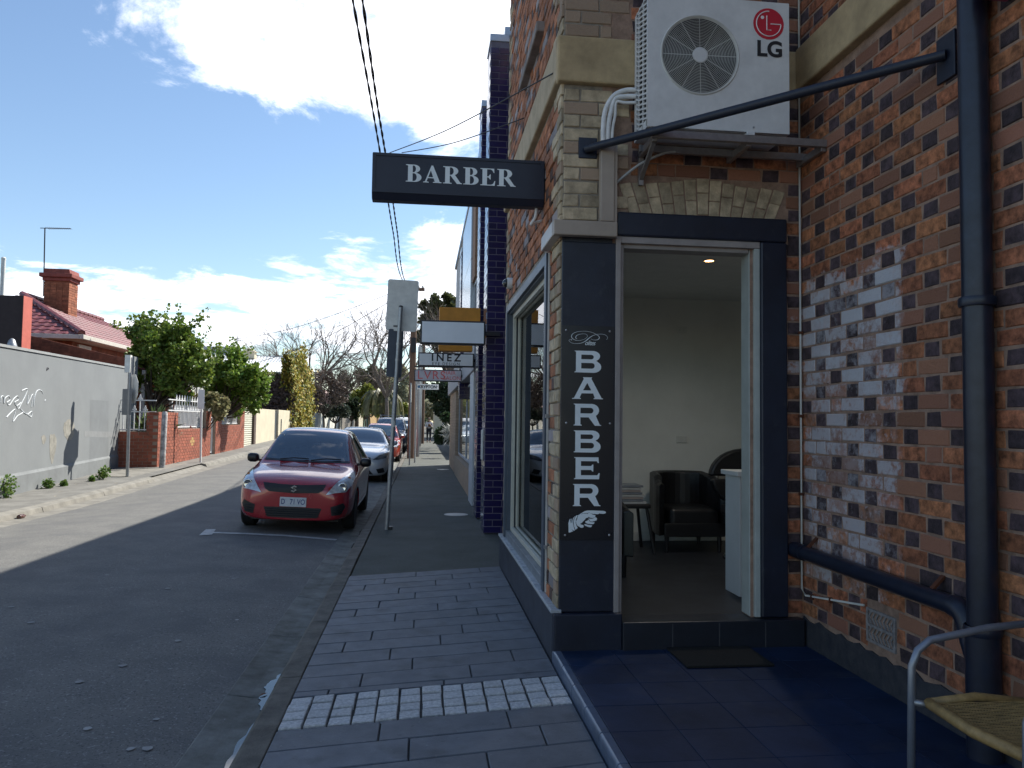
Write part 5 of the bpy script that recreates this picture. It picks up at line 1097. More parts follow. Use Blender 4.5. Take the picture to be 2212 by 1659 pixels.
for lab, a, b, sg in (('long sagging wire from the power pole to the white roofed house', hk+Vector((0, 0, .5)), ony(432, 742, 44), .5), ('lower sagging wire crossing the street before the bare tree', hk+Vector((0, 0, .4)), ony(500, 800, 36), .45), ('single wire running on up the street past the power pole', hk+Vector((0, 0, .6)), Vector((0, 52, 7.9)), .4)):
    cable(lab, [a, (a+b)/2-Vector((0, 0, sg)), b], .012, 0, 12, 'service_wire')
# access covers in the footpath
for lab, (px, py) in (('oval steel access cover in the asphalt beside the purple column', (985, 1111)), ('small steel access cover in the footpath near the sunlit lane', (957, 1014))):
    p = onz(px, py, -.008); o = build(MB().lathe([(.19, 0), (.19, .003), (.16, .004)], (p.x, p.y, -.0115), 24), 'access_cover', galv); tag(o, lab, 'access cover')

# ================================================================== LEFT SIDE OF THE STREET
def leftbase(px, py): return onleft(px, py)
# --- grey rendered wall with graffiti
a, b = leftbase(0, 1076), leftbase(269, 1005); d = (b-a).normalized(); nrm = Vector((d.y, -d.x, 0)).normalized()
if nrm.x < 0: nrm = -nrm
za, zb_ = ony(0, 751, a.y).z, ony(272, 797, b.y).z; far0 = a-d*9
gw = thing('rendered_wall', 'long grey rendered wall with white graffiti and weeds at its foot', 'wall', (b.x, b.y, zl(b.y)))
grm = M('grey_wall_render', (.205, .220, .226), .8, var=.10, vs=1.2, bump=.25, bs=40, col2=(.178, .191, .199))
def wall_prism(p, q, th, z0, z1p, z1q, m_, name, root, out=0., bev=.01):
    o_ = nrm*out; i_ = nrm*-th; mb = MB(); P = [p+o_, q+o_, q+i_, p+i_]
    mb.v = [(v.x, v.y, z0) for v in P]+[(P[0].x, P[0].y, z1p), (P[1].x, P[1].y, z1q), (P[2].x, P[2].y, z1q), (P[3].x, P[3].y, z1p)]
    mb.f = [(0, 1, 2, 3), (4, 5, 6, 7), (0, 1, 5, 4), (1, 2, 6, 5), (2, 3, 7, 6), (3, 0, 4, 7)]; return build(mb, name, m_, root, bev=bev)
zfar = za-(zb_-za)*9/(b-a).length
wall_prism(far0, b, .3, -.3, zfar, zb_, grm, 'wall', gw); wall_prism(far0, b+d*.02, .3, zb_ if False else 0, 0, 0, grm, 'x', gw) if False else None
mb = MB(); P = [far0+nrm*.03, b+nrm*.03+d*.02]; hb = lambda p: zl(p.y)+.40
Q = [far0+nrm*.001, b+nrm*.001+d*.02]
mb.v = [(P[0].x, P[0].y, -.3), (P[1].x, P[1].y, -.3), (P[1].x, P[1].y, hb(P[1])-.10), (P[0].x, P[0].y, .24), (Q[0].x, Q[0].y, .30), (Q[1].x, Q[1].y, hb(P[1])-.05), (Q[1].x, Q[1].y, -.3), (Q[0].x, Q[0].y, -.3)]; mb.f = [(0, 1, 2, 3), (3, 2, 5, 4), (0, 3, 4, 7), (1, 6, 5, 2), (4, 5, 6, 7), (0, 7, 6, 1)]
build(mb, 'plinth', M('grey_plinth', (.18, .193, .198), .8, var=.16, vs=2, bump=.3), gw)
mb = MB(); P = [far0+nrm*.02, b+nrm*.02, b-nrm*.32, far0-nrm*.32]; zz = [zfar, zb_, zb_, zfar]; mb.v = [(p.x, p.y, z+.002) for p, z in zip(P, zz)]+[(p.x, p.y, z+.05) for p, z in zip(P, zz)]; mb.f = [(0, 1, 2, 3), (4, 5, 6, 7), (0, 1, 5, 4), (1, 2, 6, 5), (2, 3, 7, 6), (3, 0, 4, 7)]
build(mb, 'coping', M('pale_coping', (.30, .31, .31), .7, var=.1), gw)
def onwall(px, py):
    r_ = ray(px, py); t_ = (a-CO).dot(nrm)/r_.dot(nrm); return CO+r_*t_+nrm*.003
def disp1(x, y): return ((x/1.3827)*.54, (850+y/1.3827)*.54)
gfm = M('spray_white', (.66, .70, .72), .6); scr = MB()
for ln_ in ([(0, 1050), (5, 1020), (18, 1018), (20, 1055), (28, 1025), (48, 1015), (55, 1035), (38, 1050), (50, 1065), (75, 1030), (95, 1015), (100, 1035), (80, 1050), (92, 1068), (115, 1050)], [(120, 985), (150, 975), (140, 1010), (115, 1060), (100, 1085), (85, 1060)], [(155, 1010), (150, 1060), (180, 1005), (172, 1075)], [(185, 1070), (190, 1020), (205, 985), (228, 985), (235, 1000)], [(250, 1035), (246, 1042)], [(35, 1132), (60, 1105), (85, 1090), (70, 1155), (95, 1125), (125, 1105), (110, 1085), (130, 1105), (150, 1115), (175, 1100), (170, 1130), (140, 1105)]):
    scr.tube(stroke([onwall(*disp1(x, y)) for x, y in ln_], 4), .0085, 6)
build(scr, 'graffiti', gfm, gw)
scr = MB(); scr.tube(stroke([onwall(*disp1(x, y)) for x, y in [(257, 875), (259, 860), (266, 860), (267, 867), (259, 868)]], 3), .008, 5); build(scr, 'letter_mark', ink, gw)
bare = M('bare_render_patch', (.27, .262, .23), .9, var=.3, vs=6)
for pts in ([(355, 1165), (385, 1143), (405, 1160), (412, 1200), (400, 1250), (375, 1265), (350, 1215)], [(275, 1235), (300, 1225), (312, 1270), (300, 1350), (285, 1385), (275, 1330)], [(228, 1240), (245, 1230), (255, 1260), (238, 1285)]):
    P = [onwall(*disp1(x, y)) for x, y in pts]; c = sum(P, Vector())/len(P); mb = MB(); S_ = [c+(p-c)*random.uniform(.88, 1.08) for p in stroke(P+[P[0]], 3)[:-1]]; mb.v = [tuple(p) for p in S_]+[tuple(p-nrm*.007) for p in S_]; n_ = len(S_); mb.f = [tuple(range(n_))]+[(k, (k+1) % n_, n_+(k+1) % n_, n_+k) for k in range(n_)]; build(mb, 'bare_patch', bare, gw)
P = [onwall(*disp1(x, y)) for x, y in ((497, 1036), (600, 1042), (600, 1395), (494, 1400))]; mb = MB(); mb.v = [tuple(p-nrm*.002) for p in P]; mb.f = [(0, 1, 2, 3)]; build(mb, 'darker_patch', M('darker_grey', (.165, .178, .186), .8, var=.08, vs=2), gw)  # rectangle a little darker than the wall around it
P = [onwall(*disp1(x, y)) for x, y in ((467, 1208), (690, 1216), (690, 1247), (467, 1240))]; mb = MB(); mb.v = [tuple(p-nrm*.001) for p in P]; mb.f = [(0, 1, 2, 3)]; build(mb, 'repaired_strip', M('overpaint_pale', (.215, .225, .23), .8, var=.1), gw)
# weeds at the foot of the wall
wd = M('weed_leaf', (.12, .20, .035), .6, rnd=.35, hue=.03, trans=.3)
for px, py, s_, lab in ((5, 1075, .34, 'big clump of green weeds at the foot of the grey wall'), (99, 1055, .17, 'small weed tuft growing from the grey wall base'), (134, 1050, .09, 'low flat weed beside the small tuft at the wall'), (194, 1040, .08, 'tiny weed close to the round leafy weed'), (219, 1036, .24, 'round leafy weed near the end of the grey wall')):
    p = onleft(px, py); p.x += .04; t = thing('weed', lab, 'weed', p); cs = [(p.x+random.uniform(-.2, .2)*s_, p.y+random.uniform(-.5, .5)*s_, p.z+s_*random.uniform(.25, .85)) for _ in range(9)]
    quads('leaves', leaves(cs, [s_*.36]*9, int(140+500*s_), .055, asp=.4), wd, t); mb = MB(); [mb.tube([p, Vector(c)], .004, 4) for c in cs[:5]]; build(mb, 'stem', wd, t)
# bottle lying by the far gutter and litter
p = on_road(62, 1121); o = build(MB().lathe([(.03, -.09), (.036, -.08), (.036, .03), (.014, .07), (.014, .10)], (p.x-.1, p.y, road_z(p.x, p.y)+.037), 12, 'y'), 'bottle', M('brown_bottle', (.10, .04, .03), .2, spec=.7), smooth=True); tag(o, 'brown drink bottle lying in the far gutter', 'bottle')
for k, (px, py) in enumerate(((130, 1063), (120, 1072), (165, 1046), (190, 1046), (47, 1050), (50, 1058), (250, 1044))): p = onleft(px, py); scrap(p.x, p.y, p.z, .05, M('litter_pale', (.45, .40, .30), .8), 'scrap of pale leaf litter on the far footpath', 'leaf_litter', 'litter', 'scraps of litter on the far footpath')
# --- dark building with a salmon edge behind the wall
t = thing('dark_building', 'dark brown flat roofed building with a salmon red corner strip', 'building', (-13, 20, 0))
e0 = ony(52, 639, 20.5); e1 = ony(69, 640, 20.5); bt = ony(40, 740, 20.5)
build(MB().box(-24, e0.x-.012, 20.5, 20.93, 0, e0.z), 'dark_wall', M('dark_brown_wall', (.030, .020, .022), .8, var=.2), t); build(MB().box(e0.x-.0115, e0.x, 20.495, 20.93, 0, e0.z+.005), 'corner_strip', M('salmon_strip', (.50, .12, .085), .7, var=.1), t); build(MB().box(-24, e0.x-1.2, 20.931, 23.2, 0, e0.z-1.2), 'rear_block', MATS['dark_brown_wall'], t)
fl_ = ony(8, 555, 22); t = thing('flue_pipe', 'white flue pipe rising above the dark roof', 'pipe', (fl_.x, 22, e0.z)); build(MB().tube([(fl_.x, 22, e0.z-.3), (fl_.x, 22, fl_.z-.05)], .055, 12), 'pipe', offw, t, auto=40); build(MB().lathe([(.06, -.05), (.06, 0), (.03, .03)], (fl_.x, 22, fl_.z-.03), 12), 'cowl', offw, t)
cn = ony(26, 735, 20.0); o = build(MB().lathe([(.14, -.4), (.12, -.15), (.07, .0), (.02, .05)], (cn.x, 20.0, cn.z), 14), 'roof_cowl', galv, smooth=True); tag(o, 'small grey roof cowl poking above the grey wall', 'cowl')
# --- brick house with hipped tile roof
hs = thing('tiled_house', 'old red brick house with hipped red tile roof and tall chimney', 'house', (-11, 24, zl(24)))
YE = 24.0; E_ = ony(176, 724, YE); ex, ez = E_.x, E_.z; hw = 3.3; ap = ony(88, 641, YE+hw); rz_ = ap.z; rx_ = ex-hw; Lh = 13.
rbk = M('house_red_brick', (.27, .085, .045), .85, var=.3, vs=5, bump=.4); rtm = M('roof_tile', (.155, .036, .036), .48, var=.22, vs=6, rnd=.20, spec=.6); rtu = M('roof_underlay', (.10, .03, .03), .9)
build(MB().box(ex-2*hw+.4, ex-.45, YE+.45, YE+Lh-.4, 0, ez-.05), 'walls', rbk, hs)
V = [(ex, YE, ez), (ex-2*hw, YE, ez), (ex-2*hw, YE+Lh, ez), (ex, YE+Lh, ez), (rx_, YE+hw, rz_), (rx_, YE+Lh-hw, rz_)]
mb = MB(); mb.add(V, [(0, 1, 4), (0, 4, 5, 3), (3, 5, 2), (2, 5, 4, 1), (0, 3, 2, 1)]); roof = build(mb, 'roof', rtu, hs)
def tile_mb(w_, l_):
    mb = MB(); prof = [(-w_/2, .004), (-w_*.3, .012), (-w_*.1, .030), (w_*.08, .030), (w_*.26, .010), (w_*.5, .006)]
    for yy, dz_ in ((0, .022), (l_, 0)):
        mb.v += [(x, yy, z+dz_) for x, z in prof]
    mb.v += [(x, 0, .0) for x, z in prof]; n = 6
    for k in range(5): mb.f += [(k, k+1, n+k+1, n+k), (2*n+k, 2*n+k+1, k+1, k)]
    return mb
tme = tile_mb(.30, .37).mesh('roof_tile', True); tme.materials.append(rtm); NT = [0]; trest = MB(); tl_mb = tile_mb(.30, .37)
def lay(o_, u, v, nw, width_at, rows_):
    u = Vector(u).normalized(); v = Vector(v).normalized(); n_ = u.cross(v).normalized()
    if n_.z < 0: u = -u; n_ = -n_
    rot = Matrix((u, v, n_)).transposed().to_4x4()
    for r_ in range(rows_):
        lo, hi = width_at(r_*.33); k0 = int(math.ceil(lo/.30)); k = k0
        while (k+1)*.30 <= hi+.15:
            c = Vector(o_)+(u if u.dot(Vector(nw)) > 0 else -u)*((k+.5)*.30)+v*(r_*.33-.04)+n_*.012; px, py, dd = proj(c)
            vis = px > 60 and py < 800
            if vis and NT[0] < 300:
                o = bpy.data.objects.new('roof_tile', tme); COL.objects.link(o); o.parent = roof; o.matrix_local = Matrix.Translation(c-OFF[roof.name]) @ rot; NT[0] += 1
            else: trest.add([rot.to_3x3() @ Vector(q)+c for q in tl_mb.v], tl_mb.f)
            k += 1
sl_ = Vector((-hw, 0, rz_-ez)); SLn = sl_.length; nr = int(SLn/.33)
lay((ex, YE, ez), (0, 1, 0), sl_, (0, 1, 0), lambda s_: (hw*s_/SLn, Lh-hw*s_/SLn), nr)
sh_ = Vector((0, hw, rz_-ez)); lay((ex, YE, ez), (1, 0, 0), sh_, (-1, 0, 0), lambda s_: (hw*s_/SLn, 2*hw-hw*s_/SLn), nr)
build(trest, 'more_roof_tiles', rtm, roof, kind='stuff')
def caps(p, q, n):
    p, q = Vector(p), Vector(q)
    for i in range(n):
        a_, b_ = p+(q-p)*(i/n)+Vector((0, 0, .03)), p+(q-p)*((i+1.12)/n)+Vector((0, 0, .05)); build(MB().tube([a_, b_], [.115, .10], 8), 'ridge_cap', rtm, roof, auto=40)
caps((ex, YE, ez+.02), (rx_, YE+hw, rz_+.02), 13); caps((rx_, YE+hw, rz_+.02), (rx_, YE+Lh-hw, rz_+.02), 17)
gut = M('cream_gutter', (.55, .52, .46), .5, var=.1)
build(MB().box(ex-.02, ex+.10, YE-.10, YE+Lh, ez-.12, ez+.01), 'gutter', gut, hs, bev=.01); build(MB().box(ex-2*hw, ex-.021, YE-.10, YE+.02, ez-.12, ez+.01), 'gutter', gut, hs, bev=.01)
build(MB().box(ex-2*hw, ex-.03, YE+.03, YE+.44, ez-.14, ez-.10), 'soffit', M('eave_lining', (.50, .44, .33), .7), hs); build(MB().box(ex-.44, ex-.021, YE+.45, YE+Lh, ez-.141, ez-.101), 'soffit', MATS['eave_lining'], hs)
build(MB().box(ex-.46, ex-.40, YE+.8, YE+1.7, ez-.75, ez-.2), 'upper_window', offw, hs)
# chimney on the ridge
c0 = ony(131, 655, YE+hw+1.2); cz1 = ony(131, 585, YE+hw+1.2).z; cx, cy = c0.x, YE+hw+1.2; ch = build(MB().box(cx-.40, cx+.40, cy-.34, cy+.34, rz_-.6, cz1-.42), 'chimney', rbk, hs)
cbm = M('chimney_brick', (.29, .10, .05), .85, var=.3, vs=8, rnd=.28)
z = rz_-.55; i = 0; cbk = MB()
while z < cz1-.50:
    for x in rng(cx-.41, cx+.41, .205)[:-1]: cbk.box(x+.006+(.0 if i % 2 else 0), x+.199, cy-.352, cy-.341, z, z+.074)
    for y in rng(cy-.35, cy+.35, .235)[:-1]: cbk.box(cx+.401, cx+.412, y+.006, y+.229, z, z+.074)
    z += .0855; i += 1
build(cbk, 'chimney_bricks', cbm, ch, kind='stuff')
chr_ = M('chimney_render', (.24, .06, .045), .8, var=.2)
build(MB().box(cx-.46, cx+.46, cy-.40, cy+.40, cz1-.42, cz1-.30).box(cx-.54, cx+.54, cy-.48, cy+.48, cz1-.299, cz1-.16), 'corbel', chr_, ch, bev=.02); build(MB().prism([(cx-.44, cz1-.159), (cx+.44, cz1-.159), (cx+.40, cz1), (cx-.40, cz1)], cy-.38, cy+.38), 'chimney_top', chr_, ch)
t = thing('roof_aerial', 'tall television aerial strapped to the brick chimney', 'aerial', (cx-.5, cy, cz1-.8)); at_ = ony(97, 493, cy-.2); bs_ = ony(94, 640, cy-.2)
build(MB().tube([bs_, at_], .022, 8), 'mast', blk, t); ab = ony(153, 494, cy-.2); build(MB().tube([at_-Vector((.15, 0, 0)), ab], .014, 6), 'boom', blk, t)
for k in range(13): p = at_+(ab-at_)*(.1+.9*k/12); build(MB().tube([p-Vector((0, .18-.006*k, 0)), p+Vector((0, .18-.006*k, 0))], .006, 5), 'element', blk, t)
for z in (.5, .9): build(MB().tube([bs_+Vector((0, 0, z)), bs_+Vector((.2, .1, z))], .015, 6), 'strap', blk, t)
# verandah with its lace fringe, and the wing wall with grey pier
vx0, vx1, vz0, vz1 = -10.2, -8.35, 3.35, 2.95
mb = MB(); mb.add([(vx0, 24.3, vz0), (vx1, 24.3, vz1), (vx1, 36, vz1), (vx0, 36, vz0), (vx0, 24.3, vz0-.06), (vx1, 24.3, vz1-.06), (vx1, 36, vz1-.06), (vx0, 36, vz0-.06)], [(0, 1, 2, 3), (4, 5, 6, 7), (0, 1, 5, 4), (1, 2, 6, 5), (2, 3, 7, 6), (3, 0, 4, 7)]); build(mb, 'verandah_roof', rtm, hs)
build(MB().box(vx1-.06, vx1+.04, 24.25, 36, vz1-.18, vz1-.062), 'verandah_gutter', gut, hs)
lace = MB()
for y0, y1 in ((24.4, 26.9), (27.1, 29.8), (30, 33)):
    n = int((y1-y0)/.12)
    for k in range(n):
        y = y0+(y1-y0)*k/n; u = abs(2*k/n-1); dp = .22+.45*max(0, u-.72)/.28
        lace.bar((vx1-.05, y, vz1-.2), (vx1-.05, y+.1, vz1-.2-dp), .03, .02, (1, 0, 0)); lace.bar((vx1-.05, y+.1, vz1-.2), (vx1-.05, y, vz1-.2-dp), .03, .02, (1, 0, 0))
    lace.box(vx1-.06, vx1-.04, y0, y1, vz1-.22, vz1-.19)
for k in range(13):
    x = vx0+(vx1-vx0)*k/13; dp = .25+.4*max(0, abs(2*k/13-1)-.6)/.4; lace.bar((x, 24.4, vz1-.15), (x+.1, 24.4, vz1-.2-dp), .03, .02, (0, 1, 0)); lace.bar((x+.1, 24.4, vz1-.15), (x, 24.4, vz1-.2-dp), .03, .02, (0, 1, 0))
build(lace, 'lace_fringe', white, hs)
for y in (24.4, 27.0, 29.9, 33): build(MB().box(vx1-.10, vx1-.0, y-.05, y+.05, zl(y), vz1-.18), 'verandah_post', white, hs)
wy = 23.2; w0_, w1_ = ony(165, 742, wy), ony(272, 775, wy)
t = thing('wing_wall', 'red brick wing wall with sloping top and grey end pier beside the house', 'wall', (w1_.x, wy, zl(wy)))
mb = MB(); mb.prism([(w0_.x-1.5, 0), (w1_.x, 0), (w1_.x, w1_.z+.0), (w0_.x-1.5, w0_.z+.25)], wy, wy+.25); build(mb, 'brickwork', rbk, t)
wbk = MB(); z = 2.6
while z < w0_.z+.2:
    x = w0_.x-1.4+(.12 if int(z*100) % 2 else 0)
    while x < w1_.x-.24:
        if z+.09 < w1_.z+(w0_.z+.25-w1_.z)*(w1_.x-x)/(w1_.x-w0_.x+1.5): wbk.box(x, x+.228, wy-.008, wy-.0005, z, z+.075)
        x += .24
    z += .0855
build(wbk, 'wing_bricks', M('wing_brick', (.25, .075, .04), .85, var=.3, rnd=.25), t, kind='stuff'); build(MB().box(w1_.x+.001, w1_.x+.24, wy-.03, wy+.28, 0, ony(278, 770, wy).z), 'end_pier', grm, t, bev=.01)
# --- low brick fence with white iron palisade
FX, FY0 = -6.87, 21.1
fc = thing('brick_fence', 'low red brick front fence with white spear topped iron railings', 'fence', (FX, FY0, zl(FY0)))
fb_ = M('fence_red_brick', (.29, .085, .048), .8, var=.22, vs=8, bump=.4, rnd=.18); fmt = M('fence_mortar', (.33, .25, .20), .9, var=.2); fyel = M('fence_yellow_brick', (.45, .27, .10), .8, var=.2)
def yx(px, py=940): return onx(px, py, FX).y
Yp = [FY0, yx(383), yx(444.7), yx(454.5), yx(465), yx(478), yx(518), yx(527)]; th_ = .23; pend = []
LW, PH_ = .95, 1.46
def wall_run(x0, x1, y0, y1, zt): build(MB().box(x0+.004, x1-.004, y0+.004, y1-.004, -.1, zl((y0+y1)/2)+zt-.004), 'brickwork', fmt, fc)
for (y0, y1, zt) in ((Yp[0], Yp[1], PH_), (Yp[1], Yp[2], LW), (Yp[2], Yp[3], PH_), (Yp[4], Yp[5], PH_), (Yp[5], Yp[6], LW), (Yp[6], Yp[7], PH_)):
    wall_run(FX-th_, FX, y0, y1, zt); zg = zl((y0+y1)/2); n = int(zt/.0855)
    for i in range(n):
        z = zg+.01+i*.0855; y = y0-(.12 if i % 2 else 0)
        while y < y1-.02:
            p0_, p1_ = max(y, y0), min(y+.23, y1)
            if p1_-p0_ > .04: pend.append(('s', (p0_+p1_)/2, z+.0375, p1_-p0_))
            y += .24
XRt = onx(288, 940, -8.4).x; XRt = -8.45
wall_run(XRt, FX-th_, FY0, FY0+.23, LW); zg = zl(FY0)
for i in range(17):
    z = zg+.01+i*.0855; x = FX-(.12 if i % 2 else 0); lim = FX-.29 if z-zg > LW-.05 else XRt
    while x > lim+.02:
        p1_, p0_ = min(x, FX), max(x-.23, lim)
        if p1_-p0_ > .04: pend.append(('e', (p0_+p1_)/2, z+.0375, p1_-p0_))
        x -= .24
build(MB().box(FX-.29, FX-th_-.001, FY0+.004, FY0+.229, zg+LW-.003, zg+PH_-.004), 'brickwork', fmt, fc)
FM = {}; frest = MB(); nf = 0
yc = [((Yp[1]+Yp[2])/2), ((Yp[5]+Yp[6])/2)]
for k, u, z, w_ in pend:
    dia = k == 's' and any(abs(u-y)/.30+abs(z-zl(y)-.56)/.24 < 1.02 for y in yc)
    mb = MB().box(-w_/2+.005, w_/2-.005, -.008, .004, -.0375, .0375)
    if k == 's': mb.v = [(-y, x, zz) for x, y, zz in mb.v]
    c = Vector((FX, u, z) if k == 's' else (u, FY0, z))
    if nf < 300 and (k == 's' or u > -99):
        key = (k, round(w_, 2), dia)
        if key not in FM: FM[key] = mb.mesh('brick'); FM[key].materials.append(fyel if dia else fb_)
        o = bpy.data.objects.new('brick', FM[key]); COL.objects.link(o); o.parent = fc; o.location = c-OFF[fc.name]; nf += 1
    else: frest.add([(x+c.x, y+c.y, zz+c.z) for x, y, zz in mb.v], mb.f)
build(frest, 'more_bricks', fb_, fc, kind='stuff')
iron = M('white_iron', (.66, .67, .68), .45, var=.08)
def picket(h_):
    mb = MB(); mb.box(-.011, .011, -.011, .011, 0, h_-.15); z = h_-.15
    mb.prism([(-.015, z), (.015, z), (.02, z+.03), (.05, z+.02), (.058, z+.05), (.03, z+.075), (.014, z+.07), (.028, z+.10), (0, z+.16), (-.028, z+.10), (-.014, z+.07), (-.03, z+.075), (-.058, z+.05), (-.05, z+.02), (-.02, z+.03)], -.007, .007); return mb
pm, ps = picket(.95).mesh('picket'), picket(.66).mesh('picket'); pm.materials.append(iron); ps.materials.append(iron)
pmy, psy = pm.copy(), ps.copy(); [m_.transform(Matrix.Rotation(R(90), 4, 'Z')) for m_ in (pmy, psy)]
def put(me, x, y, z): o = bpy.data.objects.new('picket', me); COL.objects.link(o); o.parent = fc; o.location = Vector((x, y, z))-OFF[fc.name]
z0 = zg+LW+.02
for k in range(9): x = FX-.37-k*.135; put(pm if k % 2 else ps, x, FY0+.11, z0)
for zz in (.03, .50, .80): build(MB().bar((XRt, FY0+.11, z0+zz), (FX-.29 if zz < .4 else FX-.1, FY0+.11, z0+zz), .03, .03), 'rail', iron, fc)
for ya, yb in ((Yp[1], Yp[2]), (Yp[5], Yp[6])):
    n = int((yb-ya)/.125); zb2 = zl((ya+yb)/2)+LW+.02
    for k in range(n): put(pmy if k % 2 else psy, FX-.11, ya+(yb-ya)*(k+.5)/n, zb2)
    for zz in (.03, .50, .80): build(MB().bar((FX-.11, ya-(.5 if zz > .4 else 0), zb2+zz), (FX-.11, yb+(.4 if zz > .4 else 0), zb2+zz), .03, .03), 'rail', iron, fc)
gy0, gy1 = Yp[3]+.02, Yp[4]-.02; zg2 = zl(gy0)+.05
gate = thing('iron_gate', 'narrow white arched iron gate between two brick piers', 'gate', (FX-.1, gy0, zg2)); gm_ = (gy0+gy1)/2; rg = (gy1-gy0)/2
build(MB().tube([(FX-.1, gy0, zg2), (FX-.1, gy0, zg2+1.75)]+[(FX-.1, gm_-rg*math.cos(R(a_)), zg2+1.75+rg*.9*math.sin(R(a_))) for a_ in range(20, 180, 20)]+[(FX-.1, gy1, zg2+1.75), (FX-.1, gy1, zg2)], .02, 8), 'frame', iron, gate)
for k in range(1, 5): y = gy0+(gy1-gy0)*k/5; build(MB().tube([(FX-.1, y, zg2+.05), (FX-.1, y, zg2+1.85)], .010, 6), 'bar', iron, gate)
for zz in (.05, 1.05, 1.2): build(MB().bar((FX-.1, gy0, zg2+zz), (FX-.1, gy1, zg2+zz), .025, .025), 'rail', iron, gate)
# posts on the far footpath
p = onleft(275, 1030); tp_ = ony(282, 772, p.y)
t = thing('stop_sign_post', 'galvanised post with grey backed octagonal sign at the end of the grey wall', 'sign post', p); build(MB().tube([p, tp_], .035, 12), 'post', galv, t, auto=40); build(MB().box(tp_.x-.10, tp_.x+.02, p.y-.06, p.y+.05, tp_.z-.35, tp_.z+.05), 'post_cap_plate', pbk, t)
oc = ony(288, 840, p.y); mb = MB(); mb.prism([(.34*math.cos(R(22.5+45*k)), .36*math.sin(R(22.5+45*k))) for k in range(8)], -.002, .002); R_ = Matrix.Rotation(R(-52), 3, 'Z'); mb.v = [tuple(R_ @ Vector(v)+Vector((oc.x-.02, p.y+.05, oc.z))) for v in mb.v]; build(mb, 'octagon_sign', pbk, t)
mb = MB(); mb.prism([(-.28, -.30), (.28, -.30), (.28, .30), (-.28, .30)], -.002, .002); R_ = Matrix.Rotation(R(-50), 3, 'Z'); oc2 = ony(276, 868, p.y); mb.v = [tuple(R_ @ Vector(v)+Vector((oc2.x-.05, p.y+.08, oc2.z))) for v in mb.v]; build(mb, 'lower_sign', pdk, t)
p = onleft(350, 1011); t = thing('bollard', 'weathered white timber bollard in front of the brick fence return', 'bollard', p); hb_ = (1011-897)*p.y/FOC*1.02; build(MB().tube([p, p+Vector((.02, 0, hb_-.04)), p+Vector((.021, 0, hb_))], [.075, .072, .05], 12), 'post', M('flaking_white', (.52, .52, .52), .8, var=.5, vs=12, col2=(.14, .13, .13)), t, auto=40)
p = onleft(433, 999); t = thing('white_post', 'tall white post with narrow plate standing before the iron railings', 'sign post', p); q_ = ony(436, 842, p.y); build(MB().tube([p, q_], .03, 10), 'post', white, t, auto=40); build(MB().box(q_.x-.09, q_.x+.09, p.y-.04, p.y-.036, q_.z-.55, q_.z), 'narrow_plate', white, t)
# --- garage, cream walls
cw = M('cream_render', (.58, .52, .38), .8, var=.10, vs=2, bump=.15); sh = M('shutter_cream', (.55, .53, .42), .5, var=.1)
def yat(px, X_): return onx(px, 930, X_).y
y0, y1, y2, y3, y4 = Yp[7]+.05, yat(549, -7.0), yat(553, -7.0), yat(593, -7.0), yat(601, -7.0); y5 = yat(627.5, -7.0)
t = thing('garage', 'cream garage with ribbed roller door beside the brick fence', 'garage', (-7.1, y0, zl(y0))); zz = zl(y0); zt = ony(540, 881, (y0+y1)/2).z
build(MB().box(-9.5, -7.22, y0, y1, 0, zt+.55).box(-7.22, -7.0, y0, y1+.35, zt, zt+.55), 'walls', cw, t); build(MB().box(-7.22, -7.0, y1, y1+.35, 0, zt-.001), 'door_post', M('brown_post', (.10, .07, .055), .7), t)
k = 0; z = zz
while z < zt-.03: build(MB().tube([(-7.13, y0+.05, z+.04), (-7.13, y1-.05, z+.04)], .05, 8), 'shutter_slat', sh, t); z += .085
t = thing('cream_wall', 'smooth cream rendered street wall with dark slot opening', 'wall', (-7, y2, zl(y2))); ht = ony(575, 884, (y2+y3)/2).z
build(MB().box(-7.25, -7.0, y1+.36, y3, 0, ht), 'wall_length', cw, t, bev=.01); build(MB().box(-7.25, -7.0, y4, y5, 0, ht+.02), 'wall_length', cw, t, bev=.01); build(MB().box(-7.2, -7.08, y3+.01, y4-.01, 0, ht-.1), 'gate_leaf', M('dark_gate', (.045, .055, .06), .6), t)
ms = onx(607, 925, -7.0); build(MB().box(-7.02, -6.992, ms.y-.12, ms.y+.12, ms.z-.35, ms.z+.45), 'letter_slot', blk, t)
# --- ivy covered wall
y6, zi = yat(629, -6.95), 0; y7 = yat(668, -6.95); iz1 = ony(650, 757, (y6+y7)/2).z; iz0 = ony(600, 812, y6).z
t = thing('ivy_wall', 'tall wall smothered in yellow green ivy with its shaded side coloured dark brown', 'ivy wall', (-7, y6, zl(y6)))
mb = MB(); mb.box(-9.9, -7.15, y6, y6+.4, 0, iz0); mb.prism([(y6, 0), (y7, 0), (y7, iz1*.56), (y7-.8, iz1*.80), ((y6+y7)/2-.2, iz1*.9), (y6+.5, iz1*.82), (y6+.05, iz1*.62)], -7.3, -7.05, 'x'); build(mb, 'wall', M('ivy_wall_dark', (.035, .028, .022), .9, var=.4, vs=4), t)
ivm = M('ivy_leaf', (.40, .33, .055), .6, rnd=.35, hue=.03, trans=.25, tint=((.16, .18, .04), .3)); ivb = M('ivy_shade_leaf', (.055, .036, .028), .7, rnd=.4, trans=.1)
n = 9000; Yv = RNG.uniform(y6-.1, y7+.1, n); Zv = RNG.uniform(.1, 1, n)
def ztop(y): u = (y-y6)/(y7-y6); return iz1*(.74+.26*math.sin(math.pi*min(1, max(0, u*1.1+.05))) if u < .6 else .98-.38*(u-.6)/.4)
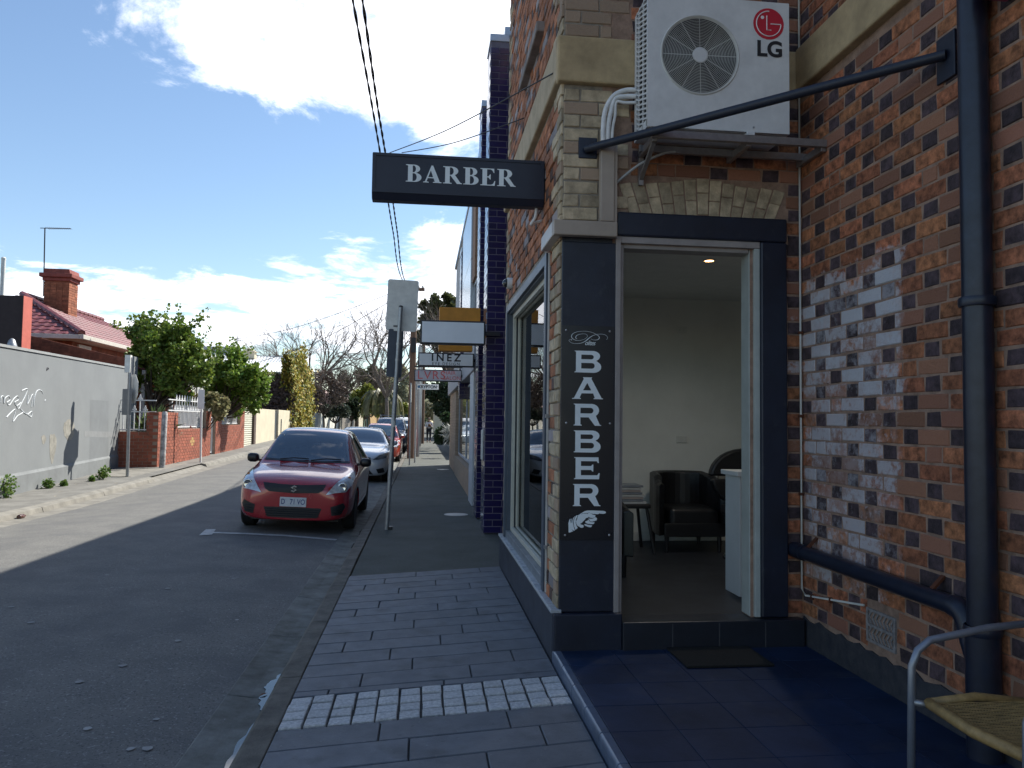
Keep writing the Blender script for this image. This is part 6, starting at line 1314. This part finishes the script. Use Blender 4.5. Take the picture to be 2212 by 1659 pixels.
Yv = Yv+RNG.normal(0, .22, n); bul = .16*np.sin(Yv*2.1+Zv*9)+.12*np.sin(Yv*5.3-Zv*17); pos = np.stack([-6.95+bul+RNG.normal(0, .10, n), Yv, Zv*np.array([ztop(y) for y in Yv])*(1+.05*np.sin(Yv*4.1))+RNG.normal(0, .16, n)], 1)
def leafquads(pos, size, nrm_, spread, asp=.45):
    n = len(pos); a_ = RNG.normal(size=(n, 3))*spread; a_[:, 2] -= .6; a_ -= nrm_*(a_ @ nrm_)[:, None]*.6; a_ /= np.linalg.norm(a_, axis=1)[:, None]; b_ = np.cross(a_, nrm_+RNG.normal(size=(n, 3))*.45); b_ /= np.linalg.norm(b_, axis=1)[:, None]; s_ = size*RNG.uniform(.6, 1.3, n)[:, None]
    return np.stack([pos, pos+a_*s_*.45+b_*s_*asp, pos+a_*s_, pos+a_*s_*.45-b_*s_*asp], 1)
pe = np.stack([RNG.uniform(-7.5, -6.95, 1500), y6-.05+RNG.normal(0, .08, 1500), RNG.uniform(.72, 1.0, 1500)**1.0*iz1*RNG.uniform(.75, .97, 1500)], 1)
quads('ivy', leafquads(np.concatenate([pos, pe]), .17, np.array([1., 0, .2]), .7), ivm, t)
n = 4500; pos = np.stack([RNG.uniform(-10, -6.9, n), y6-.02+RNG.normal(0, .06, n), RNG.uniform(.1, 1.02, n)*iz0+RNG.normal(0, .05, n)], 1); quads('shaded_ivy', leafquads(pos, .15, np.array([0, -1., .2]), .7), ivb, t)  # near side of the ivy: its shade is put into the dark leaf colour
n = 900; pos = np.stack([RNG.uniform(-10, -7, n), y6+.2+RNG.normal(0, .12, n), iz0+RNG.normal(0.02, .12, n)], 1); quads('ivy_crest', leafquads(pos, .15, np.array([.5, -.5, .7]), .7), M('ivy_green', (.16, .17, .04), .6, rnd=.3, trans=.2), t)
# --- walls and paling fences further on
t = thing('white_panel_fence', 'white panel fence with grey ribbed end beyond the ivy', 'fence', (-7, y7, zl(y7))); wpf = M('white_panel', (.66, .66, .60), .6, var=.12, vs=2)
ya, yb, yc_, yd = yat(672, -7.15), yat(692, -6.95), yat(717, -6.95), yat(734, -6.95)
zt = ony(700, 893, yb).z; build(MB().box(-7.2, -7.1, ya, yb-.02, 0, zt), 'ribbed_end', M('ribbed_grey', (.36, .37, .36), .6, var=.1), t)
for k in range(16): y = ya+(yb-ya)*k/16; build(MB().box(-7.1, -7.07, y, y+.05, 0, zt-.02), 'rib', MATS['ribbed_grey'], t)
build(MB().box(-7.1, -6.95, yb, yc_, 0, zt), 'panel', wpf, t, bev=.01); build(MB().box(-7.1, -6.95, yc_+.15, (yc_+yd)/2, 0, zt+.05), 'panel', wpf, t, bev=.01); build(MB().box(-7.1, -6.95, (yc_+yd)/2+.25, yd, 0, zt+.05), 'panel', wpf, t, bev=.01)
pcs = [M('paling_grey', (.22, .20, .17), .85, var=.3), M('paling_cream', (.55, .50, .38), .8, var=.2), M('paling_green', (.05, .10, .06), .7, var=.2), M('paling_tan', (.42, .28, .12), .8, var=.2), M('paling_brown', (.20, .12, .075), .85, var=.3)]
labs = ['grey weathered paling fence past the white panels', 'cream painted paling fence after the grey palings', 'dark green paling fence between cream and tan lengths', 'tan timber paling fence with climbing shrubs above', 'brown paling fence at the far end of the row']
edges = [737, 772, 786, 796, 815, 836]
for k in range(5):
    e0_, e1_ = yat(edges[k], -6.7+.12*k), yat(edges[k+1], -6.7+.12*k); X_ = -6.7+.12*k; t = thing('paling_fence', labs[k], 'fence', (X_, e0_, zl(e0_))); y = e0_; rail = build(MB().bar((X_-.05, e0_, zl(e0_)+1.4), (X_-.05, e1_, zl(e1_)+1.4), .05, .08), 'rail', pcs[k], t); st_ = .16 if k < 3 else .22
    while y < e1_: h_ = 1.72+random.uniform(-.05, .05); build(MB().box(X_-.02, X_, y, y+st_-.02, -.05, zl(y)+h_), 'paling', pcs[k], t); y += st_
# --- white roofed house behind
t = thing('metal_roof_house', 'house with bright white corrugated iron roof behind the cream walls', 'house', (-12, 42, zl(42))); cor = M('white_corrugated', (.70, .71, .70), .35, .1, var=.06)
ha, hb2 = ony(505, 803, 44), ony(610, 812, 44); hr0, hr1 = ony(500, 770, 49), ony(645, 775, 49)
def corr(p, q, r_, s_, n, name):
    mb = MB()
    for k in range(n+1): u = k/n; dz_ = .035 if k % 2 else 0; A_ = p+(q-p)*u; B__ = r_+(s_-r_)*u; mb.v += [(A_.x, A_.y, A_.z+dz_), (B__.x, B__.y, B__.z+dz_)]
    for k in range(n): mb.f.append((2*k, 2*k+2, 2*k+3, 2*k+1))
    return build(mb, name, cor, t)
lft, rgt = ony(430, 800, 44), ony(612, 812, 44); rd0, rd1 = ony(425, 763, 50), ony(645, 774, 50); rgt.x = min(rgt.x, -7.9); rd1.x = min(rd1.x, -7.9); corr(lft, rgt, rd0, rd1, 64, 'front_roof')
build(MB().box(lft.x, rgt.x, 50.0, 52, 0, rd0.z-.05), 'rear_block', M('house_grey', (.40, .41, .42), .7), t); build(MB().box(lft.x+.3, rgt.x-.3, 44.3, 49.9, 0, lft.z-.25), 'walls', cw, t); build(MB().box(lft.x, rgt.x, 43.9, 44.05, lft.z-.22, lft.z+.0), 'gutter', white, t)
build(MB().box(rd0.x, rd1.x-4, 50.0, 56, rd0.z-.04, rd0.z+.45), 'upper_storey', M('upper_grey', (.36, .38, .40), .6), t)
vn = ony(540, 770, 49); build(MB().box(vn.x-.35, vn.x+.35, 48.6, 49.2, vn.z-.15, vn.z+.25), 'roof_vent', cw, t); build(MB().prism([(vn.x-.45, vn.z+.251), (vn.x+.45, vn.z+.251), (vn.x, vn.z+.5)], 48.5, 49.3), 'vent_cap', cw, t)
for px, lab, hgt in ((513, 'thin aerial on the white roofed house', 742),):
    q_ = ony(px, 770, 52); w_ = ony(px, hgt-15, 52); o = thing('roof_aerial', lab, 'aerial', q_); build(MB().tube([q_, w_], .02, 6), 'mast', galv, o); build(MB().tube([w_-Vector((.4, 0, .25)), w_+Vector((.4, 0, -.25))], .012, 5), 'boom', galv, o)
    for k in range(6): p = w_+Vector((-.35+.14*k, 0, -.22-.0)); build(MB().tube([p-Vector((0, 0, .15)), p+Vector((0, 0, .15))], .008, 4), 'element', galv, o)
for px in (430, 465):
    p = ony(px, 757, 52.5); o = thing('solar_panel', 'dark tilted solar panel '+('nearer the tiled house' if px == 430 else 'nearer the thin aerial')+' on the grey upper storey', 'solar panel', p, group='solar panels on the grey upper storey'); mb = MB(); mb.prism([(p.x-.7, p.z-.05), (p.x+.9, p.z-.30), (p.x+.9, p.z-.25), (p.x-.7, p.z)], 52, 53); build(mb, 'panel', wgl, o); build(MB().bar((p.x-.6, 52.5, p.z-.6), (p.x-.6, 52.5, p.z-.03), .04, .04), 'strut', galv, o)

# ================================================================== TREES AND SHRUBS
bark = M('bark', (.10, .075, .055), .9, var=.3, vs=12, bump=.5, bs=40); barkg = M('grey_bark', (.19, .155, .13), .9, var=.3, vs=8, bump=.5, bs=30)
def leafm(name, col, rnd=.4, hue=.025, tr=.3): return M(name, col, .5, rnd=rnd, hue=hue, trans=tr, var=.1, spec=.5)
def tree_px(name, label, cat, base, Y_, blobs, n, size, lm_, trunk_r=.09, group=None, bk=bark, sub=5, spread=.55, stems=1, shell=.45, asp=.45, shoots=0):
    """blobs: (px, py, r in photo pixels) outline of the crown; each is broken into smaller clumps at its own depth"""
    t = thing(name, label, cat, base, group=group); C_, R_ = [], []
    for px, py, rp in blobs:
        yy = Y_+random.uniform(-.5, .5)*rp*Y_/FOC*1.2; c = ony(px, py, yy); r_ = rp*yy/FOC
        for _ in range(sub):
            d_ = Vector((random.gauss(0, 1), random.gauss(0, 1), random.gauss(0, 1))).normalized()*r_*spread*random.uniform(.5, 1.15); C_.append(tuple(c+d_)); R_.append(r_*random.uniform(.32, .55))
    LV = [leaves(C_, R_, n, size, shell=shell, asp=asp)]; top_ = sorted(range(len(C_)), key=lambda i: -C_[i][2])
    for _ in range(shoots):                     # young shoots that break the outline
        c = Vector(C_[random.choice(range(len(C_)))]); d_ = Vector((random.gauss(0, .55), random.gauss(0, .55), random.uniform(.3, 1.2))).normalized(); r_ = random.choice(R_); l_ = random.uniform(.35, .75)
        pts_ = [tuple(c+d_*(r_*.8+l_*q/7)) for q in range(8)]; LV.append(leaves(pts_, [.05]*8, 34, size, asp=asp))
    quads('crown', np.concatenate(LV), lm_, t); cen = Vector(np.mean(np.array(C_), 0)); b_ = Vector(base)
    mb = MB()
    for s_ in range(stems):
        o_ = Vector((random.uniform(-.15, .15), random.uniform(-.15, .15), 0))*(stems-1); m_ = b_+(cen-b_)*.45+Vector((random.uniform(-.15, .15), 0, 0))+o_; mb.tube(stroke([b_+o_*.4, b_+(m_-b_)*.5+Vector((.05, 0, 0)), m_], 4), [trunk_r*(1-.05*k) for k in range(9)], 8)
        for c in random.sample(C_, min(len(C_), 14)): c = Vector(c); mb.tube(stroke([m_, m_+(c-m_)*.5+Vector((0, 0, -.1)), c], 3), [trunk_r*.5*(1-.12*k) for k in range(7)], 5)
    build(mb, 'trunk', bk, t, smooth=True); return t
lm1 = leafm('glossy_leaf', (.155, .225, .035)); lm2 = leafm('lime_leaf', (.17, .26, .036)); dk = leafm('dark_leaf', (.035, .058, .024)); ol = leafm('olive_leaf', (.085, .095, .035)); bl_g = leafm('bluegreen_leaf', (.10, .125, .085)); yl = leafm('yellow_green_leaf', (.19, .21, .035)); pk = leafm('pale_bloom', (.34, .34, .22)); tw = leafm('twig_haze', (.20, .15, .12), .3, .01, .1)
tree_px('garden_tree', 'bushy glossy green tree behind the corner of the iron railings', 'tree', (-8.3, 24.2, zl(24)), 24.6, [(340, 750, 42), (310, 770, 34), (375, 745, 36), (300, 735, 22), (350, 720, 22), (395, 735, 20), (390, 780, 40), (345, 805, 42), (410, 800, 34), (430, 790, 26), (320, 820, 26), (375, 840, 30), (400, 712, 10), (302, 715, 12), (440, 815, 24), (428, 760, 16)], 19000, .105, lm1, .07, stems=3, spread=.9, sub=7, shoots=90)
tree_px('garden_tree', 'second bright green garden tree overhanging the fence by the garage', 'tree', (-7.9, 28.6, zl(28)), 28.8, [(510, 815, 40), (480, 825, 34), (545, 825, 34), (555, 850, 28), (500, 850, 40), (465, 850, 26), (530, 865, 26), (515, 785, 16), (475, 790, 14), (565, 835, 16), (520, 772, 8), (478, 775, 7)], 16000, .105, lm2, .07, stems=3, spread=.9, sub=7, shoots=80)
tree_px('variegated_shrub', 'pale variegated shrub leaning through the iron railings by the gate', 'shrub', (-7.4, 25.6, zl(25)), 25.8, [(455, 868, 22), (430, 862, 18), (480, 880, 20), (490, 868, 16), (470, 895, 16), (415, 870, 12)], 2600, .12, leafm('variegated_leaf', (.30, .28, .14), .5), .03, sub=4)
tree_px('yucca', 'spiky strap leaved garden plant behind the fence return', 'plant', (-8.0, 22.4, zl(22)), 22.6, [(345, 925, 16), (318, 930, 14), (330, 915, 12)], 300, .45, leafm('strap_leaf', (.10, .15, .05)), .03, sub=3, asp=.08)
tree_px('red_flower_plant', 'low plant with red flowers behind the fence railings', 'plant', (-7.65, 24.3, zl(24)), 24.3, [(395, 922, 9), (404, 926, 7)], 260, .09, leafm('red_bloom', (.22, .03, .03)), .02, sub=3)
# bare winter trees
def bare_tree(name, label, base, top_z, spread, seed, r0_=.2, m_=barkg, depth=6, lean=(0, 0), fork=.28):
    rr = random.Random(seed); t = thing(name, label, 'tree', base); tr, br = MB(), MB(); b_ = Vector(base); hgt = top_z-b_.z
    m = b_+Vector((lean[0]*.4, lean[1]*.4, hgt*fork)); tr.tube(stroke([b_, b_+(m-b_)*.5+Vector((.05, .05, 0)), m], 3), [r0_*(1-.06*k) for k in range(7)], 9); build(tr, 'trunk', m_, t, smooth=True)
    def grow(p, d, l_, r_, k):
        if k == 0 or r_ < .004: return
        d = (d+Vector((rr.gauss(0, .16), rr.gauss(0, .16), rr.gauss(.02, .12)))).normalized(); mid = p+d*l_*.5+Vector((rr.gauss(0, .05), rr.gauss(0, .05), rr.gauss(0, .05)))*l_; q = p+d*l_
        br.tube([p, mid, q], [r_, r_*.82, r_*.66], 5 if k > 3 else 3, cap=False)
        for i in range(3 if k > 2 else (3 if rr.random() < .6 else 2)):
            ax = Vector((rr.gauss(0, 1), rr.gauss(0, 1), rr.gauss(0, 1))).normalized(); ang = rr.uniform(.25, .85)
            nd = (Matrix.Rotation(ang, 3, ax) @ d); grow(q if i < 2 else mid, nd, l_*rr.uniform(.64, .84), r_*rr.uniform(.50, .64), k-1)
    n0 = 5
    for i in range(n0):
        a_ = 2*math.pi*i/n0+rr.uniform(-.4, .4); d = Vector((math.cos(a_)*spread/hgt*1.1+lean[0]*.1, math.sin(a_)*spread/hgt*1.1, .75)).normalized(); grow(m, d, hgt*.25, r0_*.62, depth)
    build(br, 'branches', m_, t); return t
p = ony(690, 900, 52); zt = ony(650, 705, 52).z; bare_tree('bare_tree', 'spreading leafless tree rising behind the ivy covered wall', (p.x-.9, 53, .4), zt+1.6, 6.0, 3, .19, lean=(-.6, 0), depth=7)
p = ony(840, 900, 58); bare_tree('bare_tree', 'leafless tree with fine twigs behind the parking sign', (p.x-.2, 58, .3), ony(810, 690, 58).z+1.6, 6.0, 11, .19, depth=7)
p = ony(720, 900, 70); bare_tree('bare_tree', 'brown leafless tree farther off between the two larger bare trees', (p.x, 70, .4), ony(720, 770, 70).z, 5.5, 5, .25, bark, depth=6)
p = ony(770, 900, 74); bare_tree('bare_tree', 'thin upright leafless tree above the paling fences', (p.x, 74, .4), ony(770, 765, 74).z, 5.0, 21, .22, bark, depth=6)
p = ony(975, 900, 44); bare_tree('bare_tree', 'leafless branches beside the tall dark tree on the right', (p.x+.6, 44, 0), ony(970, 640, 44).z, 3.0, 31, .16, barkg, depth=6)
# leafy masses along the left
def shr(label, px, py, Y_, blobs, n, size, m_, nm='garden_shrub', cat='shrub', **k):
    b = ony(px, py, Y_); tree_px(nm, label, cat, (b.x, Y_, zl(Y_)), Y_, blobs, n, size, m_, .08, **k)
shr('brown twiggy shrub mass beside the ivy wall', 700, 900, 54, [(690, 850, 34), (720, 860, 36), (700, 820, 26), (735, 840, 28), (680, 880, 18)], 5200, .13, tw)
shr('grey green rounded shrub above the white panel fence', 720, 900, 56, [(715, 885, 20), (735, 880, 20), (745, 890, 16), (700, 893, 10)], 2600, .16, bl_g)
shr('dark blue green shrub between the fences', 755, 900, 60, [(757, 870, 20), (762, 890, 20), (750, 885, 12)], 2400, .17, dk)
shr('yellow green leafy tree over the paling fences', 790, 900, 66, [(780, 860, 26), (800, 870, 24), (775, 880, 20), (815, 885, 16), (795, 845, 16), (785, 893, 14)], 5200, .20, yl, 'street_tree', 'tree')
shr('olive tree mass behind the yellow green tree', 800, 900, 78, [(780, 820, 30), (815, 835, 30), (745, 825, 26), (830, 860, 22), (800, 805, 18)], 4600, .22, ol, 'street_tree', 'tree')
b_ = ony(826, 900, 60); t = thing('palm', 'drooping palm beside the far paling fence', 'palm', (b_.x, 60, zl(60))); c_ = ony(826, 855, 60); mb = MB(); mb.tube([(b_.x, 60, 0), c_], [.2, .16], 8); build(mb, 'trunk', bark, t); fr_ = MB()
for k in range(34):
    a_ = 2*math.pi*k/34; l_ = random.uniform(1.2, 1.9); e = random.uniform(-.2, .7); P = [c_, c_+Vector((math.cos(a_)*l_*.5, math.sin(a_)*l_*.5, l_*.35*(e+.3))), c_+Vector((math.cos(a_)*l_*.9, math.sin(a_)*l_*.9, -.2*l_+e*.3)), c_+Vector((math.cos(a_)*l_, math.sin(a_)*l_, -.9*l_+e*.3))]; S_ = stroke(P, 4); w_ = Vector((-math.sin(a_), math.cos(a_), 0))
    for i in range(len(S_)-1):
        for s_ in (-1, 1): fr_.add([S_[i], S_[i+1], S_[i+1]+w_*s_*.20+Vector((0, 0, -.22)), S_[i]+w_*s_*.16+Vector((0, 0, -.16))], [(0, 1, 2, 3)])
build(fr_, 'fronds', leafm('palm_frond', (.13, .13, .05)), t)
shr('far pale blossoming tree at the street end', 865, 905, 95, [(855, 830, 26), (872, 845, 24), (850, 860, 20), (880, 815, 18), (868, 800, 14)], 4200, .24, pk, 'street_tree', 'tree')
shr('far bright green tree below the blossoming one', 862, 905, 88, [(860, 878, 16), (845, 885, 16), (875, 882, 14), (852, 868, 12)], 3000, .22, yl, 'street_tree', 'tree')
shr('distant dark tree mass closing the street', 850, 905, 120, [(838, 830, 22), (825, 815, 22), (885, 830, 26), (905, 850, 30), (930, 860, 34), (835, 870, 30)], 5200, .40, dk, 'street_tree', 'tree')
shr('low pale green tree closing the right footpath', 930, 905, 110, [(922, 880, 20), (940, 875, 18), (912, 890, 12), (930, 895, 16)], 2600, .3, pk, 'street_tree', 'tree')
# right hand side beyond the lane
tree_px('pine_tree', 'tall dark spreading tree rising behind the purple building', 'tree', (2.6, 46, 0), 46, [(940, 665, 22), (925, 690, 22), (955, 680, 26), (975, 660, 22), (920, 720, 24), (950, 730, 30), (975, 720, 30), (915, 660, 12), (940, 645, 12), (965, 640, 10), (990, 700, 30)], 9000, .20, ol, .24)
tree_px('overhanging_tree', 'dark evergreen tree overhanging the right footpath past the lane', 'tree', (2.4, 40, 0), 40, [(945, 850, 22), (960, 845, 24), (970, 870, 26), (955, 880, 22), (975, 840, 24), (935, 860, 14), (925, 845, 12), (985, 860, 24), (965, 895, 22)], 9500, .13, dk, .14)
tree_px('hedge_bush', 'dense dark green bush spilling over the right footpath edge', 'shrub', (1.9, 36.5, 0), 36.5, [(965, 925, 24), (955, 940, 20), (975, 945, 22), (968, 905, 18), (982, 925, 22), (950, 948, 12)], 7500, .10, leafm('bush_leaf', (.040, .075, .028)), .06)
tree_px('silver_plant', 'spiky silvery grey plant beside the cream brick pier', 'plant', (1.35, 31.5, 0), 31.5, [(972, 935, 12), (978, 925, 10), (976, 945, 10)], 170, .42, leafm('silver_leaf', (.30, .32, .30)), .02, sub=3, asp=.05, shell=.1)
# right hand boundary beyond the lane: paling fence, dark gate, houses behind the trees
t = thing('timber_boundary', 'tall dark timber boundary fence beyond the lane on the right', 'fence', (2.3, 31, 0)); df_ = M('dark_fence', (.10, .085, .07), .85, var=.3)
y = 31.
while y < 60: build(MB().box(2.3, 2.34, y, y+.28, 0, 1.9+random.uniform(-.03, .03)), 'paling', df_, t); y += .3
build(MB().box(2.34, 2.40, 31, 60, 1.4, 1.5), 'rail', df_, t)
t = thing('corner_house', 'dark grey house gable half hidden beyond the trees on the right', 'house', (3, 62, 0)); build(MB().box(1.9, 9, 62, 74, 0, 3.4), 'walls', M('charcoal_wall', (.05, .055, .075), .8), t); build(MB().prism([(1.6, 3.4), (9.3, 3.4), (5.4, 5.6)], 61.6, 74.4), 'roof', M('slate_roof', (.10, .10, .11), .6), t)
build(MB().box(1.889, 1.899, 64, 65.2, .9, 2.3), 'window', offw, t)
# far houses and hill of trees that close the view
for k, (x, y, w_, h_) in enumerate(((-16, 84, 8, 4.2), (-14, 104, 7, 4.6), (5, 96, 7, 4.2))):
    t = thing('far_house', ('pale gabled house far up the left side behind trees', 'second distant gabled house on the left', 'distant gabled house on the right of the street')[k], 'house', (x, y, 0)); build(MB().box(x-w_/2, x+w_/2, y, y+10, 0, h_-1), 'walls', cw, t); build(MB().prism([(x-w_/2-.4, h_-1), (x+w_/2+.4, h_-1), (x, h_+1.2)], y-.4, y+10.4), 'roof', M('far_roof', (.22, .13, .11), .7), t)
    for q in (-1.5, 1.5): build(MB().box(x+q-.5, x+q+.5, y-.05, y-.001, 1, 2.3), 'window', wgl, t)
C_, R_ = [], []
for k in range(150): x = random.uniform(-120, 120); C_.append((x, random.uniform(150, 210), random.uniform(0, 4.5))); R_.append(random.uniform(2.5, 5))
o = quads('distant_wood', leaves(C_, R_, 30000, .9), leafm('distant_leaf', (.055, .075, .04))); tag(o, 'far off belt of trees along the horizon', 'trees', kind='stuff')
# ------------------------------------------------------------------ person on the footpath
def skin_person(base):
    t = thing('person', 'person in a white top and dark trousers walking down the footpath', 'person', base)
    J = {'pel': (0, 0, .94), 'spine': (0, 0, 1.12), 'chest': (0, 0, 1.32), 'neck': (0, -.01, 1.46), 'head0': (0, -.02, 1.55), 'head1': (0, -.02, 1.68), 'hl': (-.10, 0, .90), 'kl': (-.11, -.04, .50), 'al': (-.10, .03, .09), 'tl': (-.11, -.10, .05), 'hr': (.10, 0, .90), 'kr': (.10, -.10, .50), 'ar': (.09, -.10, .10), 'tr': (.10, -.24, .05), 'sl': (-.18, 0, 1.40), 'el': (-.24, .02, 1.13), 'wl': (-.14, -.16, 1.05), 'fl': (-.06, -.20, 1.08), 'sr': (.18, 0, 1.40), 'er': (.25, .0, 1.13), 'wr': (.14, -.18, 1.15), 'fr': (.06, -.20, 1.20)}
    E_ = [('pel', 'spine'), ('spine', 'chest'), ('chest', 'neck'), ('neck', 'head0'), ('head0', 'head1'), ('pel', 'hl'), ('hl', 'kl'), ('kl', 'al'), ('al', 'tl'), ('pel', 'hr'), ('hr', 'kr'), ('kr', 'ar'), ('ar', 'tr'), ('chest', 'sl'), ('sl', 'el'), ('el', 'wl'), ('wl', 'fl'), ('chest', 'sr'), ('sr', 'er'), ('er', 'wr'), ('wr', 'fr')]
    rad = {'pel': .145, 'spine': .135, 'chest': .15, 'neck': .055, 'head0': .085, 'head1': .075, 'hl': .10, 'hr': .10, 'kl': .065, 'kr': .065, 'al': .045, 'ar': .045, 'tl': .035, 'tr': .035, 'sl': .07, 'sr': .07, 'el': .048, 'er': .048, 'wl': .035, 'wr': .035, 'fl': .03, 'fr': .03}
    def grow(names, k, m_, nm, par, only=None):
        idx = {n: i for i, n in enumerate(names)}; me = bpy.data.meshes.new(nm); me.from_pydata([J[n] for n in names], [(idx[a_], idx[b_]) for a_, b_ in E_ if a_ in idx and b_ in idx], [])
        o = bpy.data.objects.new('tmp', me); COL.objects.link(o); o.modifiers.new('s', 'SKIN'); sub_ = o.modifiers.new('u', 'SUBSURF'); sub_.levels = 2
        for i, n in enumerate(names): me.skin_vertices[0].data[i].radius = (rad[n]*k,)*2; me.skin_vertices[0].data[i].use_root = (i == 0)
        bpy.context.view_layer.update(); out = bpy.data.meshes.new_from_object(o.evaluated_get(bpy.context.evaluated_depsgraph_get())); bpy.data.objects.remove(o); out.materials.clear(); out.polygons.foreach_set('use_smooth', [True]*len(out.polygons)); return link(nm, out, m_, par)
    grow(list(J), 1.0, M('skin', (.40, .24, .17), .6), 'body', t)
    grow(['pel', 'hl', 'kl', 'al', 'hr', 'kr', 'ar'], 1.14, M('dark_trousers', (.014, .014, .02), .8), 'trousers', t); grow(['pel', 'spine', 'chest', 'sl', 'el', 'wl', 'sr', 'er', 'wr'], 1.2, M('white_top', (.62, .60, .60), .8), 'top', t)
    build(MB().lathe([(.093, 1.60), (.10, 1.66), (.085, 1.73), (.04, 1.765)], (0, .0, 0), 14), 'hair', M('grey_brown_hair', (.17, .12, .09), .8), t, local=True, smooth=True)
    for s_, y in ((-1, -.03), (1, -.17)): build(MB().box(s_*.10-.045, s_*.10+.045, y-.12, y+.10, 0, .075), 'shoe', black, t, local=True, bev=.02)
    return t
pp = onz(926, 955.5, -.012); skin_person((pp.x, pp.y, -.012))
bg_ = build(MB().lathe([(.06, 0), (.10, .06), (.09, .16), (.05, .22)], (pp.x+.03, pp.y-.24, 1.10), 12), 'shoulder_bag', M('brown_bag', (.16, .07, .03), .7), smooth=True); tag(bg_, 'small brown bundle held against the chest of the walking person', 'bag')
